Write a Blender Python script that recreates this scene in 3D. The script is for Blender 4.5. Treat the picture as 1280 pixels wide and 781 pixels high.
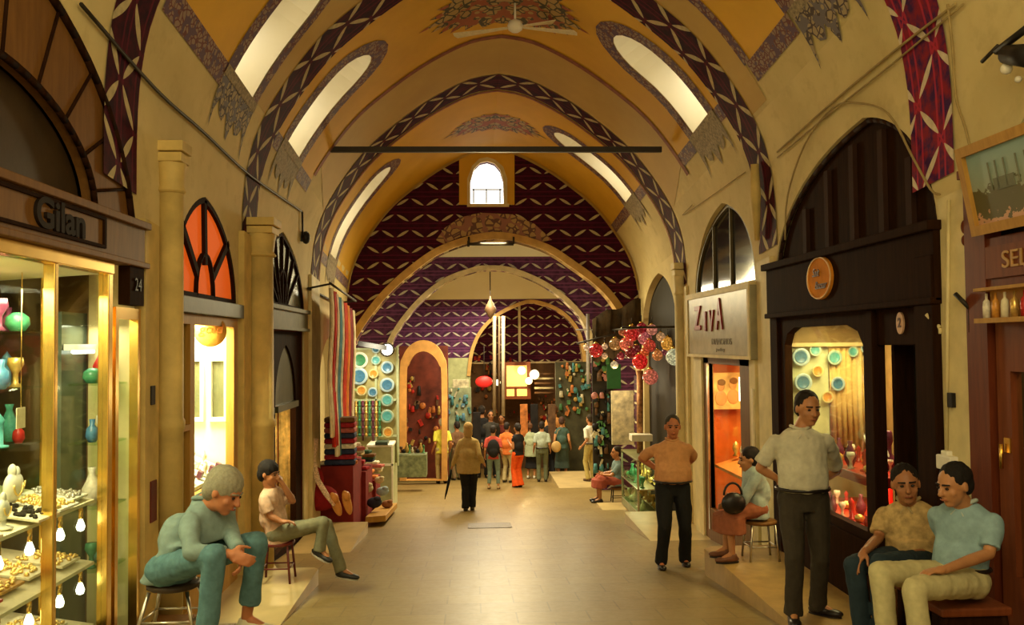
import bpy, bmesh, math, random
from mathutils import Vector, Matrix, Quaternion, noise
from mathutils.geometry import delaunay_2d_cdt
for o in list(bpy.data.objects): bpy.data.objects.remove(o)
C = bpy.context.scene.collection
SC = bpy.context.scene
random.seed(7)
PI = math.pi
# ---------------------------------------------------------------- camera, world, exposure
F = 1100.0; CX, CY = 640.0, 390.5; G = 94/1100.0      # G: the street falls away from the camera
CAM = Vector((0, 0, 1.7))
yaw = math.atan((CX-588)/F); pitch = math.atan((430-CY)/F*math.cos(yaw)); roll = math.radians(.6)
fw = Vector((math.sin(yaw)*math.cos(pitch), math.cos(yaw)*math.cos(pitch), math.sin(pitch)))
r0 = Vector((math.cos(yaw), -math.sin(yaw), 0)); u0 = r0.cross(fw)
rt = r0*math.cos(roll)-u0*math.sin(roll); up = u0*math.cos(roll)+r0*math.sin(roll)
cd = bpy.data.cameras.new('camera'); cam = bpy.data.objects.new('camera', cd); C.objects.link(cam)
m = Matrix((rt, up, -fw)).transposed().to_4x4(); m.translation = CAM; cam.matrix_world = m
cd.sensor_width = 36; cd.lens = F/1280*36; cd.clip_start = .05; cd.clip_end = 200
SC.camera = cam
W = bpy.data.worlds.new('World'); SC.world = W; W.use_nodes = True
W.node_tree.nodes['Background'].inputs[0].default_value = (1, .79, .40, 1)
W.node_tree.nodes['Background'].inputs[1].default_value = .8
SC.view_settings.view_transform = 'Standard'; SC.view_settings.look = 'None'
SC.view_settings.gamma = 1; SC.view_settings.use_curve_mapping = False
SC.view_settings.exposure = 0.0
def lamp(name, loc, e, col=(1, .78, .45), size=.1, kind='POINT', rot=None, sy=None):
    l = bpy.data.lights.new(name, kind); l.energy = e; l.color = col
    if kind == 'POINT': l.shadow_soft_size = size
    if kind == 'AREA':
        l.size = size
        if sy: l.shape = 'RECTANGLE'; l.size_y = sy
    o = bpy.data.objects.new(name, l); o.location = loc
    if rot: o.rotation_euler = rot
    C.objects.link(o); return o
WARM = (1, .83, .44)
# added area fill light behind the camera, brightens the near bays
lamp('gallery_fill', (.5, 1.0, 3.8), 108, (1, .82, .44), 3.4, 'AREA', (math.radians(72), 0, 0), 2.2)
# added fill lights, kept unseen behind the arches, to brighten the far halls
lamp('bay_fill', (.46, 18.0, 3.35), 330, WARM, .5, 'AREA', (math.radians(-20), 0, 0), 3)
lamp('bay_fill', (.46, 22.2, 3.1), 420, (1, .88, .62), .5, 'AREA', (math.radians(0), 0, 0), 3.6)
lamp('bay_fill', (.9, 24.6, 2.9), 200, (1, .84, .56), .8, 'AREA', (0, 0, 0), 3)

# ---------------------------------------------------------------- geometry helpers
def ray(px, py):
    d = fw*F+rt*(px-CX)+up*(CY-py); return d/d.y
def at(px, py, D): return CAM+ray(px, py)*D
def onX(px, py, X): r = ray(px, py); return CAM+r*(X/r.x)
def onZ(px, py, z): r = ray(px, py); return CAM+r*((z-1.7)/r.z)
def street(D): return -G*D
def onfloor(px, py):
    r = ray(px, py); return CAM+r*(-1.7/(r.z+G))
XC = .465; HW = 2.87; XL = XC-HW; XR = XC+HW
_P = [(2.87,-1),(2.87,3.7),(2.85,4.15),(2.77,4.6),(2.58,5.05),(2.25,5.55),(1.95,5.9),(1.6,6.2),(1.2,6.5),(.8,6.74),(.4,6.92),(0,6.99)]
def catmull(P, n=5):
    out = []
    for i in range(len(P)-1):
        p0 = P[max(i-1, 0)]; p1 = P[i]; p2 = P[i+1]; p3 = P[min(i+2, len(P)-1)]
        for k in range(n):
            t = k/n
            out.append(tuple(.5*((2*p1[j])+(-p0[j]+p2[j])*t+(2*p0[j]-5*p1[j]+4*p2[j]-p3[j])*t*t+(-p0[j]+3*p1[j]-3*p2[j]+p3[j])*t**3) for j in range(len(p1))))
    out.append(tuple(P[-1])); return out
PR = [(2.87, -1.0)]+catmull(_P[1:], 5)
PR = [(min(a, 2.87), b) for a, b in PR]
AC = [-1.0]
for a, b in zip(PR, PR[1:]): AC.append(AC[-1]+math.hypot(b[0]-a[0], b[1]-a[1]))
STOP = AC[-1]
def M(s, D, side, off=0):
    s = max(-1, min(s, STOP)); i = 0
    while i < len(AC)-2 and s > AC[i+1]: i += 1
    t = (s-AC[i])/(AC[i+1]-AC[i]); a, b = PR[i], PR[i+1]
    o = a[0]+(b[0]-a[0])*t; h = a[1]+(b[1]-a[1])*t
    l = math.hypot(b[0]-a[0], b[1]-a[1]); tx, tz = (b[0]-a[0])/l, (b[1]-a[1])/l
    o -= off*tz; h += off*tx          # inward
    if s < 8.2: o = max(o, .0)
    return Vector((XC+side*o, D, h-G*D))
def onshell(px, py, off=0):
    d = ray(px, py)
    for k in range(250, 3000):
        D = k*.01; p = CAM+d*D; o = abs(p.x-XC); h = p.z+G*D
        if h >= 6.99: break
        if h < 3.7:
            if o > HW: break
        else:
            for i in range(1, len(PR)-1):
                if PR[i][1] <= h <= PR[i+1][1]:
                    t = (h-PR[i][1])/(PR[i+1][1]-PR[i][1]); w = PR[i][0]*(1-t)+PR[i+1][0]*t; break
            if o > w: break
    return p-d*off*.6+Vector(((-1 if p.x > XC else 1)*off, 0, 0))

def inside(p, poly):
    x, y = p; c = False; j = len(poly)-1
    for i in range(len(poly)):
        xi, yi = poly[i][0], poly[i][1]; xj, yj = poly[j][0], poly[j][1]
        if (yi > y) != (yj > y) and x < (xj-xi)*(y-yi)/(yj-yi)+xi: c = not c
        j = i
    return c
def region(outline, holes=(), grid=None):
    vs = []; es = []
    if grid:
        g = grid if isinstance(grid, tuple) else (grid, grid)
        def dens(L):
            out = []
            for i in range(len(L)):
                p, q = L[i], L[(i+1) % len(L)]; k = max(1, int(max(abs(q[0]-p[0])/g[0], abs(q[1]-p[1])/g[1])+.999))
                out += [(p[0]+(q[0]-p[0])*j/k, p[1]+(q[1]-p[1])*j/k) for j in range(k)]
            return out
        outline = dens(outline); holes = [dens(h) for h in holes]
    for L in [outline]+list(holes):
        b = len(vs); vs += [Vector((p[0], p[1])) for p in L]
        es += [(b+i, b+(i+1) % len(L)) for i in range(len(L))]
    if grid:
        gx, gy = grid if isinstance(grid, tuple) else (grid, grid)
        xs = [p[0] for p in outline]; ys = [p[1] for p in outline]
        x = min(xs)+gx*.5
        while x < max(xs):
            y = min(ys)+gy*.5
            while y < max(ys):
                if inside((x, y), outline) and not any(inside((x, y), h) for h in holes): vs.append(Vector((x, y)))
                y += gy
            x += gx
    rv, re, rf = delaunay_2d_cdt(vs, es, [], 0, 1e-5)[:3]
    out = []
    for f in rf:
        c = (sum(rv[i].x for i in f)/len(f), sum(rv[i].y for i in f)/len(f))
        if inside(c, outline) and not any(inside(c, h) for h in holes): out.append(f)
    return rv, out

ORG = {}
class MB:
    def __init__(s): s.v = []; s.f = []; s.mi = []; s.uv = {}; s.cur = 0; s.sm = []; s.smooth = False
    def face(s, f, uv=None):
        if uv: s.uv[len(s.f)] = uv
        s.f.append(f); s.mi.append(s.cur); s.sm.append(s.smooth)
    def add(s, vs, fs):
        b = len(s.v); s.v += [Vector(v) for v in vs]
        for f in fs: s.face([b+i for i in f])
        return s
    def box(s, a, b):
        x0, x1 = sorted((a[0], b[0])); y0, y1 = sorted((a[1], b[1])); z0, z1 = sorted((a[2], b[2]))
        return s.add([(x0,y0,z0),(x1,y0,z0),(x1,y1,z0),(x0,y1,z0),(x0,y0,z1),(x1,y0,z1),(x1,y1,z1),(x0,y1,z1)],
                     [(0,3,2,1),(4,5,6,7),(0,1,5,4),(1,2,6,5),(2,3,7,6),(3,0,4,7)])
    def obox(s, c, ax, ay, az):      # oriented box from half vectors
        c, ax, ay, az = map(Vector, (c, ax, ay, az))
        vs = [c+ax*i+ay*j+az*k for k in (-1, 1) for j in (-1, 1) for i in (-1, 1)]
        return s.add(vs, [(0,2,3,1),(4,5,7,6),(0,1,5,4),(1,3,7,5),(3,2,6,7),(2,0,4,6)])
    def tube(s, P, R, n=12, flat=1.0, cap=True, closed=False):
        P = [Vector(p) for p in P]
        if not hasattr(R, '__len__'): R = [R]*len(P)
        b = len(s.v); m0 = s.smooth; s.smooth = True
        t0 = (P[1]-P[0]).normalized(); nx = t0.orthogonal().normalized()
        if abs(t0.z) < .9: nx = t0.cross(Vector((0, 0, 1))).normalized()
        for i, p in enumerate(P):
            if closed: t = (P[(i+1) % len(P)]-P[i-1])
            else: t = (P[min(i+1, len(P)-1)]-P[max(i-1, 0)])
            t = t.normalized() if t.length > 1e-9 else t0
            nx = (nx-t*nx.dot(t)).normalized(); ny = t.cross(nx)
            for k in range(n):
                a = 2*PI*k/n; s.v.append(p+(nx*math.cos(a)+ny*math.sin(a)*flat)*R[i])
        m = len(P)
        for i in range(m if closed else m-1):
            for k in range(n):
                k2 = (k+1) % n; i2 = (i+1) % m
                s.face([b+i*n+k, b+i*n+k2, b+i2*n+k2, b+i2*n+k])
        s.smooth = m0
        if cap and not closed:
            s.face([b+k for k in range(n)][::-1]); s.face([b+(m-1)*n+k for k in range(n)])
        return s
    def cyl(s, p, q, r, r2=None, n=16): return s.tube([p, q], [r, r if r2 is None else r2], n)
    def ell(s, c, rx, ry=None, rz=None, rot=None, n=14, mrings=9):
        ry = rx if ry is None else ry; rz = rx if rz is None else rz
        c = Vector(c); b = len(s.v); m0 = s.smooth; s.smooth = True
        rot = rot or Matrix.Identity(3)
        s.v.append(c+rot@Vector((0, 0, -rz)))
        for i in range(1, mrings):
            th = PI*i/mrings
            for k in range(n):
                a = 2*PI*k/n
                s.v.append(c+rot@Vector((rx*math.sin(th)*math.cos(a), ry*math.sin(th)*math.sin(a), -rz*math.cos(th))))
        s.v.append(c+rot@Vector((0, 0, rz))); t = len(s.v)-1
        for k in range(n): s.face([b, b+1+(k+1) % n, b+1+k])
        for i in range(mrings-2):
            for k in range(n):
                k2 = (k+1) % n
                s.face([b+1+i*n+k, b+1+i*n+k2, b+1+(i+1)*n+k2, b+1+(i+1)*n+k])
        for k in range(n): s.face([t, b+1+(mrings-2)*n+k, b+1+(mrings-2)*n+(k+1) % n])
        s.smooth = m0; return s
    def lathe(s, prof, c=(0, 0, 0), n=20, axis=None):   # prof: (r, z)
        c = Vector(c); b = len(s.v); m0 = s.smooth; s.smooth = True
        q = Vector((0, 0, 1)).rotation_difference(Vector(axis)).to_matrix() if axis else Matrix.Identity(3)
        for r, z in prof:
            for k in range(n):
                a = 2*PI*k/n; s.v.append(c+q@Vector((r*math.cos(a), r*math.sin(a), z)))
        for i in range(len(prof)-1):
            for k in range(n):
                k2 = (k+1) % n; s.face([b+i*n+k, b+i*n+k2, b+(i+1)*n+k2, b+(i+1)*n+k])
        if prof[0][0] > 1e-4: s.face([b+k for k in range(n)][::-1])
        if prof[-1][0] > 1e-4: s.face([b+(len(prof)-1)*n+k for k in range(n)])
        s.smooth = m0; return s
    def slab(s, outline, holes, f0, f1, grid=None, uvs=1.0):   # f0/f1 map (u,v) to the front/back surface
        rv, rf = region(outline, holes, grid)
        b = len(s.v); n = len(rv)
        s.v += [f0(p.x, p.y) for p in rv]
        if f1: s.v += [f1(p.x, p.y) for p in rv]
        for f in rf:
            uv = [(rv[i].x*uvs, rv[i].y*uvs) for i in f]
            s.face([b+i for i in f], uv)
            if f1: s.face([b+n+i for i in f][::-1], uv[::-1])
        if f1:
            for L in [outline]+list(holes):
                L = [Vector((p[0], p[1])) for p in L]
                for i in range(len(L)):
                    p, q = L[i], L[(i+1) % len(L)]
                    k = len(s.v); s.v += [f0(*p), f0(*q), f1(*q), f1(*p)]
                    s.face([k, k+1, k+2, k+3], [(p.x, p.y), (q.x, q.y), (q.x, q.y), (p.x, p.y)])
        return s
    def poly(s, pts, d):     # extrude a planar polygon of 3D points by vector d
        pts = [Vector(p) for p in pts]; d = Vector(d); n = len(pts)
        return s.add(pts+[p+d for p in pts], [list(range(n))[::-1], [n+i for i in range(n)]]+[(i, (i+1) % n, n+(i+1) % n, n+i) for i in range(n)])
    def build(s, name, mat, parent=None, bevel=0, fix=True, smooth=None):
        me = bpy.data.meshes.new(name)
        if parent is not None: o0 = ORG.get(parent.name, Vector((0, 0, 0)))
        else:
            xs = [v.x for v in s.v]; ys = [v.y for v in s.v]; zs = [v.z for v in s.v]
            o0 = Vector(((min(xs)+max(xs))/2, (min(ys)+max(ys))/2, min(zs)))
        me.from_pydata([tuple(v-o0) for v in s.v], [], [tuple(f) for f in s.f])
        mats = mat if isinstance(mat, (list, tuple)) else [mat]
        for m_ in mats: me.materials.append(m_)
        for i, p in enumerate(me.polygons):
            p.material_index = s.mi[i]; p.use_smooth = s.sm[i] if smooth is None else smooth
        if s.uv:
            ul = me.uv_layers.new(name='uv')
            for i, p in enumerate(me.polygons):
                if i in s.uv:
                    for li, uv in zip(p.loop_indices, s.uv[i]): ul.data[li].uv = uv
        if fix:
            bm = bmesh.new(); bm.from_mesh(me); bmesh.ops.recalc_face_normals(bm, faces=bm.faces); bm.to_mesh(me); bm.free()
        me.update()
        o = bpy.data.objects.new(name, me); C.objects.link(o)
        if parent is not None: o.parent = parent
        else: o.location = o0
        ORG[o.name] = o0
        if bevel:
            bv = o.modifiers.new('Bevel', 'BEVEL'); bv.width = bevel; bv.segments = 2; bv.limit_method = 'ANGLE'
        return o
def tag(o, label=None, cat=None, group=None, kind=None):
    if label: o['label'] = label
    if cat: o['category'] = cat
    if group: o['group'] = group
    if kind: o['kind'] = kind
    return o
def thing(name, loc, label, cat, group=None):
    o = bpy.data.objects.new(name, None); C.objects.link(o); o.location = loc; o.empty_display_size = .1
    ORG[o.name] = Vector(loc); return tag(o, label, cat, group)
def copy_tree(o, parent=None):
    c = o.copy(); C.objects.link(c)
    if parent is not None: c.parent = parent
    ORG[c.name] = ORG.get(o.name, Vector((0, 0, 0)))
    for ch in list(o.children): copy_tree(ch, c)
    return c
def text(body, size, mat, org, xd, yd, parent, name='lettering', depth=.006, sx=1.0, shear=0.0, align='CENTER', bold=0):
    cu = bpy.data.curves.new('t', 'FONT'); cu.body = body; cu.size = size; cu.extrude = depth; cu.align_x = align; cu.align_y = 'CENTER'
    cu.shear = shear; cu.offset = bold
    t = bpy.data.objects.new('t', cu); C.objects.link(t)
    dg = bpy.context.evaluated_depsgraph_get(); me = bpy.data.meshes.new_from_object(t.evaluated_get(dg))
    bpy.data.objects.remove(t)
    xd = Vector(xd).normalized(); yd = Vector(yd).normalized(); zd = xd.cross(yd)
    mm = Matrix((xd*sx, yd, zd)).transposed().to_4x4(); mm.translation = Vector(org)-ORG.get(parent.name, Vector((0, 0, 0)))
    me.transform(mm); me.materials.clear(); me.materials.append(mat)
    o = bpy.data.objects.new(name, me); C.objects.link(o); o.parent = parent; ORG[o.name] = ORG[parent.name]
    return o

# ---------------------------------------------------------------- materials
class NT:
    def __init__(s, name):
        s.m = bpy.data.materials.new(name); s.m.use_nodes = True; s.t = s.m.node_tree; s.b = s.t.nodes['Principled BSDF']
    def n(s, t, **k):
        x = s.t.nodes.new(t)
        for a, b in k.items(): setattr(x, a, b)
        return x
    def l(s, a, b): s.t.links.new(a, b)
    def val(s, sock, v):
        if isinstance(v, bpy.types.NodeSocket): s.l(v, sock)
        else: sock.default_value = v
    def math(s, op, a, b=0.0, c=0.0):
        x = s.n('ShaderNodeMath', operation=op); s.val(x.inputs[0], a); s.val(x.inputs[1], b); s.val(x.inputs[2], c); return x.outputs[0]
    def mix(s, f, a, b):
        x = s.n('ShaderNodeMix', data_type='RGBA'); s.val(x.inputs[0], f)
        s.val(x.inputs[6], a if isinstance(a, bpy.types.NodeSocket) else (*a[:3], 1)); s.val(x.inputs[7], b if isinstance(b, bpy.types.NodeSocket) else (*b[:3], 1)); return x.outputs[2]
    def co(s, kind='Object'): return s.n('ShaderNodeTexCoord').outputs[kind]
    def noise(s, co, sc, det=4, rough=.55):
        x = s.n('ShaderNodeTexNoise'); s.l(co, x.inputs['Vector']); x.inputs['Scale'].default_value = sc; x.inputs['Detail'].default_value = det
        x.inputs['Roughness'].default_value = rough; return x.outputs['Fac']
    def ramp(s, f, a, b):
        x = s.n('ShaderNodeMapRange'); s.val(x.inputs[0], f); x.inputs[1].default_value = a; x.inputs[2].default_value = b; return x.outputs[0]
    def bump(s, h, st=.2, d=.01):
        x = s.n('ShaderNodeBump'); s.l(h, x.inputs['Height']); x.inputs['Strength'].default_value = st; x.inputs['Distance'].default_value = d
        s.l(x.outputs[0], s.b.inputs['Normal'])
def lin(c):
    return tuple((x/255/12.92 if x/255 <= .04045 else ((x/255+.055)/1.055)**2.4) for x in c)
def mat(name, col, rough=.6, metal=0, var=.18, sc=6, bump=.15, emit=0, trans=0, sheen=0, alpha=1, d=.006):
    t = NT(name); c = col; t.b.inputs['Specular IOR Level'].default_value = .35 if rough < .6 else .2
    co = t.co(); nz = t.noise(co, sc)
    a = tuple(x*(1-var) for x in c); b = tuple(min(1, x*(1+var)) for x in c)
    col_ = t.mix(t.ramp(nz, .3, .7), a, b)
    t.l(col_, t.b.inputs['Base Color']); t.b.inputs['Roughness'].default_value = rough; t.b.inputs['Metallic'].default_value = metal
    if bump: t.bump(t.noise(co, sc*5), bump, d)
    if emit: t.l(col_, t.b.inputs['Emission Color']); t.b.inputs['Emission Strength'].default_value = emit
    if trans: t.b.inputs['Transmission Weight'].default_value = trans
    if alpha < 1: t.b.inputs['Alpha'].default_value = alpha
    return t.m
def glassmat(name, col=(.9, .95, .9), alpha=.12, rough=.03):
    t = NT(name); out = t.t.nodes['Material Output']
    tr = t.n('ShaderNodeBsdfTransparent'); tr.inputs[0].default_value = (*col, 1)
    gl = t.n('ShaderNodeBsdfGlossy'); gl.inputs['Roughness'].default_value = rough; gl.inputs['Color'].default_value = (1, 1, 1, 1)
    fr = t.n('ShaderNodeFresnel'); fr.inputs[0].default_value = 1.45
    f = t.math('ADD', t.math('MULTIPLY', fr.outputs[0], .10), alpha*.08)
    mx = t.n('ShaderNodeMixShader'); t.l(f, mx.inputs[0]); t.l(tr.outputs[0], mx.inputs[1]); t.l(gl.outputs[0], mx.inputs[2])
    t.l(mx.outputs[0], out.inputs['Surface']); return t.m
def leafmat(name, base, base2, leaf, w=.29, h=.31, L=.115, th=.030, slope=.55, shift=(0, 0)):
    t = NT(name); uv = t.co('UV'); sp = t.n('ShaderNodeSeparateXYZ'); t.l(uv, sp.inputs[0])
    X = t.math('ADD', sp.outputs[0], shift[0]); Y = t.math('ADD', sp.outputs[1], shift[1])
    xi = t.math('DIVIDE', X, w); yi = t.math('DIVIDE', Y, h)
    i = t.math('FLOOR', xi); j = t.math('FLOOR', yi)
    fx = t.math('MULTIPLY', t.math('SUBTRACT', t.math('SUBTRACT', xi, i), .5), w)
    fy = t.math('MULTIPLY', t.math('SUBTRACT', t.math('SUBTRACT', yi, j), .5), h)
    par = t.math('SUBTRACT', t.math('MULTIPLY', t.math('FLOORED_MODULO', t.math('ADD', i, j), 2), 2), 1)
    yl = t.math('SUBTRACT', fy, t.math('MULTIPLY', t.math('MULTIPLY', par, slope), fx))
    d = t.math('ADD', t.math('POWER', t.math('ABSOLUTE', t.math('DIVIDE', yl, th)), 1.3), t.math('POWER', t.math('ABSOLUTE', t.math('DIVIDE', fx, L)), 1.8))
    lf = t.math('LESS_THAN', d, 1)
    # thin red lattice through the leaf tips
    ln = t.math('LESS_THAN', t.math('ABSOLUTE', yl), .016)
    ring = t.math('LESS_THAN', t.math('ABSOLUTE', t.math('SUBTRACT', t.math('ABSOLUTE', fy), h*.36)), .012)
    nz = t.noise(uv, 9, 3)
    c0 = t.mix(t.ramp(nz, .4, .6), base, base2)
    c1 = t.mix(t.math('MULTIPLY', t.math('MAXIMUM', ln, ring), .6), c0, tuple(min(1, x*2.2) for x in base2))
    c2 = t.mix(lf, c1, t.mix(t.ramp(t.noise(uv, 20, 2), .3, .7), leaf, tuple(x*.75 for x in leaf)))
    t.l(c2, t.b.inputs['Base Color']); t.b.inputs['Roughness'].default_value = .7; t.b.inputs['Specular IOR Level'].default_value = .1; return t.m
def arabesque(name, a, b, c, sc=22, rough=.7, kind='UV'):
    t = NT(name); uv = t.co(kind)
    v = t.n('ShaderNodeTexVoronoi', feature='DISTANCE_TO_EDGE'); t.l(uv, v.inputs['Vector']); v.inputs['Scale'].default_value = sc
    v2 = t.n('ShaderNodeTexVoronoi'); t.l(uv, v2.inputs['Vector']); v2.inputs['Scale'].default_value = sc*.8
    k = t.math('LESS_THAN', v.outputs['Distance'], .09)
    k2 = t.math('GREATER_THAN', v2.outputs['Distance'], .60)
    c1 = t.mix(k, b, a); c2 = t.mix(k2, c1, c)
    t.l(c2, t.b.inputs['Base Color']); t.b.inputs['Roughness'].default_value = rough; return t.m
def woodmat(name, a, b, rough=.4, sc=3, axis='Z', spec=.2):
    t = NT(name); co = t.co(); mp = t.n('ShaderNodeMapping'); t.l(co, mp.inputs[0])
    mp.inputs['Scale'].default_value = (9, 9, 1) if axis == 'Z' else (9, 1, 9)
    nz = t.noise(mp.outputs[0], sc, 6, .65)
    c = t.mix(t.ramp(nz, .3, .7), a, b); t.l(c, t.b.inputs['Base Color']); t.b.inputs['Roughness'].default_value = rough+.15; t.b.inputs['Specular IOR Level'].default_value = spec
    t.bump(nz, .12, .004); return t.m

Mt = {}
def plaster():
    t = NT('cream_plaster'); co = t.co()
    n1 = t.noise(co, .9, 5, .6); n2 = t.noise(co, 5, 6, .65)
    c = t.mix(t.ramp(n1, .35, .7), (.56, .45, .20), (.71, .58, .28))
    c = t.mix(t.math('MULTIPLY', t.ramp(n2, .52, .75), .35), c, (.34, .24, .09))
    t.l(c, t.b.inputs['Base Color']); t.b.inputs['Roughness'].default_value = .8; t.bump(n2, .15, .01); return t.m
Mt['plaster'] = plaster()
def paintmat(name, a, b):
    t = NT(name); co = t.co(); n1 = t.noise(co, .8, 5, .6)
    t.l(t.mix(t.ramp(n1, .35, .7), a, b), t.b.inputs['Base Color']); t.b.inputs['Roughness'].default_value = .7; return t.m
Mt['yellow'] = paintmat('yellow_vault_paint', (.60, .325, .010), (.74, .41, .018))
Mt['ochre'] = paintmat('plain_ochre_paint', (.46, .29, .06), (.56, .37, .09))
Mt['pale'] = paintmat('pale_plaster', (.8, .72, .5), (.86, .8, .6))
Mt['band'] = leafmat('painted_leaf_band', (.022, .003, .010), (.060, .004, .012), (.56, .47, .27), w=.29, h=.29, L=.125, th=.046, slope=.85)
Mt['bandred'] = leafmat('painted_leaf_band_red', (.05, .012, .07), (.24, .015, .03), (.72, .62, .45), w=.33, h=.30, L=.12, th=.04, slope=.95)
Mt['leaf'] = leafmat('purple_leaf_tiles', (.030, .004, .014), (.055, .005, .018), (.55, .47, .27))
Mt['leafhaze'] = leafmat('hazed_purple_leaf_tiles', (.055, .018, .05), (.10, .03, .08), (.55, .50, .40))  # haze over the far walls is put into these paler tile colours
Mt['border'] = arabesque('arabesque_border', (.13, .03, .03), (.27, .18, .13), (.10, .05, .09), 17)
Mt['lace'] = arabesque('painted_lace_ornament', (.06, .04, .04), (.36, .28, .16), (.14, .12, .14), 14)
Mt['medal'] = arabesque('painted_medallion', (.07, .06, .025), (.44, .30, .10), (.34, .09, .03), 9)
Mt['rose'] = mat('rose_painted_edge', (.26, .09, .05), .7, var=.3, sc=12)
Mt['stone'] = mat('yellowed_stone', (.60, .44, .15), .6, var=.2, sc=4, bump=.3)
Mt['stonepale'] = mat('painted_pale_stone', (.66, .55, .28), .6, var=.15, sc=4, bump=.2)
def floormat():
    t = NT('worn_polished_paving'); co = t.co('Object')
    br = t.n('ShaderNodeTexBrick'); t.l(co, br.inputs['Vector']); br.inputs['Scale'].default_value = 1
    br.inputs['Brick Width'].default_value = .62; br.inputs['Row Height'].default_value = .42; br.inputs['Mortar Size'].default_value = .008
    br.inputs['Color1'].default_value = (.185, .120, .034, 1); br.inputs['Color2'].default_value = (.225, .150, .044, 1); br.inputs['Mortar'].default_value = (.13, .083, .025, 1)
    n1 = t.noise(co, 1.6, 6, .65); n2 = t.noise(co, 14, 5, .7)
    c = t.mix(t.math('MULTIPLY', t.ramp(n1, .35, .7), .45), br.outputs['Color'], (.27, .20, .08))
    c = t.mix(t.math('MULTIPLY', t.ramp(n2, .5, .85), .22), c, (.14, .09, .035))
    t.l(c, t.b.inputs['Base Color'])
    r = t.n('ShaderNodeMapRange'); t.l(n2, r.inputs[0]); r.inputs[3].default_value = .30; r.inputs[4].default_value = .52; t.l(r.outputs[0], t.b.inputs['Roughness']); t.b.inputs['Specular IOR Level'].default_value = .32
    t.bump(n2, .12, .006); return t.m
Mt['floor'] = floormat()
Mt['step'] = mat('pale_step_stone', (.46, .34, .15), .35, var=.15, sc=3)
Mt['wooddark'] = woodmat('very_dark_wood', (.014, .005, .0016), (.030, .011, .0035), .6, spec=.04)
Mt['woodred'] = woodmat('red_brown_wood', (.12, .028, .008), (.19, .048, .013), .35)
Mt['wood'] = woodmat('brown_wood', (.13, .055, .012), (.20, .09, .02), .4)
Mt['woodgold'] = woodmat('golden_wood', (.36, .18, .03), (.48, .26, .05), .4)
Mt['brass'] = mat('polished_brass', (.80, .52, .12), .25, 1, var=.12, sc=5, bump=.03)
Mt['gold'] = mat('gold_trinket', (.85, .58, .18), .3, .8, var=.2, sc=20)
Mt['chrome'] = mat('brushed_chrome', (.55, .50, .40), .3, 1, var=.1)
Mt['blackiron'] = mat('black_iron', (.015, .012, .01), .5, .3)
Mt['iron'] = mat('dark_iron', (.03, .022, .015), .5, .4)
Mt['glass'] = glassmat('clear_glass')
Mt['greenglass'] = glassmat('greenish_glass', (.82, .92, .80), .3)
Mt['white'] = mat('warm_white', (.8, .76, .62), .5, var=.08)
Mt['cream'] = mat('cream_cloth', (.72, .64, .42), .8, var=.12, sc=20)
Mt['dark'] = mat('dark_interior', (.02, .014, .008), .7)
Mt['darkglass'] = mat('dark_window_glass', (.012, .010, .008), .08, var=.3, bump=0)
def emat(name, col, st):
    t = NT(name); t.b.inputs['Base Color'].default_value = (*col, 1); t.b.inputs['Emission Color'].default_value = (*col, 1)
    t.b.inputs['Emission Strength'].default_value = st; return t.m
Mt['sky'] = emat('daylight_pane', (1, .95, .82), 3.0)
Mt['bulb'] = emat('lit_bulb', (1, .93, .72), 6)
Mt['tube'] = emat('lit_fluorescent', (1, .97, .85), 5)
def cloth(name, col, rough=.85, sc=30, var=.12): return mat('cloth_'+name, col, rough, 0, var, sc, .25)
# ================================================================ structure
def hs(h): # street height -> shell arc coordinate
    i = 0
    while i < len(PR)-2 and h > PR[i+1][1]: i += 1
    t = (h-PR[i][1])/(PR[i+1][1]-PR[i][1]); return AC[i]+t*(AC[i+1]-AC[i])
def arch(D0, D1, z0, zs, za, apex=.5, c=.3, n=14):
    """open-bottom arch outline in (D, z)"""
    Da = D0+(D1-D0)*apex; k = math.sqrt((1+c)**2-c*c); P = [(D0, z0)] if z0 < zs-1e-6 else []
    for i in range(n+1):
        u = math.cos(PI/2*i/n); P.append((Da-(Da-D0)*u, zs+(za-zs)*math.sqrt(max(0, (1+c)**2-(u+c)**2))/k))
    for i in range(1, n+1):
        u = math.sin(PI/2*i/n); P.append((Da+(D1-Da)*u, zs+(za-zs)*math.sqrt(max(0, (1+c)**2-(u+c)**2))/k))
    if z0 < zs-1e-6: P.append((D1, z0))
    return P
def toS(P): return [(hs(z+G*D), D) for D, z in P]
DEND = 17.2
# shop openings in (D, z)
OPL = dict(one=arch(3.0, 6.42, -.45, 2.3, 3.85, .5, .2), two=arch(7.24, 9.16, -.75, 2.13, 3.07, .45, .25),
           three=arch(10.15, 12.84, -1.05, 2.2, 3.17, .45, .7), four=arch(14.2, 16.6, -1.3, 1.2, 1.9, .5, .3))
OPR = dict(one=arch(3.4, 5.62, -.4, 2.0, 3.3, .5, .3), two=arch(6.1, 9.42, -.7, 2.45, 3.57, .33, .25),
           three=arch(10.12, 12.9, -1.0, 2.38, 3.50, .40, .25), four=arch(14.15, 16.9, -1.3, 2.0, 2.92, .42, .3))
def slot(s0, s1, D0, D1, n=10):
    r = (D1-D0)/2; P = [(s0, D0)]; k = max(2, int((s1-r*1.4-s0)/.25))
    for i in range(1, k): P.append((s0+(s1-r*1.4-s0)*i/k, D0))
    for i in range(n+1):
        a = PI*i/n; P.append((s1-r*1.4+r*1.4*math.sin(a), D0+r-r*math.cos(a)))
    for i in range(k-1, 0, -1): P.append((s0+(s1-r*1.4-s0)*i/k, D1))
    P.append((s0, D1)); return P
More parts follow.
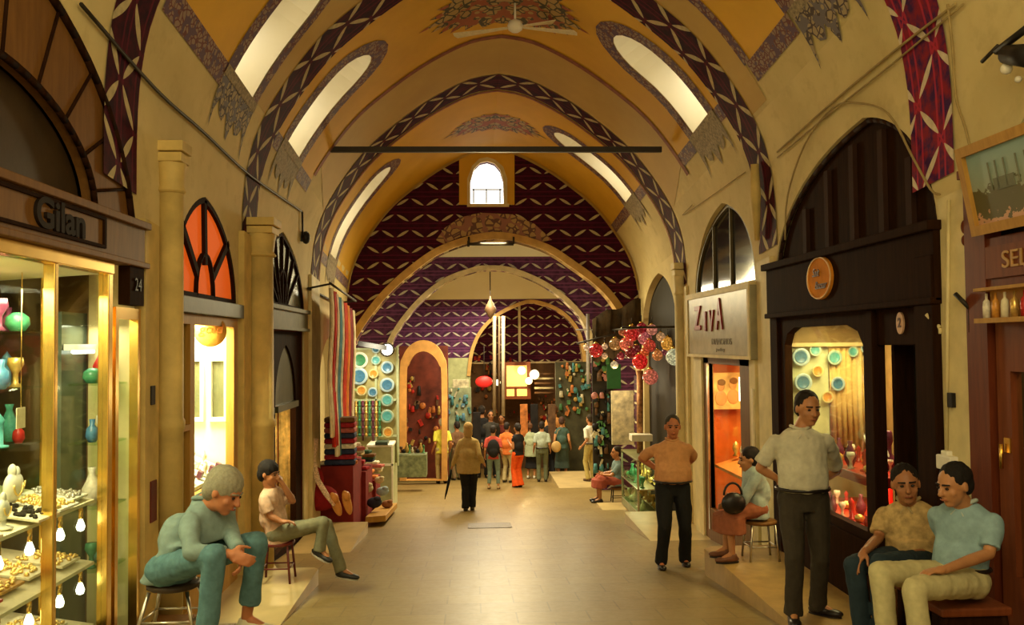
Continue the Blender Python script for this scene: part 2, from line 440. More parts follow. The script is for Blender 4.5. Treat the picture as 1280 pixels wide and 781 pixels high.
SLOTS = {-1: [slot(4.98, 6.35, 8.12, 8.85), slot(5.05, 6.55, 10.4, 11.08), slot(4.5, 6.35, 14.75, 15.35)],
         1: [slot(5.42, 6.7, 6.85, 7.5), slot(5.42, 6.95, 10.35, 11.08), slot(5.62, 7.35, 14.75, 15.35)]}
SB = lambda D: 4.95 if D < 13.3 else 4.35
def wall_outline():
    P = []
    D = 2.2
    while D < DEND: P.append((-.4, D)); D += .5
    P.append((-.4, DEND)); P.append((4.35, DEND)); P += [(4.35, 13.3), (4.95, 13.3), (4.95, 2.2)]
    return P
def make_wall(side, ops, name):
    b = MB(); b.smooth = True
    T = .32
    b.slab(wall_outline(), [toS(o) for o in ops.values()], lambda s, D: M(s, D, side), None, grid=(.35, .5))
    b.smooth = False
    for o in ops.values():       # reveals
        P = toS(o)
        for (s1, D1), (s2, D2) in zip(P, P[1:]):
            q = Vector((side*T, 0, 0)); k = [M(s1, D1, side), M(s2, D2, side)]
            b.add([k[0], k[1], k[1]+q, k[0]+q], [(0, 1, 2, 3)])
    o = b.build(name, Mt['plaster'], fix=False); tag(o, kind='structure'); return o
make_wall(-1, OPL, 'wall_left'); make_wall(1, OPR, 'wall_right')
# ceiling: the painted pointed barrel vault, one mesh
cb = MB(); cb.smooth = True
def ceil_outline(): return [(4.95, 2.2), (STOP, 2.2), (STOP, DEND), (4.35, DEND), (4.35, 13.3), (4.95, 13.3)]
def ring(P, w, wb=None):
    """expand a slot outline by w (bottom stays open)"""
    s0, D0 = P[0]; D1 = P[-1][1]; s1 = max(p[0] for p in P); return slot(s0-.02, s1+w*1.3, D0-w, D1+w)
def strip(side, s0, s1, D0, D1, off, mi, ds=.15):
    cb.cur = mi; n = max(2, int((s1-s0)/ds)); k = len(cb.v); nd = max(1, int((D1-D0)/.3))
    for i in range(n+1):
        for j in range(nd+1):
            s = s0+(s1-s0)*i/n; D = D0+(D1-D0)*j/nd
            cb.v.append(M(s, D, side, off))
    for i in range(n):
        for j in range(nd):
            a = k+i*(nd+1)+j; f = [a, a+1, a+nd+2, a+nd+1]
            cb.face(f, [((s0+(s1-s0)*ii/n), (D0+(D1-D0)*jj/nd)) for ii, jj in ((i, j), (i, j+1), (i+1, j+1), (i+1, j))])
for side in (-1, 1):
    sl = SLOTS[side]; mp = lambda off: (lambda s, D: M(s, D, side, off))
    cb.cur = 0; cb.slab(ceil_outline(), sl, mp(0), None, grid=(.22, .5))
    # yellow fields
    cb.cur = 1
    lo = {-1: (4.98, 5.02, 4.42), 1: (5.42, 5.40, 5.60)}[side]
    f0 = {-1: [(6.5, 8.0)], 1: [(7.7, 8.85)]}[side]
    for (a, b_) in f0: cb.slab([(lo[0], a), (STOP, a), (STOP, b_), (lo[0], b_)], [], mp(.006), None, grid=(.22, .5))
    if side == -1: cb.slab([(6.9, 8.0), (STOP, 8.0), (STOP, 8.9), (6.9, 8.9)], [], mp(.006), None, grid=(.22, .5))
    else: cb.slab([(7.2, 6.5), (STOP, 6.5), (STOP, 7.7), (7.2, 7.7)], [], mp(.006), None, grid=(.22, .5))
    cb.slab([(lo[1], 9.95), (STOP, 9.95), (STOP, 12.0), (lo[1], 12.0)], [sl[1]], mp(.006), None, grid=(.22, .5))
    cb.slab([(lo[2], 14.0), (STOP, 14.0), (STOP, 17.2), (lo[2], 17.2)], [sl[2]], mp(.006), None, grid=(.22, .5))
    cb.cur = 4
    cb.slab([(5.3, 12.0), (STOP, 12.0), (STOP, 13.32), (4.9, 13.32)], [], mp(.006), None, grid=(.22, .5))
    cb.slab([(5.0, 8.9), (STOP, 8.9), (STOP, 9.4), (5.0, 9.4)], [], mp(.006), None, grid=(.22, .5))
    # arabesque borders round the light slots
    cb.cur = 2
    for i, w in ((0, .16), (1, .20), (2, .17)): cb.slab(ring(sl[i], w), [[(max(p[0], sl[i][0][0]+.001) if 0 else p[0], p[1]) for p in sl[i]]], mp(.012), None, grid=(.22, .4))
    # corner borders along the lower edge of yellow fields
    def edge(s0, Da, Db, w=.18): strip(side, s0-w, s0, Da, Db, .012, 2)
    edge(lo[1], 9.95, sl[1][0][1]-.2); edge(lo[1], sl[1][-1][1]+.2, 12.0); edge(lo[2], 14.0, sl[2][0][1]-.17); edge(lo[2], sl[2][-1][1]+.17, 17.2)
    for (a, b_) in f0:
        edge(lo[0], a, b_, .22); strip(side, lo[0], 7.3, b_-.02, b_+.16, .012, 2) if side == -1 else strip(side, lo[0], 7.3, a-.14, a+.04, .012, 2)
        if side == 1: strip(side, lo[0], 7.3, b_-.1, b_+.06, .012, 2)
    # painted bands over wall and vault
    strip(side, 3.55, STOP, 9.36, 9.95, .012, 3); strip(side, 3.75, STOP, 13.36, 13.95, .012, 3)
    strip(side, 3.35, STOP, 5.85, 6.42, .012, 7 if side == 1 else 3)
    strip(side, 3.7, STOP, 14.0, 14.07, .014, 6); strip(side, 5.1, STOP, 11.95, 12.06, .016, 6)
    strip(side, 4.2, STOP, 17.02, 17.2, .016, 4)
    # lace pendants below the slots
    cb.cur = 5
    for i, w in ((0, .16), (1, .18), (2, .15)):
        s0 = sl[i][0][0]; a = sl[i][0][1]-w; b_ = sl[i][-1][1]+w; W_ = b_-a
        prof = [(0, .50), (.05, .30), (.12, .18), (.2, .30), (.3, .33), (.38, .22), (.5, .46), (.62, .22), (.7, .33), (.8, .30), (.88, .18), (.95, .30), (1, .50)]
        cb.slab([(s0-.02, a), (s0-.02, b_)]+[(s0-.12-l, b_-W_*u) for u, l in prof], [], mp(.014), None, grid=(.12, .2))
        strip(side, s0-.10, s0, a, b_, .02, 8)
# crown medallions
for Dc, hd, hsz in ((11.0, .62, .95), (15.5, .42, .8), (7.6, .6, .9)):
    for side in (-1, 1):
        cb.cur = 9; P = [(STOP, Dc-hd), (STOP, Dc+hd)]
        for i in range(1, 12):
            a = PI/2*i/12; r = 1+.10*(-1)**i; P.append((STOP-hsz*math.sin(a)*r, Dc+hd*math.cos(a)*r))
        P.append((STOP-hsz*1.25, Dc))
        for i in range(11, 0, -1):
            a = PI/2*i/12; r = 1+.10*(-1)**i; P.append((STOP-hsz*math.sin(a)*r, Dc-hd*math.cos(a)*r))
        cb.slab(P, [], lambda s, D: M(s, D, side, .013), None, grid=(.18, .25))
Mt['stripe'] = mat('striped_lace_band', (.30, .24, .15), .7, var=.5, sc=30)
ceil = cb.build('ceiling', [Mt['plaster'], Mt['yellow'], Mt['border'], Mt['band'], Mt['ochre'], Mt['lace'], Mt['rose'], Mt['bandred'], Mt['stripe'], Mt['medal']], fix=False)
tag(ceil, kind='structure')
# light slots: plaster shafts with daylight panes
n = 0
for side in (-1, 1):
    for P in SLOTS[side]:
        n += 1; b = MB(); c = sum((M(s, D, side) for s, D in P), Vector())/len(P)
        out = Vector((side*.80, 0, .60))*.55
        fr = [M(s, D, side, -.001) for s, D in P]; bk = [p+out for p in fr]
        k = len(P)
        b.cur = 0; b.add(fr+bk, [(i, (i+1) % k, k+(i+1) % k, k+i) for i in range(k)])
        b.cur = 1
        smax = max(p[0] for p in P); smin = P[0][0]; cut = smin+(smax-smin)*.62
        idx_lo = [i for i in range(k) if P[i][0] <= cut]; idx_hi = [i for i in range(k) if P[i][0] > cut]
        lo_ = [bk[i] for i in idx_lo]; b.cur = 1; b.add(lo_, [list(range(len(lo_)))])
        hi_ = [bk[idx_hi[0]-1]]+[bk[i] for i in idx_hi]+[bk[idx_hi[-1]+1]]; b.cur = 0; b.add(hi_, [list(range(len(hi_)))])
        tag(b.build('window_%d' % n, [Mt['pale'], Mt['sky']], fix=False), kind='structure')
# floor and side floors
fb = MB(); fb.slab([(-4, .3), (6, .3), (6, 44), (-4, 44)], [], lambda x, D: Vector((x, D, street(D))), lambda x, D: Vector((x, D, street(D)-.2)), grid=3)
tag(fb.build('floor', Mt['floor']), kind='structure')

# end walls: vertical plates across the gallery at depth D, drawn in (x, z)
def plateY(b, outline, holes, D, T=.35, grid=None):
    b.slab(outline, holes, lambda x, z: Vector((x, D, z)), lambda x, z: Vector((x, D+T, z)), grid)
def pxs(P, D): return [(p.x, p.z) for p in (at(x, y, D) for x, y in P)]
def smoothpx(P, D, n=6): return pxs(catmull(P, n), D)
zt = lambda D: 7.3-G*D
D4 = DEND
A4 = smoothpx([(430, 470), (445, 425), (480, 375), (520, 338), (560, 313), (618, 299), (675, 311), (715, 335), (750, 362), (772, 390), (790, 425), (800, 470)], D4)
base = [(A4[-1][0], street(D4)-.1)]; A4h = [(XL+.06, street(D4)-.1)]+[(max(x, XL+.07), z) for x, z in A4]+[(XR-.07, A4[-1][1]), (XR-.06, street(D4)-.1)]
win = pxs([(588, 255), (588, 226), (592, 212), (600, 204), (609, 202), (618, 205), (625, 213), (629, 226), (630, 255)], D4)
b = MB(); out = [(XL-.05, street(D4)-.1)]
out = [(XL-.05, street(D4)-.15), (XL-.05, 5.8), (XR+.05, 5.8), (XR+.05, street(D4)-.15)]
plateY(b, out, [A4h, win], D4)
k = MB(); tymp = b.build('wall_middle', Mt['leaf'], fix=True); tag(tymp, kind='structure')
def rib(P, D, w, T0, name, m_, prot=.06):
    b = MB()
    for (x1, z1), (x2, z2) in zip(P, P[1:]): pass
    n_ = len(P); L = []
    for i in range(n_):
        a = Vector(P[max(i-1, 0)]); c = Vector(P[min(i+1, n_-1)]); t = (c-a).normalized(); nn = Vector((-t.y, t.x)); L.append((Vector(P[i]), nn))
    vs = []
    for p, nn in L:
        q = p+nn*w
        vs += [Vector((p.x, D-prot, p.y)), Vector((q.x, D-prot, q.y)), Vector((q.x, D+T0, q.y)), Vector((p.x, D+T0, p.y))]
    fs = []
    for i in range(n_-1):
        for j in range(4): fs.append((4*i+j, 4*i+(j+1) % 4, 4*i+4+(j+1) % 4, 4*i+4+j))
    fs += [(0, 1, 2, 3), (4*n_-4, 4*n_-3, 4*n_-2, 4*n_-1)]
    b.add(vs, fs); o = b.build(name, m_); tag(o, kind='structure'); return o
Mt['archstone'] = mat('tan_arch_stone', (.50, .30, .09), .6, var=.2, sc=5)
Mt['archpale'] = mat('pale_arch_stone', (.58, .46, .26), .6, var=.2, sc=5)
rib(A4, D4, .14, .36, 'trim_1', Mt['archstone'])
# ochre panel with the round-headed window
b = MB(); pan = pxs([(574, 256), (574, 190), (643, 190), (643, 256)], D4)
b.slab(pan, [win], lambda x, z: Vector((x, D4-.03, z)), lambda x, z: Vector((x, D4-.001, z)))
tag(b.build('trim_2', Mt['yellow']), kind='structure')
b = MB(); c0 = at(609, 228, D4)
b.slab(pxs([(584, 256), (584, 224), (590, 208), (599, 199), (609, 197), (619, 200), (629, 209), (634, 224), (634, 256)], D4), [win], lambda x, z: Vector((x, D4-.05, z)), lambda x, z: Vector((x, D4-.029, z)))
b.box((c0.x-.40, D4-.12, at(609, 257, D4).z-.03), (c0.x+.42, D4-.02, at(609, 257, D4).z+.02))
wf = b.build('window_7', Mt['stonepale']); tag(wf, kind='structure')
b = MB(); 
b.slab(win, [], lambda x, z: Vector((x, D4+.20, z)), None); pane = b.build('pane', Mt['sky'], wf)
b = MB()
for px in (592, 608, 625): p = at(px, 254, D4+.12); q = at(px, 236, D4+.12); b.cyl(p, q, .014, n=6)
b.cyl(at(590, 237, D4+.12), at(628, 237, D4+.12), .014, n=6)
b.build('grille', Mt['iron'], wf)
# patch of worn plaster over the big arch
b = MB(); b.slab(pxs([(545, 300), (556, 285), (575, 272), (600, 266), (640, 268), (668, 280), (690, 300), (672, 303), (640, 292), (612, 290), (575, 296), (555, 305)], D4), [], lambda x, z: Vector((x, D4-.025, z)), lambda x, z: Vector((x, D4-.001, z)))
tag(b.build('trim_3', arabesque('worn_floral_paint', (.12, .05, .04), (.40, .26, .10), (.28, .12, .08), 7, kind='Object')), kind='structure')

# second arch wall
D5 = 21.0
A5 = smoothpx([(478, 470), (492, 425), (520, 385), (555, 355), (590, 341), (610, 338), (640, 341), (680, 358), (712, 383), (732, 412), (745, 470)], D5)
A5h = [(A5[0][0], street(D5)-.1)]+A5+[(A5[-1][0], street(D5)-.1)]
b = MB(); top = at(600, 321, D5).z
plateY(b, [(-3.4, street(D5)-.15), (-3.4, top), (4.4, top), (4.4, street(D5)-.15)], [A5h], D5)
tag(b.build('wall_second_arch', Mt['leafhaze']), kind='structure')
b = MB(); b.box((-3.4, D5-.02, top), (4.4, D5+.35, 6)); tag(b.build('wall_second_arch_upper', Mt['pale']), kind='structure')
rib(A5, D5, .12, .36, 'trim_4', Mt['archpale'])
# side walls and ceiling of the hall between
b = MB()
b.box((-3.6, DEND+.3, -3.6), (-3.4, 36, 6)); tag(b.build('wall_far_left', Mt['plaster']), kind='structure')
b = MB(); b.box((4.4, DEND+.3, -3.6), (4.6, 36, 6)); tag(b.build('wall_far_right', Mt['plaster']), kind='structure')
b = MB(); b.box((-3.6, DEND+.3, 5.6), (4.6, 36, 5.8)); tag(b.build('ceiling_far', Mt['pale']), kind='structure')
# third wall with the off-centre arch
D6 = 27.0
A6 = smoothpx([(588, 470), (592, 440), (603, 415), (622, 396), (645, 384), (664, 379), (688, 385), (708, 398), (722, 418), (728, 445), (729, 470)], D6)
A6h = [(A6[0][0], street(D6)-.1)]+A6+[(A6[-1][0], street(D6)-.1)]
b = MB(); top6 = at(600, 374, D6).z; bot6 = at(600, 447, D6).z
plateY(b, [(-3.4, bot6), (-3.4, top6), (4.4, top6), (4.4, street(D6)-.15), (A6h[-1][0], street(D6)-.15)][:4]+[(A6h[-1][0]+.001, street(D6)-.15), (A6h[-1][0], A6[-1][1])]+A6[::-1][1:]+[(A6[0][0], bot6)], [], D6)
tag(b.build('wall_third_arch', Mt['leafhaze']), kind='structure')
b = MB(); b.box((-3.4, D6-.01, top6), (4.4, D6+.35, 6)); tag(b.build('wall_third_arch_upper', Mt['pale']), kind='structure')
Mt['green'] = mat('pale_green_paint', (.40, .42, .20), .7)
b = MB(); b.box((-3.4, D6-.01, street(D6)-.15), (A6h[0][0], D6+.35, bot6)); tag(b.build('wall_third_arch_lower', Mt['green']), kind='structure')
rib(A6, D6, .11, .36, 'trim_5', Mt['archstone'])
# last wall
D7 = 31.0
b = MB(); b.box((-3.4, D7, street(D7)-.1), (4.4, D7+.2, 6)); o = b.build('wall_end_lower', mat('dim_brown_plaster', (.10, .05, .02), .8))
tag(o, kind='structure')
b = MB(); zz = at(650, 452, D7).z; b.slab([(-3.4, zz), (-3.4, 5), (4.4, 5), (4.4, zz)], [], lambda x, z: Vector((x, D7-.03, z)), lambda x, z: Vector((x, D7-.001, z)))
tag(b.build('wall_end', Mt['leaf']), kind='structure')
b = MB(); b.box((at(648, 450, D7).x, D7-.12, zz), (at(651, 450, D7).x, D7-.03, 4.5)); b.box((-1, D7-.12, zz-.06), (4.2, D7-.03, zz)); tag(b.build('trim_6', Mt['archpale']), kind='structure')

# stone platforms in front of the shops: level tops beside the falling street
def platform(x0, x1, D0, D1, z, label, m_=None, ch=0):
    b = MB(); P = [(x0, D0), (x1, D0), (x1, D1), (x0, D1)]
    if ch: P = [(x0, D0), (x1, D0), (x1, D1), (x0+ch, D1), (x0, D1-ch*1.2)] if x0 > 0 else [(x0, D0), (x1, D0), (x1, D1-ch*1.2), (x1-ch, D1), (x0, D1)]
    b.slab(P, [], lambda x, D: Vector((x, D, z)), lambda x, D: Vector((x, D, min(street(D), z)-.12)))
    return tag(b.build('stone_platform', m_ or Mt['step'], bevel=.012), label, 'step')
platform(XL+.001, -1.60, 11.0, 13.7, -1.00, 'pale stone platform under the slippers stall on the left')
platform(XL+.001, -1.62, 7.12, 9.5, -.64, 'bright lit stone platform carrying the boy on the red stool', ch=.06)
platform(XL+.001, -1.33, 4.2, 5.76, -.06, 'high stone landing under the grey haired man', mat('grey_landing_stone', (.30, .21, .10), .5))
platform(2.30, XR-.001, 3.9, 5.34, -.24, 'high platform of the corner shop under the man in light blue polo', mat('corner_step_stone', (.36, .22, .07), .4))
platform(2.50, XR-.001, 5.35, 9.6, -.53, 'brown stone platform under the standing man in white shirt', mat('brown_step_stone', (.36, .22, .07), .4), ch=.10)
platform(2.46, XR-.001, 10.3, 14.3, -1.04, 'pale platform in front of the red lettered shop', ch=.05)
platform(2.42, XR-.08, 14.9, 17.15, -1.40, 'pale platform beside the lantern shop glass counter')
platform(2.15, 4.3, 21.4, 24.6, -1.86, 'farthest pale platform under the man in white shirt and khakis')
b = MB(); b.box((XL+.001, 5.77, -.70), (-1.98, 6.8, -.30)); tag(b.build('wooden_threshold', Mt['wood'], bevel=.01), 'brown wooden threshold step behind the grey haired man', 'step')

# columns and pilasters
def column(px, D, r, side, hcap0, hcap1, label, mt='stone', seg=None):
    x = (XL+r*.75) if side < 0 else (XR-r*.75); z0 = street(D)-.05; zc0 = hcap0-G*D; zc1 = hcap1-G*D
    t = thing('engaged_column', (x, D, z0), label, 'column', None)
    b = MB(); b.lathe([(r*1.35, z0), (r*1.35, z0+.12), (r*1.1, z0+.2)], (x, D, 0)); b.build('base', Mt[mt], t)
    b = MB(); P = [(r, z0+.2)]
    for zz_ in (.45,): P.append((r, z0+1.7)); P += [(r*1.12, z0+1.72), (r*1.12, z0+1.78), (r, z0+1.8)]
    P += [(r*.95, zc0)]; b.lathe(P, (x, D, 0)); b.build('shaft', Mt[mt], t)
    b = MB(); H = zc1-zc0
    b.lathe([(r*.95, zc0), (r*1.2, zc0+.02), (r*1.0, zc0+.06), (r*1.1, zc0+H*.45), (r*1.2, zc0+H*.6)], (x, D, 0))
    b.box((x-r*1.15, D-r*1.15, zc0+H*.6), (x+r*1.15, D+r*1.15, zc0+H*.78)); b.box((x-r*1.3, D-r*1.3, zc0+H*.8), (x+r*1.3, D+r*1.3, zc1)); b.build('capital', Mt[mt], t, bevel=.008)
    return t
column(208, 6.98, .095, -1, 3.5, 3.9, 'yellow engaged column just left of the orange fanlight')
column(318, 9.70, .15, -1, 3.5, 3.92, 'yellow engaged column between orange fanlight and grey fanlight')
column(855, 13.6, .085, 1, 3.6, 4.1, 'slim yellow column left of the red lettered sign', 'stonepale')
column(425, 16.95, .10, -1, 3.0, 3.3, 'slim far column left of the plates shop', 'stonepale')
def pil(side, D0, D1, h1, off, name, m_='stonepale'):
    b = MB(); x0, x1 = (XL-.02, XL+off) if side < 0 else (XR-off, XR+.02)
    b.slab([(D0, street(D0)-.1), (D1, street(D1)-.1), (D1, h1-G*D1), (D0, h1-G*D0)], [], lambda D, z: Vector((x0, D, z)), lambda D, z: Vector((x1, D, z)))
    tag(b.build(name, Mt[m_], bevel=.01), kind='structure')
pil(-1, 6.5, 6.78, 3.2, .05, 'trim_7', 'stone'); pil(1, 9.5, 9.95, 3.45, .05, 'trim_8'); pil(1, 5.68, 6.02, 3.2, .04, 'trim_9')
pil(-1, 13.2, 13.9, 3.9, .05, 'trim_10'); pil(-1, 9.25, 9.55, 3.7, .06, 'trim_11', 'stone'); pil(1, 13.3, 13.95, 3.7, .04, 'trim_12')
# iron tie bar
b = MB(); p = at(412, 187, 12.05); q = at(825, 187, 12.05); b.obox((p+q)/2, Vector(((q.x-p.x)/2+.02, 0, 0)), (0, .03, 0), (0, 0, .038)); tie = b.build('tie_bar', Mt['iron']); tag(tie, 'black iron tie bar spanning the vault below the ceiling fan', 'beam')
b = MB(); b.cyl(at(585, 305, 17.1), at(642, 305, 17.1), .03, n=8); b.box(at(584, 308, 17.12), at(587, 301, 17.16)+Vector((0, .03, 0))); b.cyl(at(642, 305, 17.1), at(642, 296, 17.1), .02, n=8); b.cyl(at(586, 305, 17.1), at(586, 296, 17.1), .02, n=8)
tag(b.build('iron_bracket', Mt['iron']), 'black iron bracket under the crown of the tan arch', 'bracket')
# ================================================================ shops
def wx(side, o): return XL+o if side < 0 else XR-o
def wb(mb, side, D0, D1, z0, z1, o0, o1): return mb.box((wx(side, o0), D0, z0), (wx(side, o1), D1, z1))
def ws(mb, side, outline, holes, o0, o1, grid=None):
    a, b = wx(side, o0), wx(side, o1)
    return mb.slab(outline, holes, lambda D, z: Vector((a, D, z)), lambda D, z: Vector((b, D, z)), grid)
def rect(D0, D1, z0, z1): return [(D0, z0), (D1, z0), (D1, z1), (D0, z1)]
def room(side, D0, D1, z0, z1, depth, name, m_, o0=-.02):
    a, b = wx(side, o0), wx(side, -depth); mb = MB(); D0 += .015; D1 -= .015
    P = lambda x, D, z: (x, D, z)
    mb.add([(a,D0,z0),(a,D1,z0),(b,D1,z0),(b,D0,z0),(a,D0,z1),(a,D1,z1),(b,D1,z1),(b,D0,z1)], [(0,1,2,3),(4,7,6,5),(0,3,7,4),(1,5,6,2),(2,6,7,3)])
    return tag(mb.build(name, m_, fix=False), kind='structure')
def inset(P, d):   # shrink an arch outline towards its centre bottom
    xs = [p[0] for p in P]; zs = [p[1] for p in P]; cx = (min(xs)+max(xs))/2; z0 = min(zs); hx = (max(xs)-min(xs))/2; hz = max(zs)-z0
    return [(cx+(p[0]-cx)*(hx-d)/hx, z0+(p[1]-z0)*(hz-d)/hz) for p in P]
LX, LY, LZ = (0, 1, 0), (0, 0, 1), (1, 0, 0)
RX = (0, -1, 0)
def trinket(mb, c, k, s=1.0):
    """small shop ware: k picks the shape"""
    c = Vector(c)
    P = {0: [(.02,0),(.035,.03),(.03,.07),(.012,.09),(.016,.12)], 1: [(.03,0),(.012,.02),(.012,.06),(.035,.1),(.03,.13)], 2: [(.03,0),(.05,.03),(.045,.06),(.02,.08)],
         3: [(.02,0),(.045,.05),(.05,.09),(.03,.13),(.015,.17),(.022,.2)], 4: [(.045,0),(.045,.01),(.02,.015),(.02,.12),(.028,.14),(.0,.18)]}[k % 5]
    mb.lathe([(r*s, z*s) for r, z in P], c, 10)
TC = [('red', (.40,.02,.015)), ('green', (.05,.22,.10)), ('blue', (.06,.18,.30)), ('white', (.72,.66,.50)), ('amber', (.60,.26,.04)), ('gold', (.7,.45,.12)), ('turquoise', (.10,.38,.38)), ('plum', (.14,.03,.06)), ('silver', (.5,.46,.38))]
for k, c in TC: Mt['t_'+k] = mat('glazed_'+k, c, .25, .6 if k in ('gold', 'silver') else 0, .25, 30, .05)

# ---- left shop one: dark wood arch, fascia with lettering, brass display windows
S = -1
op = OPL['one']
t = thing('wooden_shopfront', (XL, 4.7, 2.29), 'dark brown arched wooden shopfront with old lettering, far left', 'shopfront')
inner = arch(3.5, 5.75, 2.57, 2.58, 3.22, .5, .15)
b = MB(); outer = [(3.02, 2.57)]+[p for p in inset(op, .02) if p[1] > 2.57]+[(6.39, 2.57)]
ws(b, S, outer, [[(a, max(z, 2.60)) for a, z in inner]], -.08, -.01); b.build('arch_board', Mt['wood'], t)
b = MB()
for (x1, z1), (x2, z2) in zip(inner, inner[1:]): b.tube([(wx(S, .0), x1, z1), (wx(S, .0), x2, z2)], .022, 6)
for (x1, z1), (x2, z2) in zip(outer[1:-1], outer[2:-1]): b.tube([(wx(S, .0), x1, z1), (wx(S, .0), x2, z2)], .03, 6)
ci = Vector((4.62, 2.55))
for k in range(9):
    a = PI*(k+.5)/9; i0 = Vector((4.62-1.12*math.cos(a), 2.60+.62*math.sin(a))); o0 = Vector((4.7-1.66*math.cos(a), 2.62+1.2*math.sin(a)))
    b.tube([(wx(S, -.005), i0.x, i0.y), (wx(S, -.005), o0.x, o0.y)], .012, 6)
b.build('arch_moulding', Mt['wooddark'], t)
b = MB(); ws(b, S, [(a, max(z, 2.58)) for a, z in inner], [], -.14, -.10); b.build('arch_panel', mat('dark_brown_board', (.045, .025, .008), .5), t)  # inner panel is a darker brown than the arch board
b = MB(); wb(b, S, 3.0, 6.46, 2.29, 2.57, -.1, .06); wb(b, S, 3.0, 6.48, 2.55, 2.60, -.02, .10); wb(b, S, 3.0, 6.48, 2.27, 2.31, -.02, .09); b.build('fascia', Mt['wood'], t, bevel=.006)
b = MB(); ws(b, S, rect(4.15, 5.75, 2.34, 2.54), [rect(4.18, 5.72, 2.36, 2.52)], .06, .075); wb(b, S, 6.18, 6.44, 2.0, 2.27, -.02, .06); b.build('fascia_frame', Mt['wooddark'], t)
text('Gilan', .235, mat('black_brown_letters', (.012, .006, .003), .7), (XL+.068, 5.13, 2.44), LX, LY, t, depth=.012, sx=1.25, bold=.006)
text('24', .13, Mt['blackiron'], (XL+.066, 6.31, 2.14), LX, LY, t, name='shop_number', depth=.004)

# corner display window: brass frame, glass, shelves
vt = thing('brass_display_window', (XL, 5.0, -.45), 'large brass framed jewellery window with glass shelves, far left', 'display window')
b = MB()
for D in (5.90, 5.15, 4.2, 3.3): wb(b, S, D, D+(.07 if D == 5.9 else .045), -.45, 2.27, -.04, .03)
wb(b, S, 3.2, 5.97, 2.19, 2.27, -.04, .04); wb(b, S, 3.2, 5.97, -.47, -.40, -.04, .04)
b.build('frame', Mt['brass'], vt, bevel=.006)
b = MB(); wb(b, S, 5.93, 5.97, -.45, 2.2, -.75, -.70); wb(b, S, 5.35, 5.39, -.45, 2.2, -.75, -.70); wb(b, S, 5.93, 5.97, -.45, 2.2, -.42, -.38)
wb(b, S, 3.3, 5.95, 1.70, 1.74, -.75, -.72); b.build('rear_frame', Mt['brass'], vt)
b = MB(); wb(b, S, 3.2, 5.90, -.40, 2.2, -.012, -.004); b.build('glass', Mt['glass'], vt)
for z in (.70, .30, -.10):
    b = MB(); x0, x1 = XL-.68, XL-.05
    b.poly([(x1, 3.25, z), (x0, 3.25, z+.10), (x0, 3.25, z+.125), (x1, 3.25, z+.02)], (0, 2.64, 0)); b.build('display_shelf', Mt['cream'], vt)
for z in (1.10, 1.45, 1.8):
    b = MB(); wb(b, S, 3.25, 5.9, z, z+.012, -.66, -.36); b.build('glass_shelf', Mt['greenglass'], vt)
b = MB(); wb(b, S, 3.2, 5.93, -.45, 2.2, -.80, -.77); b.build('back_panel', mat('brown_mirror_back', (.30, .20, .06), .25, .4), vt)
b = MB(); b.poly([(XL-.05, 3.25, 2.19), (XL-.72, 3.25, 2.15), (XL-.72, 5.93, 2.15), (XL-.05, 5.93, 2.19)], (0, 0, .02)); b.build('ceiling_panel', Mt['pale'], vt)
wt = thing('ceiling_tube_light', (XL-.3, 4.3, 2.13), 'glowing white light under the display window ceiling, far left', 'lamp')
b = MB(); b.box((XL-.40, 3.6, 2.125), (XL-.20, 4.75, 2.15)); b.build('housing', Mt['white'], wt)
b = MB(); b.tube([(XL-.30, 3.65, 2.11), (XL-.30, 4.7, 2.11)], .022, 10); b.build('tube', Mt['tube'], wt)
lamp('window_light', (XL-.3, 4.6, 2.05), 85, (1, .88, .55), .35, 'AREA', (0, 0, 0), 2.0)
lamp('window_light_low', (XL-.35, 5.0, .62), 5, (1, .85, .5), .3, 'AREA', (0, 0, 0), 1.6)
lamp('window_light_low', (XL-.35, 5.0, .22), 4, (1, .85, .5), .3, 'AREA', (0, 0, 0), 1.6)
room(S, 3.0, 6.46, -.5, 2.6, 1.3, 'wall_jewellery_shop', mat('brown_shop_wall', (.14, .08, .02), .6))
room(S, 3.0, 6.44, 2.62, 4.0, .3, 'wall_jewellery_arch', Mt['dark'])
# bulbs hanging under the shelves
def bulb(c, where, g='bare bulbs under the display shelves'):
    c = Vector(c); t = thing('hanging_bulb', c, 'small lit white bulb hanging under a display shelf'+where, 'bulb', g)
    b = MB(); b.cyl(c+Vector((0, 0, .05)), c+Vector((0, 0, .12)), .014, n=8); b.build('socket', Mt['brass'], t)
    b = MB(); b.lathe([(.0, -.03), (.02, -.022), (.027, 0), (.02, .025), (.012, .045), (.012, .055)], c, 12); b.build('glass_bulb', Mt['bulb'], t); return t
for z in (.585, .185):
    for D in (5.78, 5.50, 5.13, 4.80, 4.5): bulb((XL-.09, D, z-.02), ', '+('upper row' if z > .4 else 'lower row')+', '+{5.78: 'at the corner post', 5.50: 'second from the corner post', 5.13: 'third from the corner post', 4.80: 'fourth from the corner post', 4.5: 'at the picture edge'}[D])
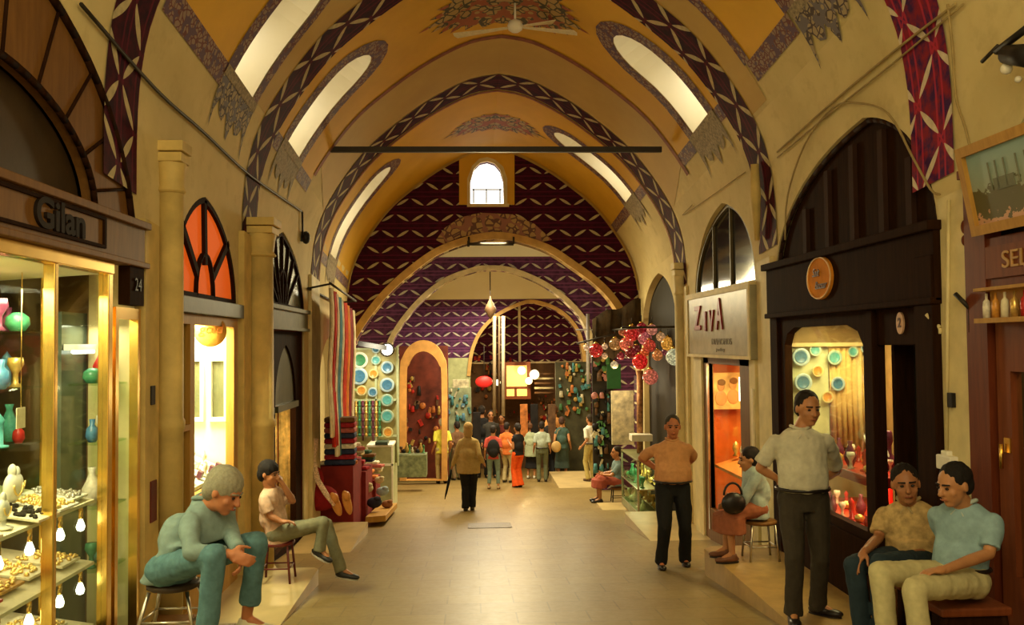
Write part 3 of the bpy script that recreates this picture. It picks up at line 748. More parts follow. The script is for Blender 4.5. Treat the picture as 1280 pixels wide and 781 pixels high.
# jewellery stands on the top shelf
r = random.Random(3)
def bust(c, s, lab):
    c = Vector(c); t = thing('necklace_bust', c, lab, 'necklace stand', 'necklace busts')
    b = MB(); b.lathe([(.05*s, 0), (.05*s, .01), (.015*s, .02), (.015*s, .05)], c, 12)
    b.ell(c+Vector((0, 0, .10*s)), .025*s, .055*s, .06*s); b.ell(c+Vector((0, 0, .165*s)), .016*s, .018*s, .03*s); b.build('stand', Mt['white'], t)
    b = MB(); q = [c+Vector((.026*s, .035*s*math.cos(a), .115*s+.045*s*math.sin(a))) for a in [PI+PI*i/10 for i in range(11)]]; b.tube(q, .004*s, 6); b.build('necklace', Mt['gold'], t)
for i, (D, dx, s) in enumerate([(5.25, -.25, 1.0), (5.02, -.32, 1.25), (4.80, -.22, 1.1), (4.62, -.36, 1.4), (5.48, -.34, .8), (4.9, -.12, .7)]):
    bust((XL+dx, D, .715-dx*.16), s*1.45, ['middle sized', 'tall', 'medium, farther left,', 'largest', 'small, nearest the corner,', 'smallest front'][i]+' cream necklace bust on the top white display shelf')
def tray(c, w, d, m_, lab, grp, nitems, seed, tilt=.16, im='gold'):
    c = Vector(c); rr = random.Random(seed); t = thing('jewellery_tray', c, lab, 'tray', grp)
    b = MB(); ax = Vector((d/2, 0, -d/2*tilt)); b.obox(c+Vector((0, 0, .012)), ax, (0, w/2, 0), (0, 0, .008)); b.build('board', m_, t, bevel=.003)
    b = MB()
    for i in range(nitems):
        u, v = rr.uniform(-.45, .45), rr.uniform(-.45, .45); p = c+ax*(2*u)+Vector((0, w*v, .028))
        b.ell(p, rr.uniform(.009, .018), rr.uniform(.009, .022), rr.uniform(.006, .016), n=7, mrings=5)
    x = b.build('trinkets', Mt[im], t); x['kind'] = 'stuff'
for i, (z, D, dx, col, im) in enumerate([(.70, 5.72, -.22, 'white', 'silver_'), (.70, 5.45, -.16, 'white', 'gold'), (.70, 5.15, -.14, 'cream', 'dark'), (.70, 4.85, -.30, 'white', 'dark'), (.70, 4.55, -.15, 'cream', 'gold'),
        (.30, 5.68, -.25, 'cream', 'gold'), (.30, 5.38, -.3, 'cream', 'gold'), (.30, 5.08, -.3, 'woodgold', 'gold'), (.30, 4.75, -.25, 't_red', 'gold'), (.30, 4.45, -.25, 'cream', 'gold'), (-.10, 5.62, -.3, 'cream', 'gold'), (-.10, 5.3, -.3, 'cream', 't_turquoise'), (-.1, 4.95, -.3, 'woodgold', 'gold')]):
    im = {'silver_': 't_silver'}.get(im, im)
    row = {.70: 'top', .30: 'middle', -.10: 'lowest'}[z]
    tray((XL+dx, D, z+.035-dx*.158), .25, .30, Mt[col], ('silver', 'cream', 'dark dotted', 'wide', 'gold dotted', 'corner', 'second', 'golden', 'dark red', 'outer', 'corner', 'turquoise', 'golden')[i]+' jewellery tray lying on the %s display shelf behind the brass frame' % row, 'jewellery trays on the %s shelf' % row, 60, i, im=im)
for i in range(51):   # wares on the glass shelves behind
    z = (1.112, 1.462, 1.812)[i % 3]; D = 3.9+(i//3)*.118; k = TC[(i*5) % len(TC)][0]
    b = MB(); trinket(b, (XL-.5+(.07 if (i//3) % 2 else -.06)+r.uniform(-.02, .02), D, z), i, r.uniform(1.0, 1.5))
    tag(b.build('ornament', Mt['t_'+k]), 'small %s ornament on the %s glass shelf of the brass window, %s' % (k, ('lowest', 'middle', 'highest')[i % 3], ('far left', 'left part', 'left of centre', 'right of centre', 'near the corner')[min(4, (i//3)//4)]), 'ornament', 'ornaments of the same colour, %s' % k)
cd_ = MB(); cd_.obox((XL-.22, 5.28, 1.30), (.002, 0, 0), (0, .05, 0), (0, 0, .06)); tag(cd_.build('price_card', Mt['cream']), 'small cream card hung in the middle of the brass display window', 'card')
b = MB(); b.cyl((XL-.22, 5.28, 1.36), (XL-.22, 5.28, 2.15), .003, n=5); tag(b.build('card_string', Mt['brass']), 'thin string holding the small cream card', 'string')
t = thing('inner_brass_door', (XL-.68, 5.1, .74), 'tall amber inner brass door behind the jewellery shelves, far left', 'door')
b = MB(); b.slab(rect(4.78, 5.28, .84, 1.98), [rect(4.85, 5.21, .92, 1.90)], lambda D, z: Vector((XL-.745, D, z)), lambda D, z: Vector((XL-.70, D, z))); b.build('frame', Mt['brass'], t)
b = MB(); b.box((XL-.74, 4.83, .90), (XL-.73, 5.23, 1.92)); b.build('panel', mat('amber_glass_panel', (.50, .30, .06), .3), t)
b = MB(); b.cyl((XL-.69, 4.9, 1.75), (XL-.69, 5.2, 1.75), .012, n=8); b.build('handle_bar', Mt['brass'], t)
tp = thing('brass_teapot', (XL-.5, 4.62, 1.812), 'brass teapot on the highest glass shelf, far left', 'teapot')
b = MB(); b.lathe([(.05, 0), (.09, .04), (.10, .09), (.06, .15), (.03, .17), (.012, .21)], (XL-.5, 4.62, 1.812), 16); b.build('body', Mt['brass'], tp)
b = MB(); b.tube([(XL-.5, 4.70, 1.87), (XL-.5, 4.76, 1.92), (XL-.5, 4.78, 1.98)], [.02, .014, .009], 8); b.build('spout', Mt['brass'], tp)
b = MB(); b.tube([(XL-.5, 4.54, 1.95), (XL-.5, 4.47, 1.97), (XL-.5, 4.46, 1.90), (XL-.5, 4.53, 1.87)], .008, 8); b.build('handle', Mt['brass'], tp)
# narrow mirror door next to it
dn = thing('brass_glass_door', (XL, 6.2, -.5), 'narrow brass framed glass door beside the large display window', 'door')
b = MB(); ws(b, S, rect(6.02, 6.46, -.50, 1.98), [rect(6.07, 6.41, -.40, 1.90)], -.03, .03); b.build('frame', Mt['brass'], dn, bevel=.006)
b = MB(); wb(b, S, 6.05, 6.43, -.42, 1.92, -.01, -.004); b.build('glass', Mt['glass'], dn)
b = MB(); wb(b, S, 6.05, 6.44, -.42, 1.95, -.38, -.34); b.build('inner_panel', mat('bluish_door_mirror', (.10, .13, .09), .2, .3), dn)
for z in (.2, .62, 1.05, 1.45):
    b = MB(); wb(b, S, 6.06, 6.42, z, z+.012, -.3, -.05); b.build('glass_shelf', Mt['greenglass'], dn)
for i in range(8):
    z = (.212, .632, 1.062, 1.462)[i//2]; k = ('green', 'turquoise', 'white', 'silver', 'blue', 'white', 'green', 'red')[i]
    b = MB(); trinket(b, (XL-.18, 6.16+.16*(i % 2), z), i+1, 1.3); tag(b.build('ornament', Mt['t_'+k]), '%s ornament behind the narrow brass glass door' % k, 'ornament', 'ornaments behind the narrow door, '+k)
lamp('door_light', (XL-.2, 6.25, 1.86), 3.5, (1, .9, .7), .2, 'AREA')
wt = thing('tube_light', (XL-.3, 6.2, 1.66), 'white tube light behind the narrow brass glass door', 'lamp')
b = MB(); b.box((XL-.335, 6.07, 1.69), (XL-.26, 6.41, 1.73)); b.build('housing', Mt['white'], wt)
b = MB(); b.tube([(XL-.28, 6.09, 1.68), (XL-.28, 6.40, 1.68)], .016, 8); b.build('tube', Mt['tube'], wt)
b = MB(); wb(b, S, 6.60, 6.72, .42, .72, .05, .06); tag(b.build('notice', mat('dark_red_notice', (.12, .012, .01), .5)), 'small dark red notice on the left pilaster', 'notice')
b = MB(); ws(b, S, rect(6.6, 6.68, 1.28, 1.42), [], .05, .06); tag(b.build('notice', Mt['blackiron']), 'tiny black number plate on the left pilaster', 'notice')

# ---- left shop two: orange fanlight over a bright jewellery window
def fanlight(side, op, z0, o, frame_m, glass_m, name, label, bars, hub=True, w=.05, sill_m=None):
    A = [(a, z) for a, z in op if z >= z0-1e-6]
    if A[0][1] > z0+.001: A = [(A[0][0], z0)]+A+[(A[-1][0], z0)]
    t = thing(name, (wx(side, o), (A[0][0]+A[-1][0])/2, z0), label, 'window')
    A = inset(A, .004); B = inset(A, w); B = [(a, max(z, z0+w)) for a, z in B]
    b = MB(); ws(b, side, A, [B], o-.04, o+.03); b.build('frame', frame_m, t)
    b = MB(); ws(b, side, inset(A, .02), [], o-.012, o-.004); b.build('glass', glass_m, t)
    b = MB(); x = wx(side, o+.01)
    for (a1, z1, a2, z2, ww) in bars: 
        d = Vector((0, a2-a1, z2-z1)); n_ = d.normalized().cross(Vector((1, 0, 0)))*ww
        b.obox((x, (a1+a2)/2, (z1+z2)/2), d/2, n_, (.02, 0, 0))
    if hub:
        hc, hr = hub; b.tube([(x, hc-hr*math.cos(PI*i/10), z0+.03+hr*1.5*math.sin(PI*i/10)) for i in range(11)], .025, 6)
    b.build('glazing_bars', frame_m, t)
    if sill_m:
        b = MB(); wb(b, side, A[0][0]-.05, A[-1][0]+.05, z0-.14, z0, o-.06, o+.10); b.build('sill', sill_m, t, bevel=.006)
    return t
orange = NT('orange_lit_glass'); orange.b.inputs['Base Color'].default_value = (.75, .12, .01, 1); orange.b.inputs['Emission Color'].default_value = (.9, .13, .012, 1); orange.b.inputs['Emission Strength'].default_value = .42; orange.b.inputs['Roughness'].default_value = .7; orange.b.inputs['Specular IOR Level'].default_value = .1
op = OPL['two']
fanlight(S, op, 2.13, -.03, Mt['wooddark'], orange.m, 'orange_fanlight', 'glowing orange fanlight with dark radiating bars', [(8.15, 2.45, 8.12, 3.04, .035), (7.92, 2.35, 7.42, 2.80, .035), (8.38, 2.35, 8.90, 2.74, .035)], (8.15, .26), sill_m=mat('grey_sill', (.06, .055, .03), .5))
t = thing('golden_shop_window', (XL, 8.2, -.7), 'golden wood shop window with white jewellery display under the orange fanlight', 'display window')
b = MB(); ws(b, S, rect(7.26, 9.14, -.72, 1.985), [rect(7.74, 9.0, .42, 1.90), rect(7.32, 7.62, 1.05, 1.9), rect(7.32, 7.62, -.5, 1.0)], -.06, .02); b.build('frame', Mt['woodgold'], t, bevel=.008)
b = MB(); wb(b, S, 7.70, 9.02, .40, 1.92, -.03, -.022); wb(b, S, 7.30, 7.64, -.5, 1.92, -.03, -.022); b.build('glass', Mt['glass'], t)
b = MB(); b.poly([(XL-.05, 7.66, .46), (XL-.62, 7.66, .70), (XL-.62, 7.66, .67), (XL-.05, 7.66, .43)], (0, 1.44, 0)); b.build('sloped_display', Mt['white'], t)
b = MB(); wb(b, S, 7.27, 9.13, .30, .42, -.5, -.05); b.build('ledge', Mt['wooddark'], t)
room(S, 7.24, 9.16, -.75, 2.0, .75, 'wall_bright_shop', Mt['white'])
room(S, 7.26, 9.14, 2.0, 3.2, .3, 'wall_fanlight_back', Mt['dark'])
lamp('bright_shop_light', (XL-.32, 8.35, 1.93), 130, (1, .90, .62), .4, 'AREA', (0, 0, 0), 1.2)
b = MB(); wb(b, S, 7.66, 7.70, -.7, 1.98, -.7, -.06); tag(b.build('wooden_partition', Mt['woodgold']), 'golden wood partition inside the bright jewellery shop', 'partition')
sgc = at(263, 414, 8.55)
t = thing('round_shop_sign', sgc, 'round orange gold sign hanging in the bright jewellery window', 'sign')
b = MB(); b.lathe([(.0, -.008), (.15, -.008), (.15, .008), (.0, .008)], sgc, 28, (.45, -1, 0)); b.build('disc', mat('orange_sign_disc', (.72, .34, .05), .5), t)
text('gold', .13, mat('sign_ink', (.42, .12, .01), .5), sgc+Vector((.006, -.012, .02)), (1, .45, 0), LY, t, depth=.003, shear=.2)
b = MB(); b.cyl(sgc+Vector((0, 0, .15)), (sgc.x, sgc.y, 1.99), .004, n=6); b.build('cord', Mt['blackiron'], t)
for D0, D1 in ((XL-.52, XL-.30), (XL-.26, XL-.06)):
    c = thing('display_cabinet', ((D0+D1)/2, 9.1, .95), 'dark framed cabinet with wares at the back of the bright window', 'cabinet', 'cabinets at the back of the bright window')
    b = MB(); b.slab(rect(D0, D1, .95, 1.60), [rect(D0+.035, D1-.035, .99, 1.56)], lambda x, z: Vector((x, 9.06, z)), lambda x, z: Vector((x, 9.14, z))); b.build('frame', Mt['white'], c)
    b = MB(); b.box((D0+.03, 9.12, .98), (D1-.03, 9.14, 1.57)); b.build('back', mat('dim_olive_back', (.12, .12, .05), .5), c)
b = MB(); wb(b, S, 7.8, 8.9, 1.50, 1.53, -.74, -.66); wb(b, S, 8.86, 8.89, .5, 1.53, -.74, -.70); tag(b.build('wall_rail', Mt['iron']), 'thin dark rail on the back wall of the bright window', 'rail')
for i in range(24):
    u = i % 4; v = i//4; D = 7.86+v*.2+r.uniform(-.04, .04); x = .10+u*.13; z = .475+(x-.05)*.42
    if i % 3 == 0: bust((XL-x, D, z), .75, 'cream bust on the sloped white display, '+['', 'at the near end', '', 'left of the middle', '', '', 'in the middle', '', '', 'right of the middle', '', '', 'toward the far end', '', '', 'beside the far end', '', '', 'in the far upper corner', '', '', 'at the far lower corner', '', ''][i])
    else:
        b = MB(); b.obox((XL-x, D, z+.03), (.02, 0, -.01), (0, .035, 0), (.01, 0, .03)); tag(b.build('ring_box', Mt['t_'+('plum', 'white')[i % 2]]), '%s ring box on the sloped white display, %s row, %s' % (('dark', 'white')[i % 2], ('lowest', 'second', 'third', 'top')[u], ('near end', 'near part', 'centre left', 'centre right', 'far part', 'far end')[v]), 'box', '%s ring boxes on the sloped display' % ('dark', 'white')[i % 2])
t = thing('hanging_poster', (XL-.04, 7.47, 1.05), 'olive shop poster in the narrow pane beside the bright window', 'poster')
b = MB(); wb(b, S, 7.34, 7.60, 1.10, 1.86, -.05, -.045); b.build('sheet', mat('olive_poster', (.16, .13, .035), .6, var=.6, sc=9), t)
text('Altin', .09, Mt['cream'], (XL-.043, 7.47, 1.72), LX, LY, t, depth=.001)
# ---- left shop three: grey fanlight, dark niches with gold cloth
op = OPL['three']
bars = [(11.45+dx*.25, 2.24, 11.45+dx, 2.24+h_, .012) for dx, h_ in ((-1.0, .45), (-.7, .62), (-.4, .78), (0, .9), (.4, .78), (.7, .62), (1.0, .45))]
fanlight(S, op, 2.2, -.03, Mt['wooddark'], mat('dusty_grey_glass', (.10, .11, .08), .25, var=.5, sc=2), 'grey_fanlight', 'dusty grey fanlight with thin radiating bars, left side', bars, (11.45, .3))
b = MB(); wb(b, S, 10.12, 12.88, 1.93, 2.2, -.05, .05); wb(b, S, 10.12, 12.88, 2.16, 2.21, 0, .09); wb(b, S, 10.12, 12.88, 1.91, 1.95, 0, .08)
tag(b.build('shop_lintel', mat('dusty_grey_board', (.13, .12, .06), .6)), 'dusty grey lintel board under the grey fanlight', 'lintel')
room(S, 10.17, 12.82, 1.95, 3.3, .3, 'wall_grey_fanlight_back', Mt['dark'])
room(S, 10.15, 12.84, -1.1, 1.93, .8, 'wall_niche_shop', mat('dark_red_shop_wall', (.09, .02, .008), .7))
t = thing('niche_shopfront', (XL, 11.5, -1.05), 'dark shopfront with two arched niches and gold cloth, left side', 'shopfront')
o1 = arch(10.25, 10.95, -.9, .95, 1.5, .5, .4); o2 = arch(11.15, 12.45, -.9, .95, 1.72, .5, .4)
b = MB(); ws(b, S, rect(10.17, 12.82, -1.02, 1.9), [o1, o2], -.12, -.04); b.build('front_board', Mt['wooddark'], t)
for k, (a0, a1, zz_) in enumerate([(10.25, 10.95, 1.5), (11.15, 12.45, 1.72)]):
    b = MB(); A = arch(a0, a1, .94, .95, zz_, .5, .4); ws(b, S, A, [], -.10, -.07); wb(b, S, a0, a1, .87, .95, -.12, .0); b.build('niche_hood', mat('grey_green_hood%d' % k, (.08, .08, .04), .4), t)
cols = [(.55, .30, .05), (.30, .05, .02), (.66, .42, .12), (.62, .22, .04), (.7, .48, .16)]
for i in range(5):
    D0 = (10.3, 10.62, 11.22, 11.62, 12.02)[i]; b = MB(); nn = 10; w = .33
    P = [(XL-.3+.025*math.sin(j*2.1), D0+w*j/nn, .86) for j in range(nn+1)]
    b.add(P+[(p[0], p[1], -.55-.1*(i % 2)) for p in P], [(j, j+1, nn+2+j, nn+1+j) for j in range(nn)])
    o = b.build('hanging_cloth', cloth('niche%d' % i, cols[i], sc=14, var=.4), smooth=True); sd = o.modifiers.new('s', 'SOLIDIFY'); sd.thickness = .01
    tag(o, ['amber cloth in the small niche', 'dark red cloth in the small niche', 'gold cloth at the near side of the large niche', 'orange cloth in the middle of the large niche', 'pale gold cloth at the far side of the large niche'][i], 'cloth', 'cloths in the niches')
for i, (x, w, c, lab) in enumerate([(-.60, .2, (.62, .36, .08), 'amber cloth facing the street at the far end of the dark niche shop'), (-.40, .17, (.5, .08, .02), 'dark orange cloth facing the street at the far end of the dark niche shop'), (-.22, .18, (.70, .46, .14), 'pale gold cloth facing the street at the far end of the dark niche shop')]):
    b = MB(); nn = 8; P = [(XL+x-w/2+w*j/nn, 12.60+.02*math.sin(j*2.2), .9) for j in range(nn+1)]
    b.add(P+[(p[0], p[1], -.75) for p in P], [(j, j+1, nn+2+j, nn+1+j) for j in range(nn)])
    o = b.build('hanging_cloth', cloth('far_niche%d' % i, c, sc=9, var=.4), smooth=True); sd = o.modifiers.new('s', 'SOLIDIFY'); sd.thickness = .01; tag(o, lab, 'cloth')
lamp('niche_light', (XL-.17, 11.9, .7), 14, (1, .75, .35), .03); lamp('niche_light', (XL-.17, 11.5, -.3), 10, (1, .75, .35), .03)
lamp('niche_light', (XL-.17, 10.6, .4), 8, (1, .75, .35), .03)

# ---- textiles hanging on a rail, left
rail = thing('textile_rail', (XL+.25, 13.8, 2.45), 'dark rail high on the left wall carrying striped textiles', 'rail')
b = MB(); b.cyl((XL+.03, 13.05, 2.55), (XL+.03, 15.9, 2.45), .02, n=8); b.cyl((XL, 13.1, 2.55), (XL+.35, 13.1, 2.62), .015, n=8); b.cyl((XL, 15.8, 2.46), (XL+.35, 15.8, 2.5), .015, n=8); b.cyl((XL+.35, 13.0, 2.62), (XL+.35, 15.9, 2.5), .018, n=8); b.build('rod', Mt['iron'], rail)
tex = [(13.1, 'cream', (.70, .58, .36)), (13.35, 'red', (.5, .03, .02)), (13.6, 'white', (.75, .68, .5)), (13.87, 'blue and red', (.08, .22, .30)), (14.14, 'pale', (.7, .62, .42)), (14.45, 'scarlet', (.58, .05, .02)), (14.78, 'orange', (.62, .20, .03)), (15.1, 'maroon', (.22, .02, .03)), (15.42, 'white edged', (.7, .6, .4))]
for i, (D, nm, c) in enumerate(tex):
    b = MB(); zt_ = 2.56-.03*i; zb = .35-.05*(i % 3)-.12*i; w = .29; nn = 8; rows = 8; V = []
    for k in range(rows+1):
        for j in range(nn+1): V.append((XL+.33+.03*math.sin(j*1.9+i)+.02*math.sin(k), D+w*j/nn, zt_+(zb-zt_)*k/rows))
    b.add(V, [(k*(nn+1)+j, k*(nn+1)+j+1, (k+1)*(nn+1)+j+1, (k+1)*(nn+1)+j) for k in range(rows) for j in range(nn)])
    o = b.build('hanging_textile', cloth('strip%d' % i, c, sc=5, var=.35), smooth=True); sd = o.modifiers.new('s', 'SOLIDIFY'); sd.thickness = .012
    tag(o, ['cream', 'bright red', 'off-white', 'dark blue', 'pale beige', 'scarlet', 'orange', 'maroon', 'white'][i]+' long textile strip hanging from the left rail', 'textile', 'textiles hanging on the left rail')
b = MB(); c_ = onshell(377, 297, .06); b.ell(c_, .06, .07, .09); b.box(c_-Vector((.08, .05, .05)), c_+Vector((.03, .05, .08))); tag(b.build('wall_lamp_box', Mt['blackiron']), 'small black lamp box on the wall above the hanging textiles', 'lamp')

# stall with folded goods, slippers and bags on the left
st = thing('red_stall_counter', (XL+.5, 15.2, street(15.2)), 'dark red stall counter stepping down with textiles, left side', 'counter')
redm = mat('dark_red_velvet', (.19, .016, .012), .8)
for i, (D0, D1, w, z) in enumerate([(13.95, 15.0, .55, -.18), (15.0, 16.0, .62, -.42), (16.0, 16.78, .68, -.72)]):
    b = MB(); b.slab([(D0, street(D0)-.02), (D1, street(D1)-.02), (D1, z), (D0, z)], [], lambda D, q: Vector((XL+.02, D, q)), lambda D, q: Vector((XL+w, D, q))); b.build('counter_block', redm, st, bevel=.01)
r = random.Random(11)
pal = [('cream', (.66, .58, .38)), ('dark green', (.04, .09, .05)), ('rose', (.42, .12, .10)), ('orange', (.60, .20, .05)), ('navy', (.03, .04, .09)), ('white', (.72, .68, .52)), ('brown', (.16, .08, .03)), ('crimson', (.32, .02, .03))]
pm = {k: cloth('folded_'+k.replace(' ', '_'), c, sc=18, var=.3) for k, c in pal}
for i in range(66):      # folded cloths in heaps on the counter
    blk = i % 3; D0, D1, w, z = [(13.95, 15.0, .55, -.18), (15.0, 16.0, .62, -.42), (16.0, 16.78, .68, -.72)][blk]
    k = i//3; D = D0+.15+(D1-D0-.3)*((k*.37) % 1); x = XL+.12+(w-.12)*((k*.61) % 1); zz_ = z+.035+.055*(k//5)
    nm = pal[(i*3+blk) % 8][0]; b = MB(); a = r.uniform(-.4, .4); b.obox((x, D, zz_), (.11*math.cos(a), .11*math.sin(a), 0), (-.08*math.sin(a), .08*math.cos(a), 0), (0, 0, .028))
    tag(b.build('folded_cloth', pm[nm], bevel=.018), 'folded %s cloth, %s red counter step, %s layer, %s' % (nm, ('nearest', 'middle', 'far')[blk], ('bottom', 'second', 'third', 'fourth', 'top')[min(4, k//5)], ('beside the wall', 'halfway out', 'toward the street')[min(2, int(3*((k*.61) % 1)))]), 'cloth', 'folded %s cloths on the red counter' % nm)
for i in range(9):       # tall stack of folded cloths against the wall
    nm = ['navy', 'crimson', 'navy', 'white', 'crimson', 'navy', 'rose', 'crimson', 'brown'][i]
    b = MB(); b.obox((XL+.33, 14.15, -.13+i*.083), (.24, 0, 0), (0, .15, 0), (0, 0, .038)); tag(b.build('folded_cloth', pm[nm], bevel=.02), ['lowest', 'second lowest', 'third lowest', 'fourth lowest', 'middle', 'fourth highest', 'third highest', 'second highest', 'topmost'][i]+' folded cloth of the tall stack below the hanging textiles', 'cloth', 'tall stack of folded cloths')
# two orange loaf shaped slippers leaning
for i, (px, py) in enumerate([(420, 630), (434, 628)]):
    D = 13.3; c = at(px, py, D); b = MB(); ax = Vector((.35-.1*i, .1, -1)).normalized(); q = Vector((0, 0, 1)).rotation_difference(ax).to_matrix()
    b.ell(c, .07, .045, .19, q, 12, 9); b.ell(c-ax*.10+Vector((.02, -.02, 0)), .06, .05, .08, q)
    tag(b.build('leather_slipper', mat('orange_leather%d' % i, (.62, .27, .06), .45)), ['left', 'right'][i]+' one of two tall orange slippers leaning on the red stall', 'slipper')
b = MB(); P = [at(395, 548, 13.4), at(391, 575, 13.35), at(397, 600, 13.3), at(408, 618, 13.25), at(418, 632, 13.2)]; b.tube(P, [.05, .055, .055, .05, .03], 10, flat=.4)
tag(b.build('beaded_sash', mat('speckled_white_sash', (.62, .45, .30), .7, var=.5, sc=45)), 'speckled white sash draped over the red stall end', 'sash')
b = MB(); b.ell(at(400, 622, 13.55), .28, .18, .20); b.ell(at(392, 600, 13.6), .16, .14, .22); tag(b.build('red_cushion', cloth('deep_red', (.24, .01, .012))), 'deep red cushion slumped under the speckled sash', 'cushion')
for i, (px, py, rr_, c) in enumerate([(468, 628, .13, (.03, .03, .05)), (478, 614, .11, (.35, .45, .50)), (458, 610, .12, (.5, .42, .25)), (448, 598, .11, (.22, .30, .16)), (484, 630, .10, (.32, .14, .06)), (474, 600, .09, (.6, .5, .3)), (440, 645, .10, (.45, .25, .08))]):
    p = onfloor(px, py+10); c0 = at(px, py, min(p.y, 15.2+i*.15)); b = MB(); b.ell(c0, rr_, rr_*.8, rr_*.7); b.ell(c0+Vector((.05, -.03, rr_*.5)), rr_*.5, rr_*.5, rr_*.35)
    nm = ['black', 'light blue', 'tan', 'green', 'brown', 'cream', 'mustard'][i]
    tag(b.build('cloth_bag', cloth('bag%d' % i, c)), nm+' soft bag lying at the foot of the red stall', 'bag', 'soft bags at the foot of the stall')
b = MB(); b.obox((at(478, 640, 15.6)), (.16, .05, 0), (0, 1.1, -G*1.1), (0, 0, .05)); tag(b.build('stall_board', Mt['woodgold'], bevel=.01), 'low golden board along the floor edge of the red stall', 'board')
# white counter and the plates shop
ct = thing('white_glass_counter', (XL+.6, 17.9, street(17.9)), 'white topped glass counter in front of the plates rack', 'counter')
p0 = at(458, 556, 17.6); p1 = at(491, 556, 17.6)
zt_ = p0.z; x0, x1 = p0.x, p1.x
b = MB(); b.box((x0, 17.6, zt_-.05), (x1, 18.9, zt_)); b.build('top', Mt['white'], ct, bevel=.01)
b = MB(); b.box((x0+.02, 17.63, street(18)-.1), (x1-.02, 18.88, zt_-.05)); b.build('body', mat('pale_green_counter', (.42, .44, .24), .3), ct, bevel=.01)
b = MB(); [b.box((x, 17.60, street(18)-.12), (x+.03, 17.63, zt_-.05)) for x in (x0, x1-.03)]; b.box((x0, 17.60, zt_-.42), (x1, 17.63, zt_-.38)); b.build('edge_strips', Mt['white'], ct)
b = MB(); b.obox(at(478, 553, 17.75), (.12, 0, 0), (0, .2, 0), (0, 0, .03)); tag(b.build('ledger_book', mat('dark_green_book', (.03, .05, .03), .5)), 'dark green ledger lying on the white glass counter', 'book')
D = 18.4; q0 = at(436, 436, D); q1 = at(497, 560, D)
rk = thing('plate_display_rack', (q0.x, D, q1.z), 'tall pale rack of ceramic plates at the left side', 'rack')
b = MB(); b.box((q0.x, D, q1.z-.3), (q1.x, D+.05, q0.z)); b.build('back_board', mat('yellow_green_board', (.42, .36, .14), .5, var=.3, sc=4), rk)
b = MB()
for px in (434, 470, 497): x = at(px, 500, D-.05).x; b.box((x-.02, D-.08, q1.z-.35), (x+.02, D, q0.z+.05))
for py in (436, 500, 545): z = at(460, py, D-.05).z; b.box((q0.x, D-.08, z-.02), (q1.x, D, z+.02))
b.build('frame', mat('pale_green_frame', (.45, .50, .30), .4), rk)
plates = [(450, 450, .17, 'w'), (449, 470, .18, 'b'), (484, 459, .13, 'b'), (484, 481, .15, 'b'), (484, 500, .13, 'g'), (484, 520, .14, 'g'), (467, 467, .10, 'y'), (466, 490, .10, 'b'), (470, 450, .10, 'g'), (452, 488, .11, 'y'), (485, 540, .11, 'y'), (470, 436, .09, 'b')]
Mt['pb'] = mat('blue_white_ceramic', (.40, .52, .55), .2); Mt['pg'] = mat('green_white_ceramic', (.38, .50, .38), .2); Mt['py'] = mat('yellow_ceramic', (.62, .52, .22), .2); Mt['pw'] = mat('white_ceramic', (.68, .68, .55), .2)
def plate(c, R_, k, lab, grp, axis=(0, -1, 0)):
    c = Vector(c); t = thing('ceramic_plate', c, lab, 'plate', grp); a = Vector(axis)
    b = MB(); b.lathe([(0, .0), (R_*.55, .0), (R_*.7, .02), (R_, .035), (R_, .042), (R_*.68, .03), (R_*.55, .012), (0, .012)], c, 24, a); b.build('dish', Mt['p'+k], t)
    b = MB(); b.lathe([(R_*.62, .0165+.012), (R_*.70, .036), (R_*.62, .03)], c, 24, a); b.lathe([(0, .013), (R_*.3, .0135)], c, 20, a); b.build('painted_ring', Mt[{'b': 't_blue', 'g': 't_turquoise', 'y': 't_amber', 'w': 't_green'}[k]], t)
posn = ['big white', 'big blue', 'upper right blue', 'second right blue', 'third right green', 'fourth right green', 'small yellow', 'small low blue', 'small high green', 'small low yellow', 'lowest right yellow', 'topmost small blue']
for i, (px, py, R_, k) in enumerate(plates): plate(at(px, py, D-.06), R_, k, posn[i]+' ceramic plate on the tall pale rack', 'plates on the tall rack')
for i in range(9):
    px = 441+i*4.2; c = at(px, 525, D-.1); b = MB(); b.cyl(c+Vector((0, 0, -.42+.08*(i % 3))), c+Vector((0, 0, .40)), .022, n=6)
    for k in range(5): b.ell(c+Vector((0, 0, .3-.15*k)), .035)
    tag(b.build('bead_string', Mt['t_'+('plum', 'gold', 'green')[i % 3]]), '%s %s string of beads hanging below the plates' % (('leftmost', 'middle', 'rightmost')[i//3], ('dark', 'gold', 'green')[i % 3]), 'beads', 'bead strings below the plates, %s' % ('dark', 'gold', 'green')[i % 3])
t = thing('spot_lamp', at(482, 436, 17.7), 'bright round spot lamp above the plates rack', 'lamp'); c = at(484, 437, 17.75)
b = MB(); b.lathe([(.03, -.15), (.06, -.12), (.15, 0), (.13, 0), (.03, -.1)], c, 18, (.3, -1, -.3)); b.build('shade', Mt['iron'], t)
b = MB(); b.ell(c, .11, .05, .11); b.build('bulb', Mt['bulb'], t)
b = MB(); b.obox(at(466, 432, 17.7), (.28, 0, -.05), (0, .12, 0), (0, 0, .05)); tag(b.build('lamp_housing', Mt['blackiron']), 'black lamp housing left of the bright spot lamp', 'lamp')
lamp('plates_light', at(465, 445, 17.5)+Vector((0, -.3, .2)), 30, (1, .95, .7), .3, 'AREA', (math.radians(40), 0, 0))
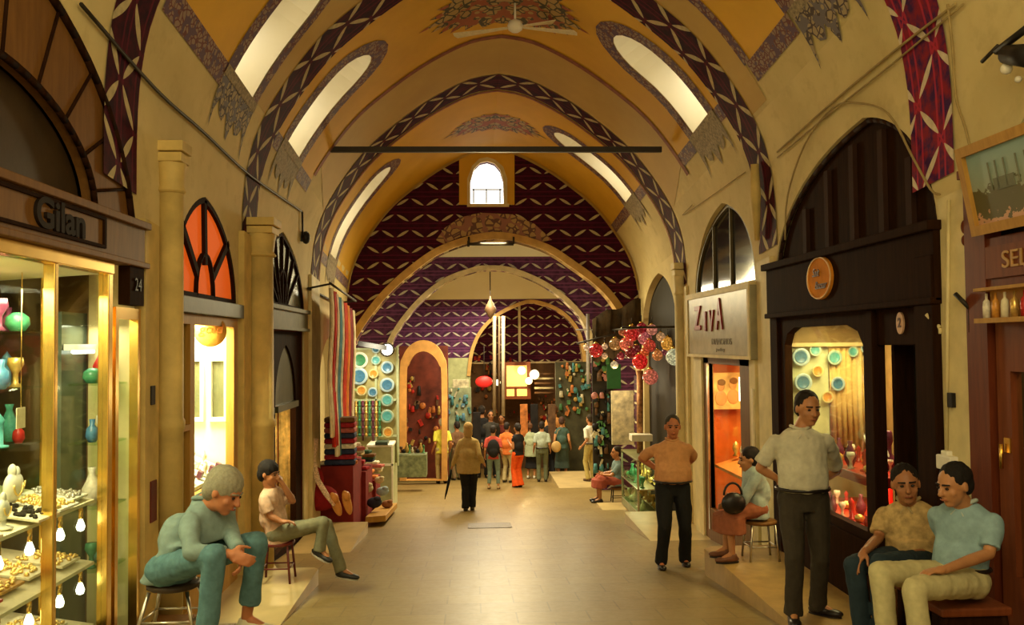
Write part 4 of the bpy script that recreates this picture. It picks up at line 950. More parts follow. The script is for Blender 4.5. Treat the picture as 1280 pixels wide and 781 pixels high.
# pillar with green plants next to the rack
b = MB()
r = random.Random(5)
for i in range(70):
    c = at(432+r.uniform(-6, 7), 440+r.uniform(-12, 55), 17.6+r.uniform(-.1, .1)); d = Vector((r.uniform(-1, 1), r.uniform(-.5, .5), r.uniform(-1, .3))).normalized()
    n_ = d.orthogonal().normalized()*.025; b.add([c, c+d*.06+n_, c+d*.14, c+d*.06-n_], [(0, 1, 2, 3)])
tag(b.build('hanging_plant', mat('leaf_green', (.10, .25, .04), .5)), 'green trailing plant hanging left of the plates rack', 'plant')
# ================================================================ right side shops
S = 1
Mt['oxblood'] = woodmat('oxblood_wood', (.10, .018, .006), (.16, .035, .010), .3)
t = thing('oxblood_shopfront', (XR, 5.0, -.5), 'red brown wooden shopfront with glazed door, far right', 'shopfront')
b = MB(); ws(b, S, [(5.44, -.5), (5.67, -.5), (5.67, 2.80), (5.44, 2.80)], [], -.05, .06); wb(b, S, 3.4, 5.45, 2.02, 2.34, -.05, .05); wb(b, S, 5.40, 5.69, 2.76, 2.82, -.05, .09)
b.ell((wx(S, .03), 5.70, 2.45), .03, .03, .05); b.ell((wx(S, .03), 5.70, 2.36), .03, .025, .04); b.build('frame', Mt['oxblood'], t, bevel=.006)
b = MB(); ws(b, S, rect(4.55, 5.40, -.5, 2.0), [rect(4.75, 5.26, .25, 1.50)], -.04, .03); b.build('door', Mt['woodred'], t, bevel=.008)
b = MB(); ws(b, S, rect(4.80, 5.20, -.4, .12), [rect(4.85, 5.15, -.32, .05)], .03, .045); b.build('door_moulding', Mt['oxblood'], t)
b = MB(); wb(b, S, 4.75, 5.26, .25, 1.50, -.02, -.01); b.build('door_glass', Mt['glass'], t)
b = MB(); b.cyl((wx(S, .06), 5.33, .9), (wx(S, .06), 5.33, 1.05), .012, n=8); b.build('handle', Mt['brass'], t)
b = MB(); wb(b, S, 5.27, 5.33, 1.0, 1.09, .03, .04); b.build('lock_plate', Mt['brass'], t)
b = MB(); wb(b, S, 4.4, 5.42, 2.08, 2.28, .05, .07); b.build('name_board', Mt['woodred'], t)
text('SELU', .15, mat('faded_gold_letters', (.40, .22, .06), .4), (wx(S, .075), 5.05, 2.18), RX, LY, t, depth=.004, sx=1.2)
room(S, 3.4, 5.62, -.5, 2.0, .8, 'wall_corner_shop', mat('dim_green_brown_wall', (.06, .045, .015), .6))
b = MB(); ws(b, S, [(3.4, 2.0)]+[p for p in OPR['one'] if p[1] > 2.0]+[(5.62, 2.0)], [], -.12, -.08); tag(b.build('arched_board', Mt['dark']), 'black arched panel above the corner shopfront on the right', 'board')
sh = thing('small_wall_shelf', (XR-.1, 5.1, 1.82), 'small lit shelf of bottles under the lettered board, far right', 'shelf')
b = MB(); wb(b, S, 4.4, 5.43, 1.80, 1.83, .03, .15); wb(b, S, 4.4, 5.43, 2.00, 2.02, .03, .15); b.build('boards', Mt['woodgold'], sh); b = MB(); wb(b, S, 4.4, 5.43, 1.83, 2.0, .035, .04); b.build('back', mat('amber_lit_back', (.45, .22, .04), .6), sh)
for i in range(7):
    D = 5.37-i*.095; nm, mm = [('pale', 't_white'), ('amber', 't_amber'), ('cream', 'cream'), ('golden', 't_gold'), ('red', 't_red'), ('yellow', 'py'), ('orange', 't_amber')][i]
    b = MB(); b.lathe([(.022, 1.831), (.024, 1.90), (.02, 1.935), (.008, 1.95), (.008, 1.985)], (wx(S, .10), D, 0), 10); tag(b.build('perfume_bottle', Mt[mm]), nm+' little bottle, number from the far end told by colour, on the small lit wall shelf' if 0 else nm+' little bottle on the small lit wall shelf, far right', 'bottle', 'bottles on the small wall shelf')
pt = thing('framed_painting', (XR-.1, 5.1, 2.36), 'gold framed painting of a mosque skyline over trees, leaning out', 'painting')
c = Vector((XR-.14, 5.06, 2.64)); ay = Vector((0, .42, 0)); az = Vector((-.05, .0, .28)); nx = Vector((-1, 0, -.18)).normalized()
fb_ = lambda u, v: c+ay*u+az*v
b = MB(); b.slab([(-1.5, -1), (1, -1), (1, 1), (-1.5, 1)], [[(-1.38, -.78), (.86, -.78), (.86, .78), (-1.38, .78)]], lambda u, v: fb_(u, v)+nx*.03, lambda u, v: fb_(u, v)-nx*.02); b.build('gold_frame', Mt['woodgold'], pt, bevel=.008)
def picmat():
    t_ = NT('skyline_painting'); co = t_.co('UV'); sp = t_.n('ShaderNodeSeparateXYZ'); t_.l(co, sp.inputs[0]); v = sp.outputs[1]; u = sp.outputs[0]
    n1 = t_.noise(co, 4, 5, .7); tr = t_.math('LESS_THAN', v, t_.math('SUBTRACT', t_.math('MULTIPLY', n1, 1.4), .75))
    c = t_.mix(t_.ramp(v, -.8, .8), (.34, .30, .16), (.22, .36, .34))
    c = t_.mix(tr, c, (.09, .08, .025))
    c = t_.mix(t_.math('LESS_THAN', v, t_.math('SUBTRACT', t_.math('MULTIPLY', t_.noise(co, 7, 2), .9), 1.12)), c, (.55, .30, .18))
    t_.l(c, t_.b.inputs['Base Color']); t_.b.inputs['Roughness'].default_value = .35; return t_.m
b = MB(); b.slab([(-1.4, -.8), (.88, -.8), (.88, .8), (-1.4, .8)], [], lambda u, v: fb_(u, v), lambda u, v: fb_(u, v)-nx*.01); b.build('canvas', picmat(), pt)
b = MB()
for u in (.35, .18, -.02, -.3, -.5): q = fb_(u, .02)+nx*.004; b.obox(q+az*.18, (0, .006, 0), az*.30, nx*.002)
b.obox(fb_(.05, .0)+nx*.004, (0, .10, 0), az*.13, nx*.002); b.build('painted_minarets', mat('painted_grey_green', (.13, .14, .08), .5), pt)
lp = thing('black_spot_lamp', onX(1262, 85, XR-.2), 'black spotlight fixture high on the right edge above the painting', 'lamp')
c = onX(1262, 88, XR-.22)
b = MB(); b.cyl(c+Vector((0, .02, .10)), c+Vector((0, -.25, -.0)), .055, .07, 14); b.cyl(c+Vector((.0, .12, .15)), c+Vector((.0, -.2, .19)), .022, n=8); b.build('housing', Mt['blackiron'], lp)
b = MB(); b.cyl(c+Vector((0, .1, .18)), c+Vector((-.03, .22, .12)), .012, n=8); b.build('clamp', Mt['iron'], lp)
b = MB(); b.cyl(c+Vector((.2, -.05, .1)), c+Vector((0, -.05, .05)), .018, n=8); b.build('bracket', Mt['iron'], lp)
b = MB(); b.ell(c+Vector((0, .03, .02)), .035, .03, .035); b.ell(c+Vector((0.01, -.06, -.07)), .02, .02, .02); b.build('lens', mat('pale_lens', (.7, .65, .5), .2), lp)
for i in range(6):
    D = 5.22-.09*(i % 3); z = .28 if i < 3 else 1.02; nm = [('red', 't_red'), ('white', 't_white'), ('crimson', 't_red'), ('gold', 't_gold'), ('olive', 't_green'), ('amber', 't_amber')][i]
    b = MB(); wb(b, S, D-.035, D+.035, z, z+(.22 if i < 3 else .12), -.22, -.12); tag(b.build('packet', Mt[nm[1]], bevel=.004), nm[0]+' packet standing behind the glazed door, far right', 'packet')
b = MB(); wb(b, S, 4.6, 5.4, .25, .28, -.35, -.06); wb(b, S, 4.6, 5.4, .99, 1.02, -.35, -.06); tag(b.build('door_shelves', Mt['woodred']), 'two wooden shelves behind the glazed door, far right', 'shelf')
lamp('corner_shop_light', (XR+.25, 5.0, 1.9), 3, (1, .75, .4), .3, 'AREA')

# dark wood shop
op = OPR['two']
t = thing('dark_wood_shopfront', (XR, 7.8, -.6), 'very dark wooden arched shopfront with round orange sign, right side', 'shopfront')
b = MB(); A = [p for p in inset(op, .02) if p[1] > 2.46]; ws(b, S, [(A[0][0], 2.44)]+A+[(A[-1][0], 2.44)], [], -.10, -.06); b.build('arch_board', Mt['wooddark'], t)
b = MB()
for D, z1 in ((8.65, 3.02), (8.1, 3.3), (7.55, 3.42), (7.0, 3.42), (6.55, 3.1)): wb(b, S, D-.045, D+.045, 2.5, z1, -.06, -.02)
for (x1, z1), (x2, z2) in zip(A, A[1:]): b.tube([(wx(S, -.03), x1, z1), (wx(S, -.03), x2, z2)], .025, 6)
b.build('arch_battens', mat('reddish_dark_batten', (.030, .010, .004), .8), t)
b = MB(); wb(b, S, 6.0, 9.5, 1.97, 2.52, -.1, .09); wb(b, S, 5.98, 9.53, 2.47, 2.54, -.1, .14); wb(b, S, 6.0, 9.5, 1.95, 2.0, -.1, .12); b.build('fascia', Mt['wooddark'], t, bevel=.008)
for q in ((6.02, 6.28, -.6, 2.3, -.05, .10), (9.28, 9.5, -.6, 1.97, -.05, .06), (7.05, 7.16, -.55, 1.95, -.05, .06)): b = MB(); wb(b, S, *q); b.build('post', Mt['wooddark'], t, bevel=.008)
b = MB(); wb(b, S, 6.28, 7.05, 1.66, 1.95, -.03, .02); b.build('transom_board', Mt['wooddark'], t, bevel=.008)
wo = [(7.16, .02), (9.28, .02), (9.28, 1.95), (7.16, 1.95)]
hole = [(7.28, .10), (9.14, .10), (9.14, 1.66), (9.05, 1.78), (8.85, 1.84), (7.6, 1.84), (7.38, 1.78), (7.28, 1.66)]
b = MB(); ws(b, S, wo, [hole], -.05, .03); wb(b, S, 7.16, 9.28, -.55, .02, -.08, .05); b.build('window_frame', Mt['wooddark'], t, bevel=.006)
b = MB(); ws(b, S, hole, [], -.02, -.01); b.build('window_glass', Mt['glass'], t)
b = MB(); wb(b, S, 6.30, 7.04, -.55, 1.66, -.30, -.26); b.build('doorway_shade_sheet', Mt['dark'], t)  # dark sheet stands in for the shade inside the open doorway
b = MB(); wb(b, S, 6.30, 6.36, -.5, 1.6, -.02, .03); b.build('door_edge', mat('grey_metal_edge', (.10, .09, .06), .3, .5), t)
sg = thing('round_shop_sign', (wx(S, .1), 7.98, 2.1), 'round orange sign on the very dark fascia', 'sign')
b = MB(); ws(b, S, [(7.98+.28*math.cos(a), 2.28+.20*math.sin(a)) for a in [2*PI*i/32 for i in range(32)]], [], .09, .112); b.build('disc', mat('orange_disc', (.62, .22, .015), .85), sg)
b = MB(); P = [Vector((wx(S, .117), 7.98+.27*math.cos(a), 2.28+.19*math.sin(a))) for a in [2*PI*i/32 for i in range(32)]]; b.tube(P, .008, 6, closed=True); b.build('rim', mat('pale_orange_rim', (.7, .42, .14), .4), sg)
ink = mat('dark_brown_ink', (.08, .02, .005), .5)
text('Sait', .11, ink, (wx(S, .12), 8.04, 2.33), RX, LY, sg, depth=.003, shear=.3); text('Bazaar', .10, ink, (wx(S, .12), 7.93, 2.21), RX, LY, sg, depth=.003, shear=.3)
sg = thing('oval_number_sign', (wx(S, .03), 6.63, 1.75), 'small oval orange and white sign above the dark doorway', 'sign')
b = MB(); P = [(6.63+.055*math.cos(a), 1.83+.085*math.sin(a)) for a in [2*PI*i/20 for i in range(20)]]; ws(b, S, P, [], .02, .035); b.build('plate', mat('pale_pink_plate', (.62, .36, .20), .5), sg)
text('2', .10, ink, (wx(S, .037), 6.63, 1.83), RX, LY, sg, depth=.002, bold=.003)
room(S, 6.1, 9.42, -.6, 1.95, 1.1, 'wall_dark_shop', mat('tan_shop_wall', (.35, .22, .08), .6))
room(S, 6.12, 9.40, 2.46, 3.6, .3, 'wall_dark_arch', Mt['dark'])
b = MB(); wb(b, S, 7.0, 7.05, -.6, 1.95, -1.05, -.1); tag(b.build('shop_partition', Mt['wooddark']), 'dark partition between the doorway and the red ware window', 'partition')
lamp('dark_shop_light', (XR+.45, 8.2, 1.9), 60, (1, .78, .36), .4, 'AREA', (0, 0, 0), 1.6)
for nm, z, dep in (('upper', .54, .75), ('lower', .06, .8)):
    b = MB(); wb(b, S, 7.3, 9.12, z-.09, z, -dep, -.04); tag(b.build('display_board', mat('red_lacquer_'+nm, (.36, .02, .012), .3), bevel=.01), nm+' red display board in the dark shop window', 'shelf')
# curtain, plates and red wares
b = MB(); nn = 36; V = []
for k in range(2):
    for j in range(nn+1): V.append((XR+.50+.58*j/nn, 9.28+.02*math.sin(j*1.7), (1.62, .56)[k]))
b.add(V, [(j, j+1, nn+2+j, nn+1+j) for j in range(nn)]); o = b.build('pleated_curtain', cloth('cream_curtain', (.66, .44, .16)), smooth=True); sd = o.modifiers.new('s', 'SOLIDIFY'); sd.thickness = .008
tag(o, 'cream pleated curtain at the back of the red ware window', 'curtain')
b = MB(); b.box((XR+.08, 9.30, .62), (XR+.50, 9.33, 1.68)); tag(b.build('plate_board', mat('pale_green_board', (.55, .55, .32), .5)), 'pale board carrying hung plates at the back of the dark shop', 'board')
b = MB(); b.box((XR+.06, 9.22, 1.64), (XR+1.05, 9.26, 1.68)); tag(b.build('lit_rail', mat('warm_rail', (.55, .42, .2), .4)), 'warm rail above curtain and plates in the dark shop window', 'rail')
for i, (D, z, R_, k) in enumerate([(8.93, 1.53, .12, 'b'), (8.9, 1.26, .12, 'b'), (8.66, 1.6, .08, 'g'), (8.62, 1.38, .08, 'y'), (8.88, 1.02, .11, 'y'), (8.3, 1.52, .10, 'g'), (8.25, 1.24, .095, 'b'), (7.7, 1.62, .08, 'b'), (7.5, 1.52, .09, 'w'), (8.45, 1.1, .08, 'y'), (7.95, 1.58, .07, 'g')]):
    plate((XR+.14+(9.0-D)*.58, 9.27, z), R_*.8, k, ['highest blue', 'second blue', 'small high green', 'small yellow', 'low yellow', 'middle green', 'lone blue white', 'small right blue', 'right white', 'tiny yellow', 'tiny green'][i]+' ceramic plate hung inside the dark shop window', 'plates hung in the dark shop')
r = random.Random(21)
for i in range(44):
    lvl = i % 2; z = (.54, .06)[lvl]; k = i//2; D = 7.38+(k % 11)*.155+r.uniform(-.03, .03); x = -.12-.22*(k//11)+r.uniform(-.04, .04)
    nm, mm = [('red', 't_red'), ('plum', 't_plum'), ('white', 't_white'), ('red', 't_red'), ('gold', 't_gold')][(i*7) % 5]
    b = MB(); trinket(b, (wx(S, x), D, z), i, r.uniform(.75, 1.2)); tag(b.build('glass_ware', Mt[mm]), '%s glassware on the %s red board, %s row, %s' % (nm, ('upper', 'lower')[lvl], 'back' if k//11 else 'front', ('nearest the doorway', 'toward the doorway', 'in the middle', 'toward the far side', 'at the far side', 'at the far side')[(k % 11)//2]), 'glassware', '%s glassware on the %s red board' % (nm, ('upper', 'lower')[lvl]))
for i, D in enumerate((8.15, 7.75, 7.45)):
    t = thing('water_pipe', (wx(S, -.4), D, .54), ['left', 'middle', 'right'][i]+' dark red water pipe with white hose on the upper red board', 'water pipe')
    b = MB(); b.lathe([(.05, 0), (.07, .05), (.06, .10), (.02, .15), (.02, .22), (.035, .26), (.03, .33), (.02, .35)], (wx(S, -.4), D, .54), 14); b.build('bottle', Mt['t_plum'], t)
    b = MB(); b.tube([(wx(S, -.38), D-.05+.02*k, .62+.035*k) for k in range(6)]+[(wx(S, -.38), D+.08, .74), (wx(S, -.38), D+.10, .64)], .01, 6); b.build('hose', Mt['white'], t)
lamp('red_ware_light', (XR+.3, 8.2, .44), 14, (1, .55, .25), .3, 'AREA', (0, 0, 0), 1.2)
b = MB(); wb(b, S, 7.9, 8.12, .10, .46, -.5, -.46); tag(b.build('red_bag', mat('bright_red_bag', (.75, .02, .01), .5), bevel=.01), 'bright red hanging bag behind the lower red display board', 'bag')
b = MB(); b.ell((wx(S, -.15), 7.42, .37), .035); tag(b.build('small_spot_bulb', Mt['bulb']), 'bright small bulb under the upper red display board', 'bulb')

# red lettered shop
op = OPR['three']
fanlight(S, op, 2.38, -.04, mat('tarnished_frame', (.10, .07, .02), .5), Mt['darkglass'], 'dark_fanlight', 'dark arched fanlight with pale vertical bars above the red lettered sign', [(11.95, 2.40, 11.95, 3.30, .012), (11.15, 2.40, 11.15, 3.42, .014)], None, w=.05)
b = MB(); wb(b, S, 10.02, 12.98, 2.36, 2.40, -.02, .12); tag(b.build('sign_ledge', Mt['stonepale']), 'pale ledge between the red lettered sign and dark fanlight', 'ledge')
sg = thing('lettered_shop_sign', (wx(S, .05), 11.5, 1.48), 'grey box sign with tall dark red letters', 'sign')
b = MB(); wb(b, S, 10.02, 12.96, 1.49, 2.36, -.02, .11); b.build('box', mat('grey_sign_face', (.33, .29, .17), .35), sg, bevel=.01)
b = MB(); ws(b, S, rect(10.02, 12.96, 1.49, 2.36), [rect(10.09, 12.89, 1.53, 2.32)], .11, .125); b.build('rim', Mt['stonepale'], sg)
rd = mat('dark_red_letters', (.26, .008, .012), .4)
text('Z', .46, rd, (wx(S, .118), 12.33, 2.02), RX, LY, sg, depth=.012, sx=1.05, bold=.012); text('I', .36, rd, (wx(S, .118), 11.92, 1.97), RX, LY, sg, depth=.012, sx=1.3, bold=.012)
text('V', .38, rd, (wx(S, .118), 11.62, 1.97), RX, LY, sg, depth=.012, sx=.95, bold=.012); text('A', .56, rd, (wx(S, .118), 11.25, 2.04), RX, LY, sg, depth=.012, sx=.75, bold=.012)
text('DIAMONDS', .115, mat('faint_grey_letters', (.16, .12, .06), .5), (wx(S, .114), 11.2, 1.70), RX, LY, sg, depth=.003, sx=1.5); text('jewellery', .06, mat('faint_grey_letters2', (.18, .14, .07), .5), (wx(S, .114), 11.25, 1.60), RX, LY, sg, depth=.003, sx=1.7)
t = thing('jewellery_shopfront', (XR, 11.5, -1.0), 'glazed shopfront with orange interior below the red lettered sign', 'shopfront')
for q in ((12.45, 12.88, -1.05, 1.49, -.04, .05), (10.10, 10.32, -1.0, 1.49, -.04, .04)): b = MB(); wb(b, S, *q); b.build('pale_post', Mt['stonepale'], t, bevel=.006)
b = MB(); wb(b, S, 12.18, 12.45, -1.05, 1.49, -.05, .02); wb(b, S, 10.32, 10.75, -1.0, 1.49, -.05, .02); wb(b, S, 10.3, 12.45, 1.40, 1.49, -.05, .02); wb(b, S, 10.7, 12.2, -1.05, -.60, -.05, .03); b.build('frame', Mt['wood'], t, bevel=.006)
b = MB(); wb(b, S, 10.75, 12.2, -.6, 1.42, -.02, -.01); b.build('glass', Mt['glass'], t)
b = MB(); wb(b, S, 12.18, 12.22, -.9, 1.4, -.04, .04); b.build('steel_edge', Mt['chrome'], t)
room(S, 10.12, 12.9, -1.05, 1.45, .7, 'wall_orange_shop', mat('orange_shop_wall', (.62, .13, .015), .6))
lamp('orange_shop_light', (XR+.35, 11.5, 1.40), 60, (1, .70, .30), .4, 'AREA', (0, 0, 0), 1.4)
ps = thing('portrait_poster', (wx(S, -.3), 11.3, .7), 'yellow portrait poster of two figures in the orange shop', 'poster')
b = MB(); b.box((XR+.17, 12.70, .72), (XR+.62, 12.74, 1.25)); b.build('sheet', mat('yellow_poster_sheet', (.62, .42, .14), .5, var=.5, sc=5), ps)
b = MB()
for D, z in ((XR+.30, 1.06), (XR+.48, 1.08)): b.ell((D, 12.70, z), .055, .008, .08, n=12); b.ell((D, 12.70, z-.18), .09, .008, .11, n=12)
b.build('printed_figures', mat('poster_skin', (.55, .28, .10), .5), ps)
b = MB()
for D, z in ((XR+.30, 1.11), (XR+.48, 1.13)): b.ell((D+.01, 12.695, z), .062, .008, .05, n=12)
b.build('printed_hair', mat('poster_hair', (.18, .08, .02), .6), ps)
b = MB(); b.poly([(wx(S, -.05), 10.8, .0), (wx(S, -.55), 10.8, .15), (wx(S, -.55), 10.8, .11), (wx(S, -.05), 10.8, -.04)], (0, 1.38, 0)); tag(b.build('sloped_display', mat('orange_display', (.60, .20, .04), .5)), 'sloped orange display ledge in the orange shop', 'shelf')
for i in range(12):
    D = 10.92+.11*i; x = -.14-.16*(i % 3); c = (wx(S, x), D, .02-.3*x*.9+.03)
    if i % 3: bust_c = Vector(c); b = MB(); b.lathe([(.05, 0), (.02, .03), (.05, .10), (.03, .18), (.0, .2)], c, 12); tag(b.build('jewel_cone', Mt['t_white' if i % 2 else 't_gold']), ('white' if i % 2 else 'gold')+' jewel cone on the sloped orange display', 'jewellery stand', 'jewel cones, '+('white' if i % 2 else 'gold'))
b = MB(); b.lathe([(.24, 0), (.22, .12), (.14, .25), (.0, .32)], (wx(S, -.45), 11.15, .13), 20); tag(b.build('pearl_dome', mat('pearl_white', (.70, .56, .30), .4, var=.4, sc=30)), 'large speckled pearl dome in the orange shop', 'jewellery stand')
b = MB(); wb(b, S, 10.95, 11.05, .95, 1.25, -.1, -.06); tag(b.build('lit_lamp_panel', Mt['tube']), 'small glowing white lamp at the right of the orange shop', 'lamp')
b = MB(); wb(b, S, 10.14, 10.2, .2, 1.15, .041, .06); tag(b.build('wall_tube', mat('pale_tube', (.75, .65, .42), .4)), 'pale vertical tube on the right post of the orange shop', 'tube')

# lantern shop
op = OPR['four']
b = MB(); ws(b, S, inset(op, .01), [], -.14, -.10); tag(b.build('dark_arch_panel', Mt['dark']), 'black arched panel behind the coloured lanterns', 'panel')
t = thing('dark_awning', (XR-.5, 15.5, 1.9), 'dark brown tattered awning above the coloured lanterns', 'awning')
b = MB(); V = []; nn = 14
for j in range(nn+1):
    D = 14.1+3.0*j/nn; V += [(XR-.02, D, 2.15-.03*j+.03*math.sin(j*2)), (XR-.75, D, 1.86-.035*j+.05*math.sin(j*1.3)), (XR-.80, D, 1.62-.04*j+.06*math.sin(j*2.7))]
V = []
for j in range(11):
    x = XR-.04-.95*j/10; q = .03*math.sin(j*2.3); V += [(x, 16.9+q, 2.55+.04*math.sin(j*1.1)-.035*j), (x, 16.85-q, 1.55-.02*j+.05*math.sin(j*1.9))]
b.add(V, [(2*j, 2*j+1, 2*j+3, 2*j+2) for j in range(10)]); o = b.build('cloth', mat('dark_brown_tarpaulin', (.05, .03, .012), .8, var=.5), t, smooth=True); sd = o.modifiers.new('s', 'SOLIDIFY'); sd.thickness = .02
b = MB(); b.cyl((XR-.6, 14.0, 1.95), (XR-.6, 17.1, 1.95), .02, n=8); b.cyl((XR, 14.1, 1.95), (XR-.9, 14.1, 1.95), .018, n=8); b.cyl((XR, 16.8, 2.0), (XR-1.3, 16.8, 1.7), .018, n=8); b.build('rods', Mt['iron'], t)
LN = [(790, 417, 10, 'red'), (783, 430, 9, 'coral'), (802, 410, 7, 'crimson'), (815, 412, 7, 'pink'), (806, 423, 9, 'rose'), (826, 421, 6, 'peach'), (835, 430, 9, 'amber'), (843, 446, 11, 'white'), (822, 444, 7, 'orange'), (812, 432, 8, 'scarlet'), (800, 452, 10, 'bright red'), (788, 441, 7, 'dark red'), (769, 430, 8, 'brown gold'), (745, 438, 9, 'ruby'), (733, 434, 4, 'cream'), (756, 433, 4, 'pale'), (813, 471, 10, 'salmon'), (796, 437, 6, 'maroon'), (776, 445, 5, 'wine'), (806, 440, 6, 'vermilion'), (832, 440, 5, 'plum'), (756, 445, 4, 'beige'), (768, 456, 5, 'ivory'), (778, 415, 5, 'russet')]
LC = {'red': (.55, .02, .015), 'coral': (.62, .12, .06), 'crimson': (.30, .01, .02), 'pink': (.60, .22, .16), 'rose': (.50, .12, .12), 'peach': (.70, .40, .18), 'amber': (.75, .34, .04), 'white': (.62, .66, .42), 'orange': (.62, .22, .06), 'scarlet': (.6, .06, .03), 'bright red': (.75, .015, .01), 'dark red': (.2, .01, .01), 'brown gold': (.30, .15, .04), 'ruby': (.4, .01, .01), 'cream': (.75, .5, .3), 'pale': (.7, .45, .25), 'salmon': (.65, .16, .10), 'maroon': (.15, .01, .015), 'wine': (.25, .02, .03), 'vermilion': (.65, .10, .02), 'plum': (.15, .02, .04), 'beige': (.6, .4, .2), 'ivory': (.75, .65, .4), 'russet': (.4, .1, .03)}
r = random.Random(2)
for i, (px, py, rp, nm) in enumerate(LN):
    D = 14.6+(850-px)*.022+r.uniform(-.15, .15) if px > 760 else 16.6; c = at(px, py, D); R_ = rp*D/1100
    t = thing('glass_lantern', c, '%s glass globe lantern hanging in the lantern cluster on the right' % nm, 'lantern', 'globe lanterns of the right hand cluster')
    b = MB(); q = [(0, -1), (.35, -.93), (.75, -.66), (.98, -.2), (.98, .2), (.75, .66), (.35, .93), (.3, 1)]; b.lathe([(R_*a, R_*z) for a, z in q], c, 16)
    lm = NT('lantern_'+nm.replace(' ', '_')); v = lm.n('ShaderNodeTexVoronoi'); lm.l(lm.co(), v.inputs['Vector']); v.inputs['Scale'].default_value = 26; cc = LC[nm]
    f = lm.ramp(v.outputs['Distance'], .1, .6); col = lm.mix(f, tuple(min(1, x*1.4+.03) for x in cc), tuple(x*.45 for x in cc)); lm.l(col, lm.b.inputs['Base Color']); lm.l(col, lm.b.inputs['Emission Color']); lm.b.inputs['Emission Strength'].default_value = .55; lm.b.inputs['Roughness'].default_value = .15
    b.build('globe', lm.m, t)
    b = MB(); b.lathe([(.34*R_, R_*.93), (.4*R_, R_*1.02), (.2*R_, R_*1.15), (.05*R_, R_*1.3)], c, 12); b.build('cap', Mt['brass'], t)
    b = MB(); b.cyl(c+Vector((0, 0, R_*1.25)), c+Vector((0, 0, max(R_*1.3+.1, min(1.25, 1.75-(c.z))))), .006, n=5); b.build('chain', Mt['iron'], t)
def px_box(name, px0, py0, px1, py1, D, dep, m_, label, cat, bevel=.01):
    a = at(px0, py1, D); c = at(px1, py0, D); b = MB(); b.box((a.x, D, a.z), (c.x, D+dep, c.z)); return tag(b.build(name, m_, bevel=bevel), label, cat)
pb_m = mat('cream_print_sheet', (.66, .60, .40), .5, var=.45, sc=9)
px_box('poster_board', 765, 488, 792, 556, 17.0, .05, pb_m, 'cream poster board with prints beneath the lanterns', 'board')
px_box('green_cloth', 759, 455, 776, 486, 17.05, .03, mat('deep_green_cloth', (.015, .07, .018), .8), 'deep green cloth hanging above the cream poster board', 'cloth')
b = MB(); b.cyl(at(800, 463, 16.2), at(800, 566, 16.2), .06, n=12); tag(b.build('carpet_roll_pole', mat('patterned_brown_pole', (.36, .18, .08), .7, var=.6, sc=15)), 'patterned brown pole standing between posters and lanterns', 'pole')
px_box('glass_case', 808, 487, 848, 570, 17.0, .15, mat('blue_grey_glassware', (.16, .22, .20), .2, var=.7, sc=16), 'tall case of blue grey glassware behind the orange shirt man', 'case')
px_box('white_box', 838, 487, 852, 520, 15.5, .08, Mt['white'], 'white box at the upper right of the glassware case', 'box')
ct = thing('glass_counter', at(800, 630, 15.6), 'low greenish glass counter on the right below the poster board', 'counter')
a = at(777, 548, 16.4); c = at(822, 548, 15.4)
P0, P1_, P2_, P3_ = at(776, 552, 16.9), at(826, 552, 15.3), None, None
x0, x1, y0, y1 = P0.x, XR-.12, 15.25, 16.9; zt_ = -.34; zb = -1.38
gm = mat('yellow_green_lit_ware', (.52, .48, .16), .35, var=.6, sc=9)
b = MB(); b.box((x0, y0, zt_-.03), (x1, y1, zt_)); b.build('top', mat('dim_green_board', (.20, .20, .09), .4), ct, bevel=.008); b = MB(); b.box((x0, y0, zb), (x1, y1, zb+.14)); b.build('plinth', mat('dim_green_board', (.20, .20, .09), .4), ct, bevel=.008)
b = MB(); [b.box((x, y, zb), (x+.03, y+.03, zt_)) for x in (x0, x1-.03) for y in (y0, y1-.03)]; b.box((x0, y0, (zb+zt_)/2), (x1, y1, (zb+zt_)/2+.015)); b.build('posts', Mt['chrome'], ct)
b = MB(); b.box((x0+.01, y0+.008, zb+.14), (x1-.01, y0+.012, zt_-.03)); b.box((x0+.008, y0+.01, zb+.14), (x0+.012, y1-.01, zt_-.03)); b.build('glass', Mt['greenglass'], ct)
r = random.Random(8)
for i in range(20):
    lvl = i % 2; z = (zb+.14, (zb+zt_)/2+.015)[lvl]; b = MB(); k = i//2; trinket(b, (x0+.12+.28*(k % 2), y0+.15+.16*k, z), i, 1.5)
    nm = ('white', 'gold', 'amber', 'green')[(i*3) % 4]; tag(b.build('glass_ware', Mt['t_'+nm]), '%s ware inside the low glass counter, %s shelf, %s' % (nm, ('bottom', 'middle')[lvl], ('nearest end', 'near part', 'centre', 'far part', 'far end')[k//2]), 'glassware', '%s ware inside the low counter' % nm)
lamp('counter_light', ((x0+x1)/2, 16.0, zt_-.06), 10, (1, .9, .55), .3, 'AREA', (0, 0, 0), 1.2)
px_box('counter_tray', 790, 543, 816, 552, 15.9, .3, Mt['white'], 'white tray lying on the low greenish glass counter', 'tray')
lamp('lantern_shop_light', (XR-.6, 16.3, 1.0), 20, (1, .75, .4), .08)

